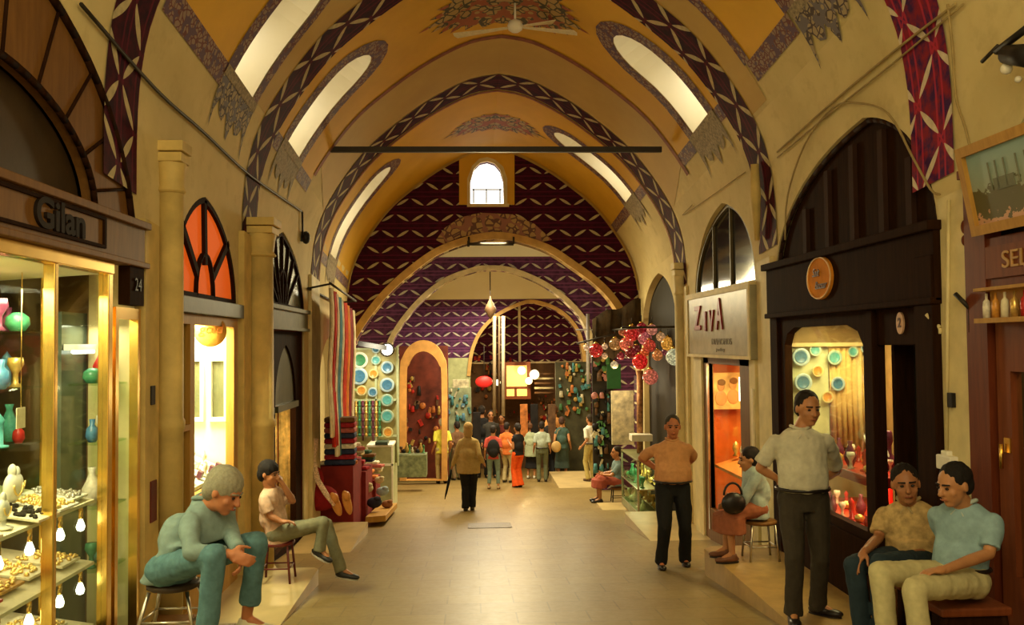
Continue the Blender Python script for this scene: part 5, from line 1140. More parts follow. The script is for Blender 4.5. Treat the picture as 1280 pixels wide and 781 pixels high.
# ================================================================ fixtures
fn = thing('ceiling_fan', at(648, 36, 11), 'cream three bladed ceiling fan under the painted crown', 'fan')
h = at(644, 34, 11)
b = MB(); b.lathe([(.02, .10), (.08, .07), (.10, .02), (.09, -.03), (.05, -.06), (0, -.07)][::-1], h, 20); b.build('hub', Mt['white'], fn)
b = MB(); b.cyl(h+Vector((0, 0, .08)), (h.x, h.y, 6.97-G*11), .014, n=8); b.build('rod', Mt['white'], fn)
for px, py, D in ((568, 48, 11.25), (714, 67, 10.75), (700, -4, 11.2)):
    e = at(px, py, D); e.z = h.z-.01+(e.z-h.z)*.35; d = (e-h); d = d/d.length; n_ = d.cross(Vector((0, 0, 1))).normalized(); ln = .80
    b = MB(); A = h+d*.10; Bp = h+d*ln; b.poly([A+n_*.03, Bp+n_*.09, Bp+d*.02, Bp-n_*.09, A-n_*.03], (0, 0, .008)); b.build('blade', Mt['cream'], fn)
def cable(P, r_, name, label, m_=None, off=.03):
    Q = [onshell(x, y, off) for x, y in P]; Q = [Vector(p) for p in catmull([tuple(q) for q in Q], 4)]
    b = MB(); b.tube(Q, r_, 6); return tag(b.build(name, m_ or Mt['iron']), label, 'cable')
cable([(95, 5), (190, 112), (250, 165), (310, 220), (374, 264)], .014, 'wall_cable', 'dark thick cable running down along the left vault')
b = MB(); q0, q1 = onshell(375, 264, .03), onshell(376, 300, .03); b.cyl(q0, q1, .014, n=6); tag(b.build('wall_cable', Mt['iron']), 'short vertical cable end above the hanging textiles', 'cable')
tan = mat('painted_over_cable', (.34, .25, .10), .7)
cable([(975, 190), (1040, 132), (1125, 62), (1200, 5)], .010, 'wall_cable', 'tan cable rising to the right over the dark arch, upper one', tan)
cable([(975, 197), (1040, 143), (1125, 76), (1210, 5)], .008, 'wall_cable', 'tan cable rising to the right over the dark arch, lower one', tan)
cable([(985, 300), (988, 245), (1010, 180), (1045, 135), (1078, 129), (1115, 142), (1145, 195), (1168, 236), (1180, 243)], .009, 'wall_cable', 'tan cable following the outline of the dark pointed arch', tan)
cable([(1190, 5), (1196, 60), (1200, 120), (1212, 160), (1222, 200)], .009, 'wall_cable', 'tan cable dropping beside the painted red band, right', tan)
cable([(885, 245), (858, 268), (935, 215)][::-1][:2]+[(868, 256)], .006, 'wall_cable', 'thin cable above the dark fanlight, right', tan)
b = MB(); q = onX(1190, 500, XR-.05); b.obox(q, (.02, 0, 0), (0, .03, 0), (0, 0, .05)); tag(b.build('wall_switch', Mt['blackiron'], bevel=.004), 'small black switch on the pale pier right of the dark doorway', 'switch')
for px, py, k, lab in ((1175, 410, 0, 'pale angled bracket on the pier edge beside the dark shop'), (1212, 385, 1, 'dark angled bracket on the pier beside the corner shop')):
    q = onX(px, py, XR-.05); b = MB(); b.cyl(q, q+Vector((-.05, .08, .10)), .016, n=8); b.cyl(q, q+Vector((.0, -.0, -.16 if k else -.04)), .012, n=8); tag(b.build('wall_bracket', Mt['iron' if k else 'stonepale']), lab, 'bracket')
b = MB(); q = onX(1187, 578, XR-.05); b.obox(q, (.05, 0, 0), (0, .09, 0), (0, 0, .05)); b.obox(q+Vector((-.0, .02, .06)), (.03, 0, 0), (0, .04, 0), (0, 0, .02)); tag(b.build('wall_box', Mt['white'], bevel=.008), 'cream junction box on the pier behind the seated men', 'box')
b = MB(); b.cyl(onX(1186, 250, XR-.05), onX(1183, 570, XR-.05), .012, n=6); tag(b.build('wall_pipe', Mt['stonepale']), 'cream conduit running down the pale pier at right', 'pipe')
b = MB(); A, Bq = onshell(950, 205, .06), onshell(953, 300, .06); b.tube([A, A*.6+Bq*.4, Bq], [.045, .06, .03], 8); tag(b.build('stone_bracket', Mt['stone']), 'brownish stone bracket on the wall left of the second painted band', 'bracket')
g = thing('floor_grate', onfloor(612, 657), 'dark rectangular drain grate in the middle of the street floor', 'grate')
c = onfloor(612, 657); b = MB(); w, l = .33, .30
for i in range(9): b.obox(c+Vector((0, -l+2*l*i/8, .006-G*(-l+2*l*i/8))), (w, 0, 0), (0, .018, 0), (0, 0, .004))
b.obox(c+Vector((-w, 0, .006)), (.02, 0, 0), (0, l, -G*l), (0, 0, .005)); b.obox(c+Vector((w, 0, .006)), (.02, 0, 0), (0, l, -G*l), (0, 0, .005)); b.build('bars', mat('worn_iron', (.09, .06, .03), .5, .3), g)

# ================================================================ far end shops
def hang(name, px, py0, py1, w, D, m_, label, cat, grp=None):
    a, c = at(px, py0, D), at(px, py1, D); b = MB(); b.obox((a+c)/2, (w/2, 0, 0), (0, .02, 0), (0, 0, (a.z-c.z)/2)); return tag(b.build(name, m_, bevel=.01), label, cat, grp)
# orange arch of a side shop
D = 24.0
oa = smoothpx([(500, 600), (500, 470), (504, 445), (515, 430), (530, 425), (545, 431), (555, 446), (559, 470), (559, 600)], D, 4)
ia = smoothpx([(508, 600), (508, 475), (511, 456), (519, 443), (530, 439), (541, 444), (549, 456), (552, 475), (552, 600)], D, 4)
t = thing('orange_arch_front', (at(530, 600, D).x, D, street(D)), 'orange lit arch of a side shop at the far left', 'arch')
b = MB(); b.slab(oa, [[(x, max(z, oa[0][1]+.005)) for x, z in ia]], lambda x, z: Vector((x, D-.12, z)), lambda x, z: Vector((x, D+.2, z))); b.build('ring', mat('orange_arch_paint', (.50, .25, .06), .5), t)
px_box('dark_red_back_wall', 500, 432, 560, 600, D+.9, .1, mat('dim_red_wall', (.10, .02, .01), .7, var=.5, sc=3), 'dim dark red back of the far orange arch shop', 'panel')
r = random.Random(31)
FC = [('red', (.45, .02, .01)), ('orange', (.55, .18, .04)), ('brown', (.14, .07, .03)), ('green', (.08, .22, .07)), ('teal', (.08, .25, .24)), ('cream', (.62, .54, .32)), ('gold', (.5, .32, .07)), ('black', (.015, .012, .01)), ('blue', (.12, .26, .34)), ('pink', (.5, .2, .16))]
fm = {k: mat('far_'+k, tuple(x*.7 for x in c), .6, var=.5, sc=9) for k, c in FC}
px_box('dark_stall_board', 742, 440, 766, 596, 20.85, .1, Mt['dark'], 'narrow dark board of the stall beneath the ruby lantern', 'board')
px_box('blue_stall_board', 559, 484, 589, 592, 25.75, .1, mat('blue_grey_stall_back', (.20, .22, .12), .6, var=.4, sc=5), 'blue grey back board of the stall right of the orange arch', 'board')
def far_goods(xr, yr, D, n_, zone, cols, sz=(.06, .17)):
    for i in range(n_):
        px = r.uniform(*xr); py = r.uniform(*yr); nm = cols[i % len(cols)]; w, h_ = r.uniform(*sz), r.uniform(*sz)*1.6; DD = D-.035; c = at(px, py, DD); b = MB()
        if i % 3 == 0: b.ell(c, w*.5, w*.4, w*.55)
        elif i % 3 == 1: b.tube([c+Vector((0, 0, h_*.5)), c, c-Vector((0, 0, h_*.5))], [w*.25, w*.35, w*.42], 8)
        else: a_ = r.uniform(-.5, .5); b.obox(c, (w*.32*math.cos(a_), 0, w*.32*math.sin(a_)), (0, .03, 0), (-h_*.35*math.sin(a_), 0, h_*.35*math.cos(a_)))
        hz = ('near the top', 'at mid height', 'near the bottom')[min(2, int(3*(py-yr[0])/(yr[1]-yr[0])))]; hx = ('left', 'middle', 'right')[min(2, int(3*(px-xr[0])/(xr[1]-xr[0])))]
        tag(b.build('hanging_ware', fm[nm]), '%s %s ware %s %s, %s' % (nm, ('round', 'long', 'flat')[i % 3], hz, hx, zone), 'ware', '%s wares %s' % (nm, zone))
far_goods((506, 556), (470, 560), 24.88, 40, 'inside the orange arch', ['brown', 'red', 'black', 'orange', 'gold'])
far_goods((560, 588), (486, 525), 25.74, 18, 'in the blue grey stall', ['teal', 'blue', 'cream', 'teal'])
far_goods((590, 640), (440, 520), 30.9, 44, 'on the farthest wall', ['brown', 'gold', 'black', 'red', 'orange'])
far_goods((640, 700), (495, 530), 30.9, 36, 'below the amber sign', ['orange', 'brown', 'cream', 'red', 'black'])
far_goods((698, 737), (456, 520), 26.18, 50, 'in the green stall', ['green', 'cream', 'orange', 'teal', 'gold'])
far_goods((743, 764), (500, 590), 20.83, 50, 'in the narrow dark stall', ['black', 'teal', 'green', 'black', 'brown', 'cream'])
far_goods((743, 765), (445, 500), 20.83, 26, 'under the ruby lantern', ['brown', 'green', 'gold', 'black', 'pink'])
px_box('dark_stall_board', 696, 452, 738, 596, 26.2, .15, mat('dark_stall_back', (.05, .045, .02), .7, var=.5, sc=3), 'dark back board of the stalls on the far right', 'board')
px_box('display_stand', 566, 474, 586, 485, 25.75, .1, fm['cream'], 'small pale box frame above the far blue stall', 'box')
px_box('stall_table', 495, 568, 533, 597, 21.6, .5, mat('grey_green_rack', (.16, .18, .09), .5, var=.5, sc=8), 'low grey green rack table at the far left', 'table')
for i in range(10):
    nm = ['cream', 'brown', 'black', 'gold', 'green'][i % 5]; c = at(498+i*3.5, 566, 21.8); b = MB(); trinket(b, c, i, 1.2); tag(b.build('small_ware', fm[nm]), nm+' ware on the far low rack table, '+('left half' if i < 5 else 'right half'), 'ware', nm+' wares on the far rack table')
# lit amber sign in a frame
D = 29.5; t = thing('lit_framed_sign', at(645, 497, D), 'glowing amber framed sign hanging at the far end', 'sign')
a, c = at(629, 499, D), at(663, 452, D)
b = MB(); b.slab([(a.x, a.z), (c.x, a.z), (c.x, c.z), (a.x, c.z)], [[(a.x+.12, a.z+.1), (c.x-.12, a.z+.1), (c.x-.12, c.z-.12), (a.x+.12, c.z-.12)]], lambda x, z: Vector((x, D, z)), lambda x, z: Vector((x, D+.12, z))); b.build('frame', Mt['woodred'], t)
b = MB(); b.box((a.x+.1, D+.06, a.z+.08), (c.x-.1, D+.1, c.z-.1)); b.build('panel', emat('amber_lit_panel', (1, .50, .12), 1.1), t)
b = MB(); b.box((a.x+.12, D+.03, a.z+.34), (c.x-.12, D+.055, a.z+.42)); b.box((a.x+.38, D+.03, a.z+.1), (a.x+.46, D+.055, a.z+.36)); b.build('cross_bars', Mt['woodred'], t)
for i, (px, py, R_) in enumerate([(668, 468, .16), (661, 476, .12), (652, 463, .14), (622, 478, .10)]):
    b = MB(); b.ell(at(px, py, D-.5), R_); tag(b.build('lamp_globe', emat('globe_glow%d' % i, (1, .78, .40), 3.0)), ['largest', 'lower', 'upper left', 'small separate'][i]+' glowing globe lamp at the amber sign, far end', 'lamp')
lamp('far_end_light', at(655, 470, 28.2), 120, (1, .7, .3), .1)
for i in range(5):
    py = 467+i*6; p, q = at(668, py, 29.2), at(692, py, 29.2); b = MB(); b.cyl(p, q, .04, n=6); tag(b.build('louver_slat', fm['cream' if i % 2 else 'brown']), ['topmost', 'second', 'middle', 'fourth', 'lowest'][i]+' slat right of the glowing amber sign', 'slat', 'slats by the amber sign')
t = thing('red_oval_sign', at(605, 482, 26), 'red oval lantern sign hanging under the farthest arch', 'lantern'); b = MB(); b.ell(at(605, 477, 26), .26, .1, .17); b.build('body', emat('red_lantern_glow', (.65, .02, .015), .5), t)
b = MB(); b.cyl(at(605, 470, 26), at(605, 430, 26), .012, n=6); b.build('cord', Mt['iron'], t)
b = MB(); 
t = thing('hanging_chandelier', at(613, 395, 23), 'brown pointed chandelier hanging in the second hall', 'chandelier'); c = at(613, 385, 23)
b.lathe([(0, -.3), (.06, -.22), (.16, -.05), (.12, .05), (.04, .2), (.0, .38)], c, 12); b.build('body', mat('brown_brass', (.07, .035, .012), .6), t)
b = MB(); b.cyl(c+Vector((0, 0, .3)), (c.x, c.y, 5.6), .015, n=6); b.build('chain', Mt['iron'], t)
for i, px in enumerate((618, 624, 629)):
    b = MB(); b.cyl(at(px, 395, 25), at(px, 520, 25), .05 if i != 1 else .03, n=8); tag(b.build('thin_post', mat('post_%d' % i, [(.30, .22, .12), (.12, .07, .03), (.45, .36, .22)][i], .5)), ['left', 'middle', 'right'][i]+' slim post in front of the farthest purple wall', 'post')
b = MB(); p, q = at(735, 392, 20.4), at(735, 480, 20.4); b.cyl(p, q, .04, n=6); b.cyl(at(720, 412, 20.4), at(758, 412, 20.4), .02, n=6); b.cyl(at(758, 385, 20.4), at(758, 440, 20.4), .02, n=6); tag(b.build('metal_frame', mat('grey_frame', (.25, .22, .2), .5)), 'thin grey metal frame hanging before the second arch on the right', 'frame')
for i, (px, nm, py0, py1) in enumerate([(548, 'red', 475, 545), (541, 'orange', 500, 560), (596, 'black', 515, 560), (690, 'brown', 505, 560), (668, 'black', 505, 560), (655, 'orange', 505, 550)]):
    hang('hanging_garment', px, py0, py1, .22, 25.2+.05*i, fm[nm], nm+[' long garment hanging at the edge of the orange arch', ' robe hanging inside the orange arch', ' coat hanging left behind the crowd', ' coat hanging right behind the crowd', ' dress hanging behind the crowd', ' scarf hanging behind the orange trousers woman'][i], 'garment')
lamp('far_left_light', at(530, 500, 23.2), 28, (1, .75, .45), .1); lamp('far_right_light', at(715, 480, 19.4), 50, (1, .85, .5), .1)
# ================================================================ people
def remesh(mb, name, m_, parent, vox, smooth_it=2, wrinkle=0, wsc=14, seed=0):
    me = bpy.data.meshes.new('tmp'); me.from_pydata([tuple(v) for v in mb.v], [], [tuple(f) for f in mb.f])
    bm = bmesh.new(); bm.from_mesh(me); bmesh.ops.recalc_face_normals(bm, faces=bm.faces); bm.to_mesh(me); bm.free()
    o = bpy.data.objects.new('tmp', me); C.objects.link(o)
    rm = o.modifiers.new('r', 'REMESH'); rm.mode = 'VOXEL'; rm.voxel_size = vox; rm.use_smooth_shade = True
    if smooth_it:
        sm = o.modifiers.new('s', 'SMOOTH'); sm.iterations = smooth_it; sm.factor = .5
    dg = bpy.context.evaluated_depsgraph_get(); me2 = bpy.data.meshes.new_from_object(o.evaluated_get(dg)); bpy.data.objects.remove(o)
    o0 = ORG[parent.name] if parent is not None else Vector((0, 0, 0))
    if wrinkle:
        off = Vector((seed*3.1, seed*1.7, 0)); ns = [v.normal.copy() for v in me2.vertices]
        for v, nn in zip(me2.vertices, ns):
            p = v.co*wsc; p = Vector((p.x, p.y, p.z*.55))+off
            v.co = v.co+nn*(wrinkle*(noise.noise(p)+.5*noise.noise(p*2.1)))
    me2.transform(Matrix.Translation(-o0)); me2.name = name
    me2.materials.clear(); me2.materials.append(m_)
    for p in me2.polygons: p.use_smooth = True
    o = bpy.data.objects.new(name, me2); C.objects.link(o); o.parent = parent; ORG[o.name] = o0
    return o
def ik(a, c, l1, l2, pole):
    a, c, pole = Vector(a), Vector(c), Vector(pole); d = c-a; L = min(d.length, (l1+l2)*.999); dn = d.normalized(); c = a+dn*L
    x = (l1*l1-l2*l2+L*L)/(2*L); h = math.sqrt(max(0, l1*l1-x*x)); pn = (pole-dn*pole.dot(dn))
    pn = pn.normalized() if pn.length > 1e-6 else dn.orthogonal().normalized()
    return a+dn*x+pn*h, c
def frame3(f, u):
    f = Vector(f).normalized(); u = Vector(u); u = (u-f*u.dot(f)).normalized(); r_ = f.cross(u); return Matrix((r_, f, u)).transposed()   # columns right, forward, up
def loft(mb, secs, n=20):     # secs: (centre, right vec*halfwidth, forward vec*halfdepth)
    b = len(mb.v)
    for c, a, d in secs:
        for k in range(n):
            t = 2*PI*k/n; mb.v.append(Vector(c)+Vector(a)*math.cos(t)+Vector(d)*math.sin(t))
    for i in range(len(secs)-1):
        for k in range(n): k2 = (k+1) % n; mb.face([b+i*n+k, b+i*n+k2, b+(i+1)*n+k2, b+(i+1)*n+k])
    mb.face([b+k for k in range(n)][::-1]); mb.face([b+(len(secs)-1)*n+k for k in range(n)])
def limb(mb, P, R, n=12):
    for i in range(len(P)-1): mb.tube([P[i], P[i+1]], [R[i], R[i+1]], n)
    for p, r_ in zip(P, R): mb.ell(p, r_*.995, n=n, mrings=8)
SKIN = {}
def skinmat(k, c):
    if k not in SKIN: SKIN[k] = mat('skin_'+k, c, .5, var=.12, sc=9, bump=.05)
    return SKIN[k]
def hand(mb, wrist, fdir, palm_n, side, s=1.0, curl=.5):
    """palm, four unequal bent fingers, and a thumb leaving the side of the palm"""
    f = Vector(fdir).normalized(); n_ = Vector(palm_n); n_ = (n_-f*n_.dot(f)).normalized(); lat = f.cross(n_)*side    # towards the thumb
    w = Vector(wrist); R3 = Matrix((lat, f, n_)).transposed()
    mb.ell(w+f*.045*s, .040*s, .052*s, .017*s, R3, 12, 8); mb.tube([w-f*.02, w+f*.03*s], [.024*s, .026*s], 10)
    for k, (u, ln) in enumerate(((.028, .070), (.010, .080), (-.009, .075), (-.027, .060))):
        p = w+f*.082*s+lat*u*s; d = f.copy(); rr_ = (.0088, .0088, .0084, .0076)[k]*s; P = [p]
        for j, (q, a) in enumerate(((.45, .35), (.32, .7), (.23, .5))):
            ax = a*curl; d = (d*math.cos(ax)+n_*math.sin(ax)).normalized(); p = p+d*ln*q*s; P.append(p)
            nn_ = n_-d*n_.dot(d)
        limb(mb, [w+f*.05*s+lat*u*.8*s]+P, [rr_, rr_, rr_, rr_*.92, rr_*.8], 8)
    a = w+f*.018*s+lat*.026*s; b_ = a+(f*.55+lat*.75+n_*.25).normalized()*.038*s; c = b_+(f*.85+lat*.3+n_*.35*(.5+curl)).normalized()*.030*s; d = c+(f*.9+lat*.05+n_*.5*(.5+curl)).normalized()*.022*s
    limb(mb, [a, b_, c, d], [.014*s, .0115*s, .0098*s, .0082*s], 8)
def person(label, pelvis, chest, head, face, hipf, chestf, hands, feet, colors, vox=.009, sleeves='short', H=1.0, belly=0.0, female=False, hair='short', haircol=(.02, .012, .008),
           bottom='trousers', elbowpole=((0, -1, -.3), (0, -1, -.3)), kneepole=None, headup=(0, 0, 1), skin=('tan', (.42, .18, .07)), handdir=None, palm=None, curl=.6, footdir=None, top='shirt', trouser_end=None, shoulder=None, extra=None, hem=None, slim=1.0, toes=None, name='person', belt=True, elbows=None, knees=None, group=None):
    pelvis, chest, head = Vector(pelvis), Vector(chest), Vector(head); zmin = min(Vector(f_).z for f_ in feet)-.09*H
    root = thing(name, (pelvis.x, pelvis.y, zmin), label, 'person', group)
    sd = int(abs(pelvis.x*100+pelvis.y*37)) % 97
    spine = (chest-pelvis).normalized(); hf = frame3(hipf, (0, 0, 1)); cf = frame3(chestf, spine) ; rC, fC, uC = cf.col[0], cf.col[1], cf.col[2]; rH, fH = hf.col[0], hf.col[1]
    SW = (.178 if not female else .158)*H*(shoulder or 1); HWd = .095*H
    sh = [chest+rC*SW*s+uC*(-.035*H) for s in (1, -1)]; hp = [pelvis+rH*HWd*s for s in (1, -1)]
    ft = [Vector(x) for x in feet]; hd = [Vector(x) for x in hands]
    el, kn = [], []
    for i in (0, 1):
        if elbows and elbows[i] is not None: e, h_ = Vector(elbows[i]), hd[i]
        else: e, h_ = ik(sh[i], hd[i], .285*H, .255*H, elbowpole[i])
        el.append(e); hd[i] = h_
        kp = kneepole[i] if kneepole else hipf
        if knees and knees[i] is not None: k_, a_ = Vector(knees[i]), ft[i]
        else: k_, a_ = ik(hp[i], ft[i], .43*H, .41*H, kp)
        kn.append(k_); ft[i] = a_
    F3 = frame3(face, headup); rF, fF, uF = F3.col[0], F3.col[1], F3.col[2]
    # ---- body: one continuous surface
    b = MB(); neck0 = chest+uC*.045*H; 
    g = .74
    loft(b, [(pelvis-spine*.06, rH*.13*H*g, fH*.09*H*g), (pelvis+spine*.06, rH*.135*H*g, fH*.095*H*g), (pelvis.lerp(chest, .5), (rH+rC)*.5*.12*H*g, (fH+fC)*.5*.09*H), (chest-uC*.10, rC*.150*H*g, fC*.100*H*g), (chest-uC*.02, rC*.14*H*g, fC*.08*H*g), (chest+uC*.05, rC*.07*H, fC*.06*H)])
    limb(b, [neck0-uC*.02*H, head-uF*.075*H-fF*.018*H], [.066*H*(.82 if female else 1), .056*H*(.82 if female else 1)])
    for i in (0, 1):
        limb(b, [sh[i], sh[i].lerp(el[i], .5), el[i], el[i].lerp(hd[i], .4), hd[i]], [.036*H, .042*H, .034*H*slim, .035*H*slim, .024*H])
        limb(b, [hp[i], hp[i].lerp(kn[i], .5), kn[i], kn[i].lerp(ft[i], .35), ft[i]], [.072*H, .064*H, .046*H, .046*H, .032*H])
        fd = Vector(footdir[i] if footdir else hipf).normalized(); limb(b, [ft[i], ft[i]+fd*.10*H-Vector((0, 0, .045*H))], [.03*H, .026*H])
        dd = Vector(handdir[i]) if handdir and handdir[i] else (hd[i]-el[i]); pn = Vector(palm[i]) if palm and palm[i] else (-rC*(1 if i == 0 else -1))
        hand(b, hd[i], dd, pn, 1 if i == 0 else -1, H*1.0, curl)
    hh = H*1.07; hc = head
    b.ell(hc+uF*.022*hh-fF*.012*hh, .076*hh, .094*hh, .096*hh, F3, 18, 12)          # cranium
    b.ell(hc-uF*.035*hh+fF*.022*hh, .062*hh, .066*hh, .078*hh, F3, 16, 10)          # face and jaw
    b.ell(hc-uF*.092*hh+fF*.050*hh, .032*hh, .028*hh, .024*hh, F3, 12, 8)           # chin
    b.ell(hc+uF*.024*hh+fF*.068*hh, .052*hh, .018*hh, .014*hh, F3, 12, 8)           # brow
    limb(b, [hc+uF*.012*hh+fF*.082*hh, hc-uF*.026*hh+fF*.104*hh], [.010*hh, .0155*hh], 8); b.ell(hc-uF*.028*hh+fF*.096*hh, .020*hh, .012*hh, .010*hh, F3, 10, 6)   # nose
    b.ell(hc-uF*.060*hh+fF*.080*hh, .024*hh, .012*hh, .010*hh, F3, 10, 6)           # lips
    for s in (1, -1): b.ell(hc+rF*.078*s*hh-fF*.008*hh-uF*.005*hh, .010*hh, .018*hh, .030*hh, F3, 10, 8); b.ell(hc+rF*.040*s*hh-uF*.028*hh+fF*.055*hh, .022*hh, .02*hh, .022*hh, F3, 10, 8)
    sk = skinmat(*skin); remesh(b, 'body', sk, root, vox if vox < .011 else vox, 1)
    # eyes, brows, mouth
    for s in (1, -1):
        b = MB(); c = hc+rF*.031*s*hh+uF*.004*hh+fF*.079*hh; b.ell(c, .0125*hh, .008*hh, .0075*hh, F3, 10, 6); b.build('eye', Mt['eye'], root)
        b = MB(); limb(b, [hc+rF*.014*s*hh+uF*.026*hh+fF*.088*hh, hc+rF*.050*s*hh+uF*.026*hh+fF*.074*hh], [.0055*hh, .004*hh], 6); b.build('eyebrow', mat('brow', tuple(x*.8+.005 for x in haircol), .8), root)
    b = MB(); limb(b, [hc-uF*.060*hh+fF*.091*hh+rF*.020*hh, hc-uF*.061*hh+fF*.0945*hh, hc-uF*.060*hh+fF*.091*hh-rF*.020*hh], [.004*hh, .0055*hh, .004*hh], 6); b.build('mouth', mat('lips', tuple(x*f_ for x, f_ in zip(skin[1], (.7, .45, .45))), .5), root)
    # ---- hair
    if hair != 'bald':
        b = MB()
        if hair == 'short': b.ell(hc+uF*.038*hh-fF*.026*hh, .083*hh, .096*hh, .092*hh, F3, 18, 12); b.ell(hc-uF*.005*hh-fF*.055*hh, .077*hh, .062*hh, .075*hh, F3, 16, 10)
        elif hair == 'thin': b.ell(hc+uF*.036*hh-fF*.034*hh, .081*hh, .090*hh, .084*hh, F3, 18, 12); b.ell(hc-uF*.01*hh-fF*.055*hh, .078*hh, .058*hh, .06*hh, F3, 16, 10)
        elif hair == 'thick': b.ell(hc+uF*.044*hh-fF*.022*hh, .090*hh, .104*hh, .094*hh, F3, 18, 12); b.ell(hc-uF*.005*hh-fF*.060*hh, .085*hh, .064*hh, .085*hh, F3, 16, 10)
        elif hair == 'long': b.ell(hc+uF*.036*hh-fF*.022*hh, .090*hh, .102*hh, .096*hh, F3, 18, 12); b.ell(hc-uF*.06*hh-fF*.055*hh, .088*hh, .062*hh, .13*hh, F3, 16, 10)
        elif hair == 'bun': b.ell(hc+uF*.034*hh-fF*.025*hh, .086*hh, .100*hh, .094*hh, F3, 18, 12); b.ell(hc-fF*.115*hh+uF*.01*hh, .042*hh, .040*hh, .042*hh, F3, 12, 8); b.ell(hc-uF*.02*hh-fF*.05*hh, .08*hh, .06*hh, .07*hh, F3)
        # keep the face clear
        remesh(b, 'hair', mat('hair', haircol, .7, var=.15, sc=90, bump=.6), root, max(.008, vox), 1, .004, 45, sd)
    # ---- shirt
    tk = .012*H; b = MB(); tl = .055 if hem is None else hem; sx_ = 1.0 if hem is None else (1.12 if hem > -.12 else 1.30)
    secs = [(pelvis+spine*tl*H, rH*(.156+belly*.3)*H*slim*sx_, fH*(.112+belly*.6)*H*sx_*1.05), (pelvis+spine*.10*H+fH*belly*.35*H, rH*(.160+belly*.4)*H*slim*(1.22 if sx_ > 1.2 else 1), fH*(.118+belly*.75)*H*(1.2 if sx_ > 1.2 else 1)), (pelvis.lerp(chest, .45)+fC*belly*.55*H, (rH+rC)*.5*(.158+belly*.35)*H*slim, (fH+fC)*.5*(.118+belly*.6)*H),
            (chest-uC*.17*H, rC*(.168+belly*.1)*H*slim, fC*(.122+belly*.25)*H), (chest-uC*.06*H, rC*.190*H*slim, fC*.116*H), (chest-uC*.0*H, rC*.172*H*slim, fC*.098*H), (chest+uC*.035*H, rC*.125*H, fC*.085*H), (chest+uC*.062*H, rC*.078*H, fC*.074*H)]
    if female: secs[2] = (secs[2][0], secs[2][1]*.82, secs[2][2]*.85); 
    loft(b, secs); b.ell(pelvis.lerp(chest, .42)-(fH+fC)*.02*H, .15*H*slim, .12*H, .17*H, frame3(fH+fC, spine))
    se = {'short': .82, 'long': 1.0, 'rolled': 1.0, 'none': .12}[sleeves]
    for i in (0, 1):
        s1 = sh[i].lerp(el[i], .25); e = sh[i].lerp(el[i], se)
        if sleeves == 'none': limb(b, [sh[i]-rC*.03*(1 if i == 0 else -1), s1], [.060*H, .050*H]); continue
        rad = .062 if sleeves == 'short' else .058
        if sleeves == 'short': limb(b, [sh[i]-rC*.012*(1 if i == 0 else -1)-uC*.006, s1], [.061*H, .060*H]); b.tube([s1, e], [.060*H, rad*H], 16)
        else:
            w = el[i].lerp(hd[i], .90 if sleeves == 'long' else .45); limb(b, [sh[i]-rC*.015*(1 if i == 0 else -1), s1, el[i]], [.060*H, .060*H, .050*H]); b.tube([el[i], w], [.050*H, .039*H if sleeves == 'long' else .046*H], 16)
    if extra: extra(b, locals())
    remesh(b, top, colors['top'], root, max(vox, .011), 2, .009*H, 11, sd)
    if colors.get('collar'):
        b = MB(); q = []
        for k in range(16):
            a = 2*PI*k/16; q.append(neck0+uC*.024*H+rC*.068*H*math.cos(a)+fC*.068*H*math.sin(a)+uC*.012*math.cos(2*a))
        b.tube(q, .013*H, 8, closed=True); limb(b, [neck0+fC*.066*H-uC*.005, neck0+fC*.095*H+rC*.035*H-uC*.05*H], [.013*H, .006*H], 8); limb(b, [neck0+fC*.066*H-uC*.005, neck0+fC*.095*H-rC*.035*H-uC*.05*H], [.013*H, .006*H], 8); b.build('collar', colors['collar'], root)
    # ---- bottom
    b = MB(); up_ = .09 if hem is None else .05
    loft(b, [(pelvis-Vector((0, 0, .085*H)) if bottom != 'seat' else pelvis, rH*.150*H*slim, fH*.112*H), (pelvis, rH*.158*H*slim, fH*.120*H), (pelvis+spine*up_*H, rH*((.160 if hem is None else .146)+belly*.3)*H*slim, fH*((.118 if hem is None else .104)+belly*.6)*H)])
    if bottom in ('trousers', 'flared', 'crop', 'shorts'):
        ends = trouser_end or ((.97, .97) if bottom != 'crop' else (.78, .78))
        for i in (0, 1):
            m_ = hp[i].lerp(kn[i], .5); R_ = {'trousers': (.094, .084, .066, .060, .064), 'crop': (.092, .080, .064, .058, .054), 'flared': (.094, .084, .074, .085, .110), 'shorts': (.094, .09, .08, .08, .08)}[bottom]
            limb(b, [hp[i], m_, kn[i]], [r_*H*slim for r_ in R_[:3]]); e = kn[i].lerp(ft[i]-Vector((0, 0, .045 if bottom != 'flared' else .06)), ends[i])
            b.tube([kn[i], kn[i].lerp(e, .5), e], [R_[2]*H*slim, R_[3]*H*slim, R_[4]*H*slim], 16)
    elif bottom == 'skirt':
        mid = (kn[0]+kn[1])/2; an = (ft[0]+ft[1])/2; k2 = mid.lerp(an, .45); w = max(.15, (kn[0]-kn[1]).length/2+.10)
        loft(b, [(pelvis, rH*.158*H, fH*.12*H), (pelvis.lerp(mid, .5), rH*.175*H, fH*.14*H), (mid, rH*w*H, fH*.15*H), (k2, rH*(w+.02)*H, fH*.16*H)])
        for i in (0, 1): limb(b, [hp[i], kn[i]], [.09*H, .075*H])
    elif bottom == 'longskirt':
        an = (ft[0]+ft[1])/2; loft(b, [(pelvis, rH*.158*H, fH*.12*H), (pelvis.lerp(an, .5), rH*.17*H, fH*.15*H), (an+Vector((0, 0, .03)), rH*.21*H, fH*.19*H)])
    remesh(b, 'skirt' if 'skirt' in bottom else 'trousers', colors['bottom'], root, max(vox, .011), 2, .008*H, 12, sd+3)
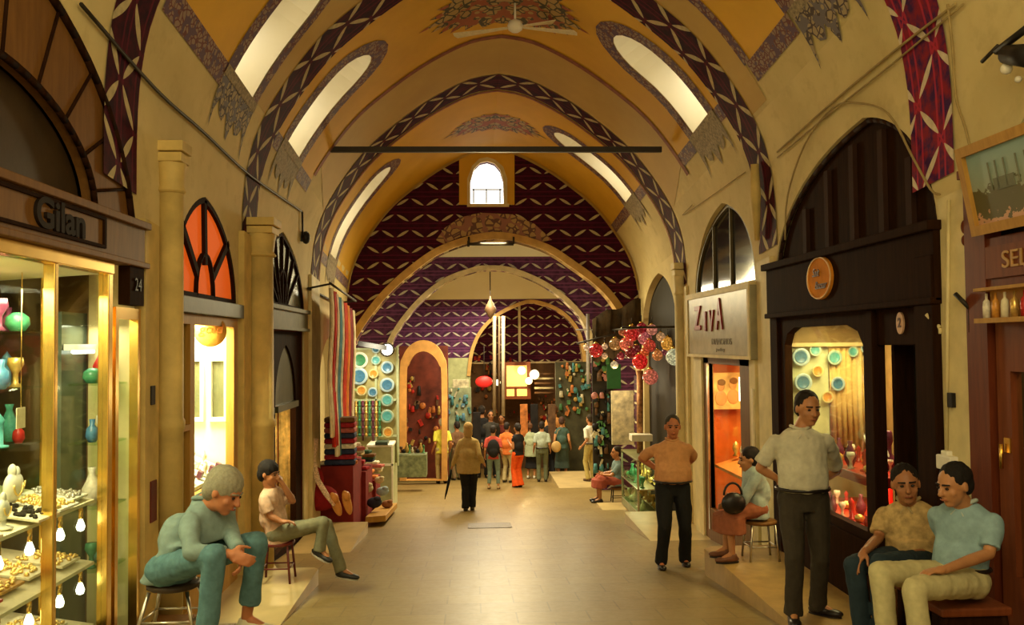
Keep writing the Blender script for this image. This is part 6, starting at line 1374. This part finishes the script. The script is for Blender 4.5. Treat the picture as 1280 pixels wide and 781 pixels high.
    if belt and hem is None:
        b = MB(); P = [pelvis+spine*.075*H+rH*(.168+belly*.32)*H*slim*math.cos(a)+fH*(.125+belly*.66)*H*math.sin(a) for a in [2*PI*k/24 for k in range(24)]]; b.tube(P, .013*H, 8, closed=True); b.build('belt', Mt['leather'], root)
    # ---- shoes
    for i in (0, 1):
        fd = Vector(footdir[i] if footdir else hipf); fd.z = 0 if not (toes and toes[i]) else fd.z; fd.normalize(); ud = Vector((0, 0, 1)); ud = (ud-fd*ud.dot(fd)).normalized(); R3 = frame3(fd, ud); a = ft[i]
        b = MB(); b.ell(a-ud*.050*H+fd*.025*H, .044*H, .100*H, .040*H, R3); b.ell(a-ud*.055*H+fd*.115*H, .046*H, .080*H, .030*H, R3); b.tube([a-ud*.04*H-fd*.01*H, a+ud*.0*H-fd*.01*H], [.043*H, .038*H], 12)
        s_ = remesh(b, 'shoe', colors['shoe'], root, max(vox, .009), 1)
        b = MB(); q = []
        for k in range(24):
            t = 2*PI*k/24; y_ = math.sin(t); q.append(a+fd*(.055+.125*y_)*H+R3.col[0]*(.044+.006*y_)*math.cos(t)*H-ud*.088*H)
        b.poly(q, ud*.016*H); b.build('sole', colors.get('sole', Mt['leather']), s_)
    return dict(root=root, el=el, hd=hd, kn=kn, ft=ft, sh=sh)
Mt['eye'] = mat('dark_eye', (.02, .012, .008), .2, bump=0); Mt['leather'] = mat('black_leather', (.015, .010, .008), .35)
C_ = lambda n, c, v=.12: cloth('wear_'+n, c, sc=22, var=v)
def fpt(px, py, dz=.09):      # ankle above a floor pixel
    p = onfloor(px, py); return p+Vector((0, 0, dz))
def stool(loc, hz, R_, label, legm, seatm, square=False, splay=.06):
    loc = Vector(loc); t = thing('stool', loc, label, 'stool'); b = MB(); top = loc+Vector((0, 0, hz))
    if square: b.obox(top-Vector((0, 0, .025)), (R_, 0, 0), (0, R_*.9, 0), (0, 0, .025))
    else: b.lathe([(R_*.9, -.04), (R_, -.03), (R_, -.008), (R_*.92, 0)], top, 24)
    b.build('seat', seatm, t, bevel=.005 if square else 0); L = []
    for sx, sy in ((1, 1), (1, -1), (-1, 1), (-1, -1)):
        a = top+Vector((sx*R_*.7, sy*R_*.65, -.04)); e = loc+Vector((sx*(R_*.7+splay), sy*(R_*.65+splay), 0)); b = MB(); b.cyl(e, a, .012, n=8); b.build('leg', legm, t); L.append(a.lerp(e, .6))
    b = MB(); [b.cyl(L[i], L[j], .008, n=6) for i, j in ((0, 1), (1, 3), (3, 2), (2, 0))]; b.build('stretcher', legm, t); return t

# 1 grey haired man seated, left front, leaning on his knees
sa = skinmat
zP = -.06
pel = at(216, 694, 5.55); pel.z = .36
ch = at(258, 634, 5.42); hd_ = at(281, 614, 5.32)
rk_ = at(268, 694, 5.10); ra = at(256, 775, 5.12); lk = at(322, 678, 5.42); la = at(308, 742, 5.56)
ra.z = zP+.09; la.z = zP+.09
hR, hL = at(287, 692, 5.12), at(300, 688, 5.2)
person('grey haired man in pale blue shirt and jeans sitting bowed on a stool', pel, ch, hd_, (.93, -.30, -.50), (.92, -.38, 0), (.93, -.28, 0), (hR, hL), (ra, la),
       dict(top=C_('pale_blue_shirt', (.20, .27, .24)), bottom=C_('blue_jeans', (.09, .18, .19), .2), shoe=mat('white_canvas_shoe', (.60, .55, .38), .6), sole=mat('pale_sole', (.5, .45, .3), .6), collar=C_('pale_blue_collar', (.22, .29, .26))),
       vox=.008, sleeves='long', hair='thick', haircol=(.30, .27, .18), knees=(rk_, lk), elbows=(at(240, 690, 5.12), at(288, 668, 5.42)), handdir=((.9, -.1, -.35), (.2, -.5, -.85)), palm=((0, .9, -.2), (-.9, -.2, 0)), curl=1.1, headup=(.45, -.1, .8),
       trouser_end=(.86, .72), footdir=((.85, -.5, 0), (.97, -.2, 0)), skin=('ruddy', (.46, .17, .07)), belt=False, hem=-.10, H=1.03)
stool((pel.x-.0, pel.y+.02, zP), .325, .16, 'round stool with thin splayed metal legs under the grey haired man', Mt['chrome'], mat('dark_stool_seat', (.05, .03, .015), .5), splay=.07)

# 2 boy on a red stool, legs crossed
zB = -.64; D0 = 9.0
pel = at(347, 653, D0); pel.z = -.19+.02; ch = at(340, 616, D0); hd_ = at(337, 592, D0-.04)
rk_ = at(404, 653, D0-.12); ra = at(399, 685, D0-.12); lk = at(408, 655, D0+.10); la = at(428, 712, D0+.02)
person('dark haired boy in pink shirt sitting on red stool with legs crossed', pel, ch, hd_, (.9, -.35, -.12), (1, -.05, 0), (.95, -.25, 0), (at(352, 652, D0-.22), at(352, 603, D0-.05)), (ra, la),
       dict(top=C_('pink_shirt', (.52, .34, .22), .2), bottom=C_('grey_olive_trousers', (.17, .16, .09)), shoe=mat('black_sneaker', (.02, .018, .015), .5), sole=mat('pale_sole2', (.4, .36, .28), .6)), vox=.009, hair='thick', haircol=(.012, .008, .006),
       knees=(rk_, lk), elbows=(at(338, 645, D0-.2), at(366, 626, D0+.02)), handdir=((.9, .1, 0), (-.5, -.1, .9)), palm=((0, 0, -1), (-.8, .2, 0)), footdir=((.75, -.3, -.35), (.95, -.15, -.12)), toes=(1, 1), hem=-.09, belt=False, H=.97, trouser_end=(.94, .94), skin=('olive', (.36, .15, .06)), curl=1.0)
stool((pel.x, D0, zB), .40, .17, 'dark red wooden stool under the boy with crossed legs', mat('dark_red_stool_leg', (.12, .02, .015), .4), mat('dark_red_stool_seat', (.14, .02, .015), .4), splay=.03)

# 3 orange shirt man standing on the street
fa, fb2 = fpt(826, 710), fpt(856, 706); md = (fa+fb2)/2; D = md.y
pel = Vector((at(841, 620, D).x, D, fa.z+.80)); ch = at(840, 560, D+.01); ch.z = pel.z+.48; hd_ = Vector((at(840, 541, D).x, D-.03, ch.z+.215))
person('stout man in orange shirt and black trousers standing with hands behind back', pel, ch, hd_, (-.12, -1, -.05), (-.05, -1, 0), (-.05, -1, 0), (Vector((pel.x-.10, D+.20, pel.z+.16)), Vector((pel.x+.10, D+.21, pel.z+.14))), (Vector((fa.x, fa.y, fa.z)), Vector((fb2.x, fb2.y, fb2.z))),
       dict(top=C_('orange_shirt', (.50, .23, .09)), bottom=C_('black_trousers', (.010, .009, .008)), shoe=Mt['leather'], collar=C_('orange_collar', (.52, .25, .10))), vox=.009, hair='short', haircol=(.05, .04, .03), belly=.06, elbowpole=((-1, .9, -.1), (1, .9, -.1)), H=1.03, shoulder=1.0, slim=1.12, skin=('red_brown', (.40, .13, .05)),
       handdir=((.7, .1, -.6), (-.7, .1, -.6)), palm=((0, 1, 0), (0, -1, 0)))

# 4 white shirt man on the right platform, hands on hips
zP1 = -.53; D = 7.05
fa = Vector((at(990, 775, D-.05).x, D-.08, zP1+.09)); fb2 = Vector((at(1022, 765, D+.1).x, D+.10, zP1+.09))
pel = Vector((at(1004, 630, D).x, D, zP1+.96)); ch = Vector((at(1000, 548, D).x, D-.01, pel.z+.50)); hd_ = Vector((at(1008, 520, D).x, D-.04, ch.z+.225))
person('tall man in white checked short sleeved shirt and dark trousers, hand on hip', pel, ch, hd_, (.10, -1, -.12), (-.15, -1, 0), (-.12, -1, 0), (Vector((pel.x-.165, D+.10, pel.z+.14)), Vector((pel.x+.16, D+.13, pel.z+.10))), (fa, fb2),
       dict(top=C_('white_checked_shirt', (.56, .52, .38), .10), bottom=C_('dark_grey_trousers', (.045, .035, .022)), shoe=Mt['leather'], collar=C_('white_collar', (.58, .54, .40))), vox=.009, hair='short', haircol=(.02, .014, .01), belly=.05, elbows=(at(950, 585, D+.10), at(1046, 588, D+.28)), H=1.08, shoulder=1.10, slim=1.05,
       handdir=((.6, .55, -.5), (-.6, .4, -.6)), palm=((.4, -.6, 0), (-.3, -.6, 0)), footdir=((-.25, -1, 0), (.75, -.66, 0)), skin=('tan', (.42, .18, .07)), curl=.8)

# 5, 6 two seated men on the right
platform(2.30, XR-.001, 3.0, 3.9, -.30, 'low platform of the corner shop, outside the frame on the right') if 0 else None
zS = -.36
def bench(x0, x1, y0, y1, z0, z1, label):
    t = thing('wooden_stool', ((x0+x1)/2, (y0+y1)/2, z0), label, 'stool'); b = MB(); b.box((x0, y0, z1-.05), (x1, y1, z1)); b.build('seat', Mt['woodred'], t, bevel=.012)
    for x in (x0+.04, x1-.04):
        for y in (y0+.04, y1-.04):
            b = MB(); s = 1 if x < (x0+x1)/2 else -1; b.tube([(x, y, z1-.05), (x-.02*s, y, (z0+z1)/2+.05), (x, y, z0)], [.026, .020, .024], 8); b.build('leg', Mt['wooddark'], t)
    for ya in (y0+.03, y1-.05): b = MB(); b.box((x0+.04, ya, z1-.12), (x1-.04, ya+.02, z1-.05)); b.build('apron', Mt['wooddark'], t)
    return t
pel = at(1198, 690, 5.15); ch = at(1205, 640, 5.20); hd_ = at(1192, 606, 5.14)
zf = -.24
k1, k2 = at(1100, 716, 5.02), at(1143, 735, 4.76)
a1, a2 = Vector((k1.x+.03, k1.y-.06, zf+.09)), Vector((k2.x+.03, k2.y-.04, zf+.09))
pel.z = .28
person('dark haired man in light blue polo shirt and cream trousers sitting at right', pel, ch, hd_, (-.92, -.25, -.22), (-.80, -.60, 0), (-.72, -.55, 0), (at(1188, 722, 4.98), at(1180, 712, 4.85)), (a1, a2),
       dict(top=C_('light_blue_polo', (.24, .36, .38)), bottom=C_('cream_trousers', (.50, .44, .22)), shoe=Mt['leather'], collar=C_('pale_polo_collar', (.42, .48, .42))), vox=.008, hair='short', haircol=(.012, .009, .007), knees=(k1, k2), elbows=(at(1190, 690, 5.35), at(1236, 692, 5.0)), H=.98,
       handdir=((-.8, -.3, -.2), (-.95, -.2, 0)), palm=((0, 0, -1), (0, 0, -1)), skin=('olive2', (.44, .20, .08)), trouser_end=(1.0, 1.0))
bench(pel.x-.22, pel.x+.20, pel.y-.20, pel.y+.16, zf, pel.z-.115, 'brown wooden stool with dark curved legs under the man in light blue polo')
zf = -.53
pel = at(1140, 690, 5.90); ch = at(1137, 637, 5.97); hd_ = at(1132, 605, 5.90); pel.z = .20
k1, k2 = at(1068, 706, 5.62), at(1100, 705, 5.5)
a1, a2 = Vector((at(1085, 780, 5.6).x, 5.6, zf+.09)), Vector((at(1105, 780, 5.5).x, 5.5, zf+.09))
person('dark haired young man in tan patterned shirt and jeans sitting between shop and friend', pel, ch, hd_, (-.35, -1, -.05), (-.75, -.65, 0), (-.6, -.75, 0), (at(1080, 690, 5.62), at(1112, 700, 5.55)), (a1, a2),
       dict(top=C_('tan_patterned_shirt', (.44, .30, .12), .35), bottom=C_('dark_blue_jeans', (.02, .035, .045)), shoe=Mt['leather'], collar=C_('tan_collar', (.42, .31, .15))), vox=.008, hair='short', haircol=(.012, .008, .006), knees=(k1, k2), elbows=(at(1098, 672, 6.0), at(1160, 690, 5.85)), H=1.02, hem=-.08, belt=False,
       handdir=((-.6, -.3, -.6), (-.9, -.3, -.1)), palm=((0, -.3, -1), (0, 0, -1)), skin=('olive', (.36, .15, .06)), sleeves='short', headup=(-.1, 0, 1))
bench(pel.x-.18, pel.x+.20, pel.y-.17, pel.y+.18, zf, pel.z-.10, 'low brown stool under the young man in tan shirt')

# 7 seated woman beside the red lettered shop
D = 9.0; zw = -.53
pel = Vector((at(945, 648, D).x, D, zw+.52)); ch = Vector((at(942, 605, D).x, D-.02, pel.z+.40)); hd_ = at(936, 574, D-.05)
k1, k2 = at(912, 642, D-.15), at(910, 645, D+.10); a1, a2 = Vector((k1.x+.02, k1.y, zw+.09)), Vector((k2.x-.03, k2.y, zw+.09))
person('dark haired woman in pale blue top and brown skirt sitting sideways on the platform', pel, ch, hd_, (-1, .1, -.1), (-1, -.1, 0), (-1, .05, 0), (at(905, 632, D-.1), at(915, 620, D+.2)), (a2, a1),
       dict(top=C_('pale_blue_top', (.34, .40, .36)), bottom=C_('red_brown_skirt', (.26, .08, .035)), shoe=mat('brown_shoe', (.14, .05, .02), .5)), vox=.011, female=True, hair='bun', haircol=(.02, .012, .01), bottom='skirt', knees=(k2, k1), elbows=(at(930, 628, D+.15), at(925, 632, D-.15)), hem=-.10, belt=False, H=.98, sleeves='long', skin=('tan', (.42, .18, .07)))
stool((pel.x+.04, D, zw), .40, .17, 'small metal legged stool under the seated woman', Mt['chrome'], Mt['wood'], splay=.03)
bg = thing('handbag', at(916, 640, 8.72), 'round black handbag held by the seated woman', 'handbag'); c = at(917, 629, 8.75)
b = MB(); b.ell(c, .125, .06, .11, n=20, mrings=12); b.build('body', Mt['leather'], bg); b = MB(); b.tube([c+Vector((.09*math.cos(a), .02, .08+.12*math.sin(a))) for a in [PI*k/10 for k in range(11)]], .012, 6); b.build('strap', Mt['leather'], bg)

# far crowd
def stander(label, px, fy, hy, face, colors, hair='short', haircol=(.02, .014, .01), D=None, zfl=None, belly=0, **kw):
    if zfl is None: p = onfloor(px, fy)
    else: p = onZ(px, fy, zfl)
    Dd = p.y; top = at(px, hy, Dd).z; Ht = top-p.z; H = Ht/1.74; f = Vector(face).normalized(); r_ = f.cross(Vector((0, 0, 1)))
    z = p.z; pel = Vector((p.x, Dd, z+.90*H)); ch = pel+Vector((0, 0, .475*H))+f*.01; hd_ = ch+Vector((0, 0, .222*H))+f*.02
    st = kw.pop('stance', .10); step = kw.pop('step', 0)
    feet = (p+r_*st*H+f*step+Vector((0, 0, .09*H)), p-r_*st*H-f*step+Vector((0, 0, .09*H)))
    hands = kw.pop('hands', None)
    if hands is None: hands = ((.24, .08, -.02), (-.24, .08, -.02))
    hh = [pel+r_*a*H+f*b_*H+Vector((0, 0, c*H)) for a, b_, c in hands]
    return person(label, pel, ch, hd_, kw.pop('look', face), face, face, hh, feet, colors, vox=.016, H=H, hair=hair, haircol=haircol, belly=belly, elbowpole=((-f.x, -f.y, -.2), (-f.x, -f.y, -.2)), **kw), H
AW = (0.05, 1, 0)
blk = C_('black_cloth', (.012, .011, .010))
w, H = stander('blonde woman in beige jacket and black trousers walking away with an umbrella', 586, 638, 527, (.1, 1, 0), dict(top=C_('beige_jacket', (.40, .28, .10)), bottom=blk, shoe=Mt['leather']), hair='long', haircol=(.42, .27, .10), female=True, hem=-.17, belt=False, sleeves='long', stance=.06, step=.06, hands=((.30, .05, .02), (-.33, .06, -.05)), slim=1.18)
um = thing('umbrella', w['hd'][1], 'dark furled umbrella in the left hand of the woman in beige jacket', 'umbrella'); hnd = w['hd'][1]; tip = at(556, 624, hnd.y-.1)
b = MB(); dv = (tip-hnd); b.tube([hnd+dv*.08, hnd+dv*.3, hnd+dv*.85, tip], [.012, .03, .018, .006], 8); b.build('canopy', blk, um); b = MB(); b.cyl(hnd-dv*.10, hnd+dv*.1, .011, n=8); b.build('handle', Mt['wood'], um)
stander('person in bright yellow shirt and khaki trousers facing the orange arch', 553, 604, 522, (-.3, 1, 0), dict(top=C_('yellow_shirt', (.58, .55, .06)), bottom=C_('khaki', (.38, .30, .12)), shoe=Mt['leather']), haircol=(.35, .33, .25), hem=-.1, belt=False)
stander('person in brown shirt standing behind the beige jacket', 572, 600, 526, (-.6, 1, 0), dict(top=C_('brown_shirt', (.14, .07, .03)), bottom=C_('brown_trousers', (.16, .10, .04)), shoe=Mt['leather']), hem=-.1, belt=False)
w, H = stander('person in red top with black backpack and blue grey cropped trousers', 617, 611, 531, (.15, 1, 0), dict(top=C_('red_top', (.42, .06, .04)), bottom=C_('blue_grey_crop', (.15, .20, .16)), shoe=mat('pale_sandals', (.45, .3, .15), .6)), bottom='crop', hem=-.08, belt=False, stance=.13)
c = w['root'].location+Vector((0, -.16, 1.12*H)); bp = thing('backpack', c-Vector((0, 0, .2)), 'black backpack on the back of the person in red top', 'backpack'); b = MB(); b.ell(c, .16, .10, .23); b.ell(c+Vector((0, -.07, -.08)), .11, .05, .11); remesh(b, 'pack', blk, bp, .015, 2)
stander('person in orange shirt standing beside the black topped woman', 634, 603, 527, (.5, 1, 0), dict(top=C_('orange_top', (.58, .15, .03)), bottom=C_('cream_trousers_far', (.42, .34, .16)), shoe=Mt['leather']), hem=-.1, belt=False)
stander('woman in black sleeveless top and bright orange flared trousers', 648, 609, 528, (-.5, .8, 0), dict(top=blk, bottom=C_('bright_orange_trousers', (.72, .09, .01)), shoe=Mt['leather']), bottom='flared', female=True, sleeves='none', hair='bun', hem=-.03, belt=False, stance=.07, hands=((.16, .2, .25), (-.16, .2, .3)))
stander('woman in pale green tunic and black skirt beside the orange trousers', 664, 598, 527, (.3, 1, 0), dict(top=C_('pale_green_tunic', (.34, .38, .22)), bottom=blk, shoe=mat('white_shoes', (.6, .55, .4), .6)), bottom='skirt', female=True, hem=-.22, belt=False, hair='short', haircol=(.12, .05, .02))
stander('man in pale blue checked shirt and olive trousers seen from behind', 678, 602, 526, (.05, 1, 0), dict(top=C_('pale_blue_check', (.32, .36, .26)), bottom=C_('olive_trousers', (.11, .12, .06)), shoe=Mt['leather']), belly=.03)
stander('taller man in orange shirt behind the teal dress, left one', 694, 596, 506, (.1, 1, 0), dict(top=C_('orange_shirt_far', (.56, .25, .07)), bottom=blk, shoe=Mt['leather']), hem=-.1, belt=False, haircol=(.08, .03, .01))
stander('man in peach orange shirt behind the teal dress, right one', 709, 593, 508, (-.1, 1, 0), dict(top=C_('peach_shirt_far', (.56, .32, .12)), bottom=C_('dark_green_trousers', (.03, .045, .03)), shoe=Mt['leather']), hem=-.1, belt=False, haircol=(.05, .025, .01))
w, H = stander('woman in dark teal dress with tan shoulder bag', 703, 599, 520, (.1, 1, 0), dict(top=C_('dark_teal_top', (.05, .09, .07)), bottom=C_('dark_teal_skirt', (.04, .06, .045)), shoe=Mt['leather']), bottom='skirt', female=True, sleeves='none', hem=-.05, belt=False, haircol=(.06, .03, .02))
c = w['root'].location+Vector((-.18, -.17, .92*H)); bp = thing('shoulder_bag', c-Vector((0, 0, .1)), 'tan shoulder bag at the side of the woman in teal dress', 'bag'); b = MB(); b.ell(c, .14, .07, .16); b.build('body', mat('tan_bag', (.48, .30, .10), .6), bp); b = MB(); b.tube([c+Vector((-.05, .02, .1)), c+Vector((.06, .05, .45)), c+Vector((.14, .08, .48))], .01, 6); b.build('strap', mat('tan_strap', (.3, .18, .06), .6), bp)
stander('man in white shirt and khaki trousers at the far right stall', 739, 601, 517, (-.6, .8, 0), dict(top=C_('white_shirt_far', (.66, .62, .46)), bottom=C_('khaki_far', (.42, .33, .10)), shoe=mat('brown_shoes_far', (.1, .05, .02), .5)), zfl=-1.86, haircol=(.03, .02, .01), hands=((.2, .12, .15), (-.24, .1, 0)))
for i, (px, fy, hy, lab, col) in enumerate([(603, 597, 506, 'tall person in black standing before the farthest arch, left one', (.012, .011, .01)), (614, 597, 512, 'person in dark grey standing before the farthest arch, right one', (.05, .045, .035)), (520, 590, 516, 'person in black top standing inside the orange arch', (.015, .013, .012)), (509, 586, 520, 'person in dark brown inside the orange arch at its left', (.09, .04, .02)), (688, 597, 518, 'dark clothed person half hidden between blue shirt and orange shirts', (.02, .016, .012)), (628, 596, 517, 'person in dark red half hidden behind the orange shirt', (.16, .03, .02))]):
    stander(lab, px, fy, hy, (.2-.1*i, -1 if i % 2 else 1, 0), dict(top=C_('dark_top%d' % i, col), bottom=blk, shoe=Mt['leather']), hem=-.1, belt=False, sleeves='long')
# seated person by the glass counter
D = 17.9; zq = street(17.9)
pel = Vector((at(772, 600, D).x, D, zq+.42)); ch = pel+Vector((0, 0, .36)); hd_ = ch+Vector((-.02, 0, .22)); k1 = pel+Vector((-.38, -.12, .06)); k2 = pel+Vector((-.38, .12, .06))
person('person in grey blue top and red skirt sitting low by the poster board', pel, ch, hd_, (-1, -.1, 0), (-1, 0, 0), (-1, 0, 0), (pel+Vector((-.3, .1, .15)), pel+Vector((-.3, -.1, .15))), (Vector((k2.x, k2.y, zq+.09)), Vector((k1.x, k1.y, zq+.09))), dict(top=C_('grey_blue_top', (.14, .20, .20)), bottom=C_('red_skirt', (.34, .08, .05)), shoe=Mt['leather']), vox=.016, bottom='skirt', female=True, knees=(k2, k1), hem=-.08, belt=False, hair='short')
stool((pel.x, D, zq), .30, .15, 'low stool under the person in red skirt', Mt['iron'], Mt['wood'], splay=.02)
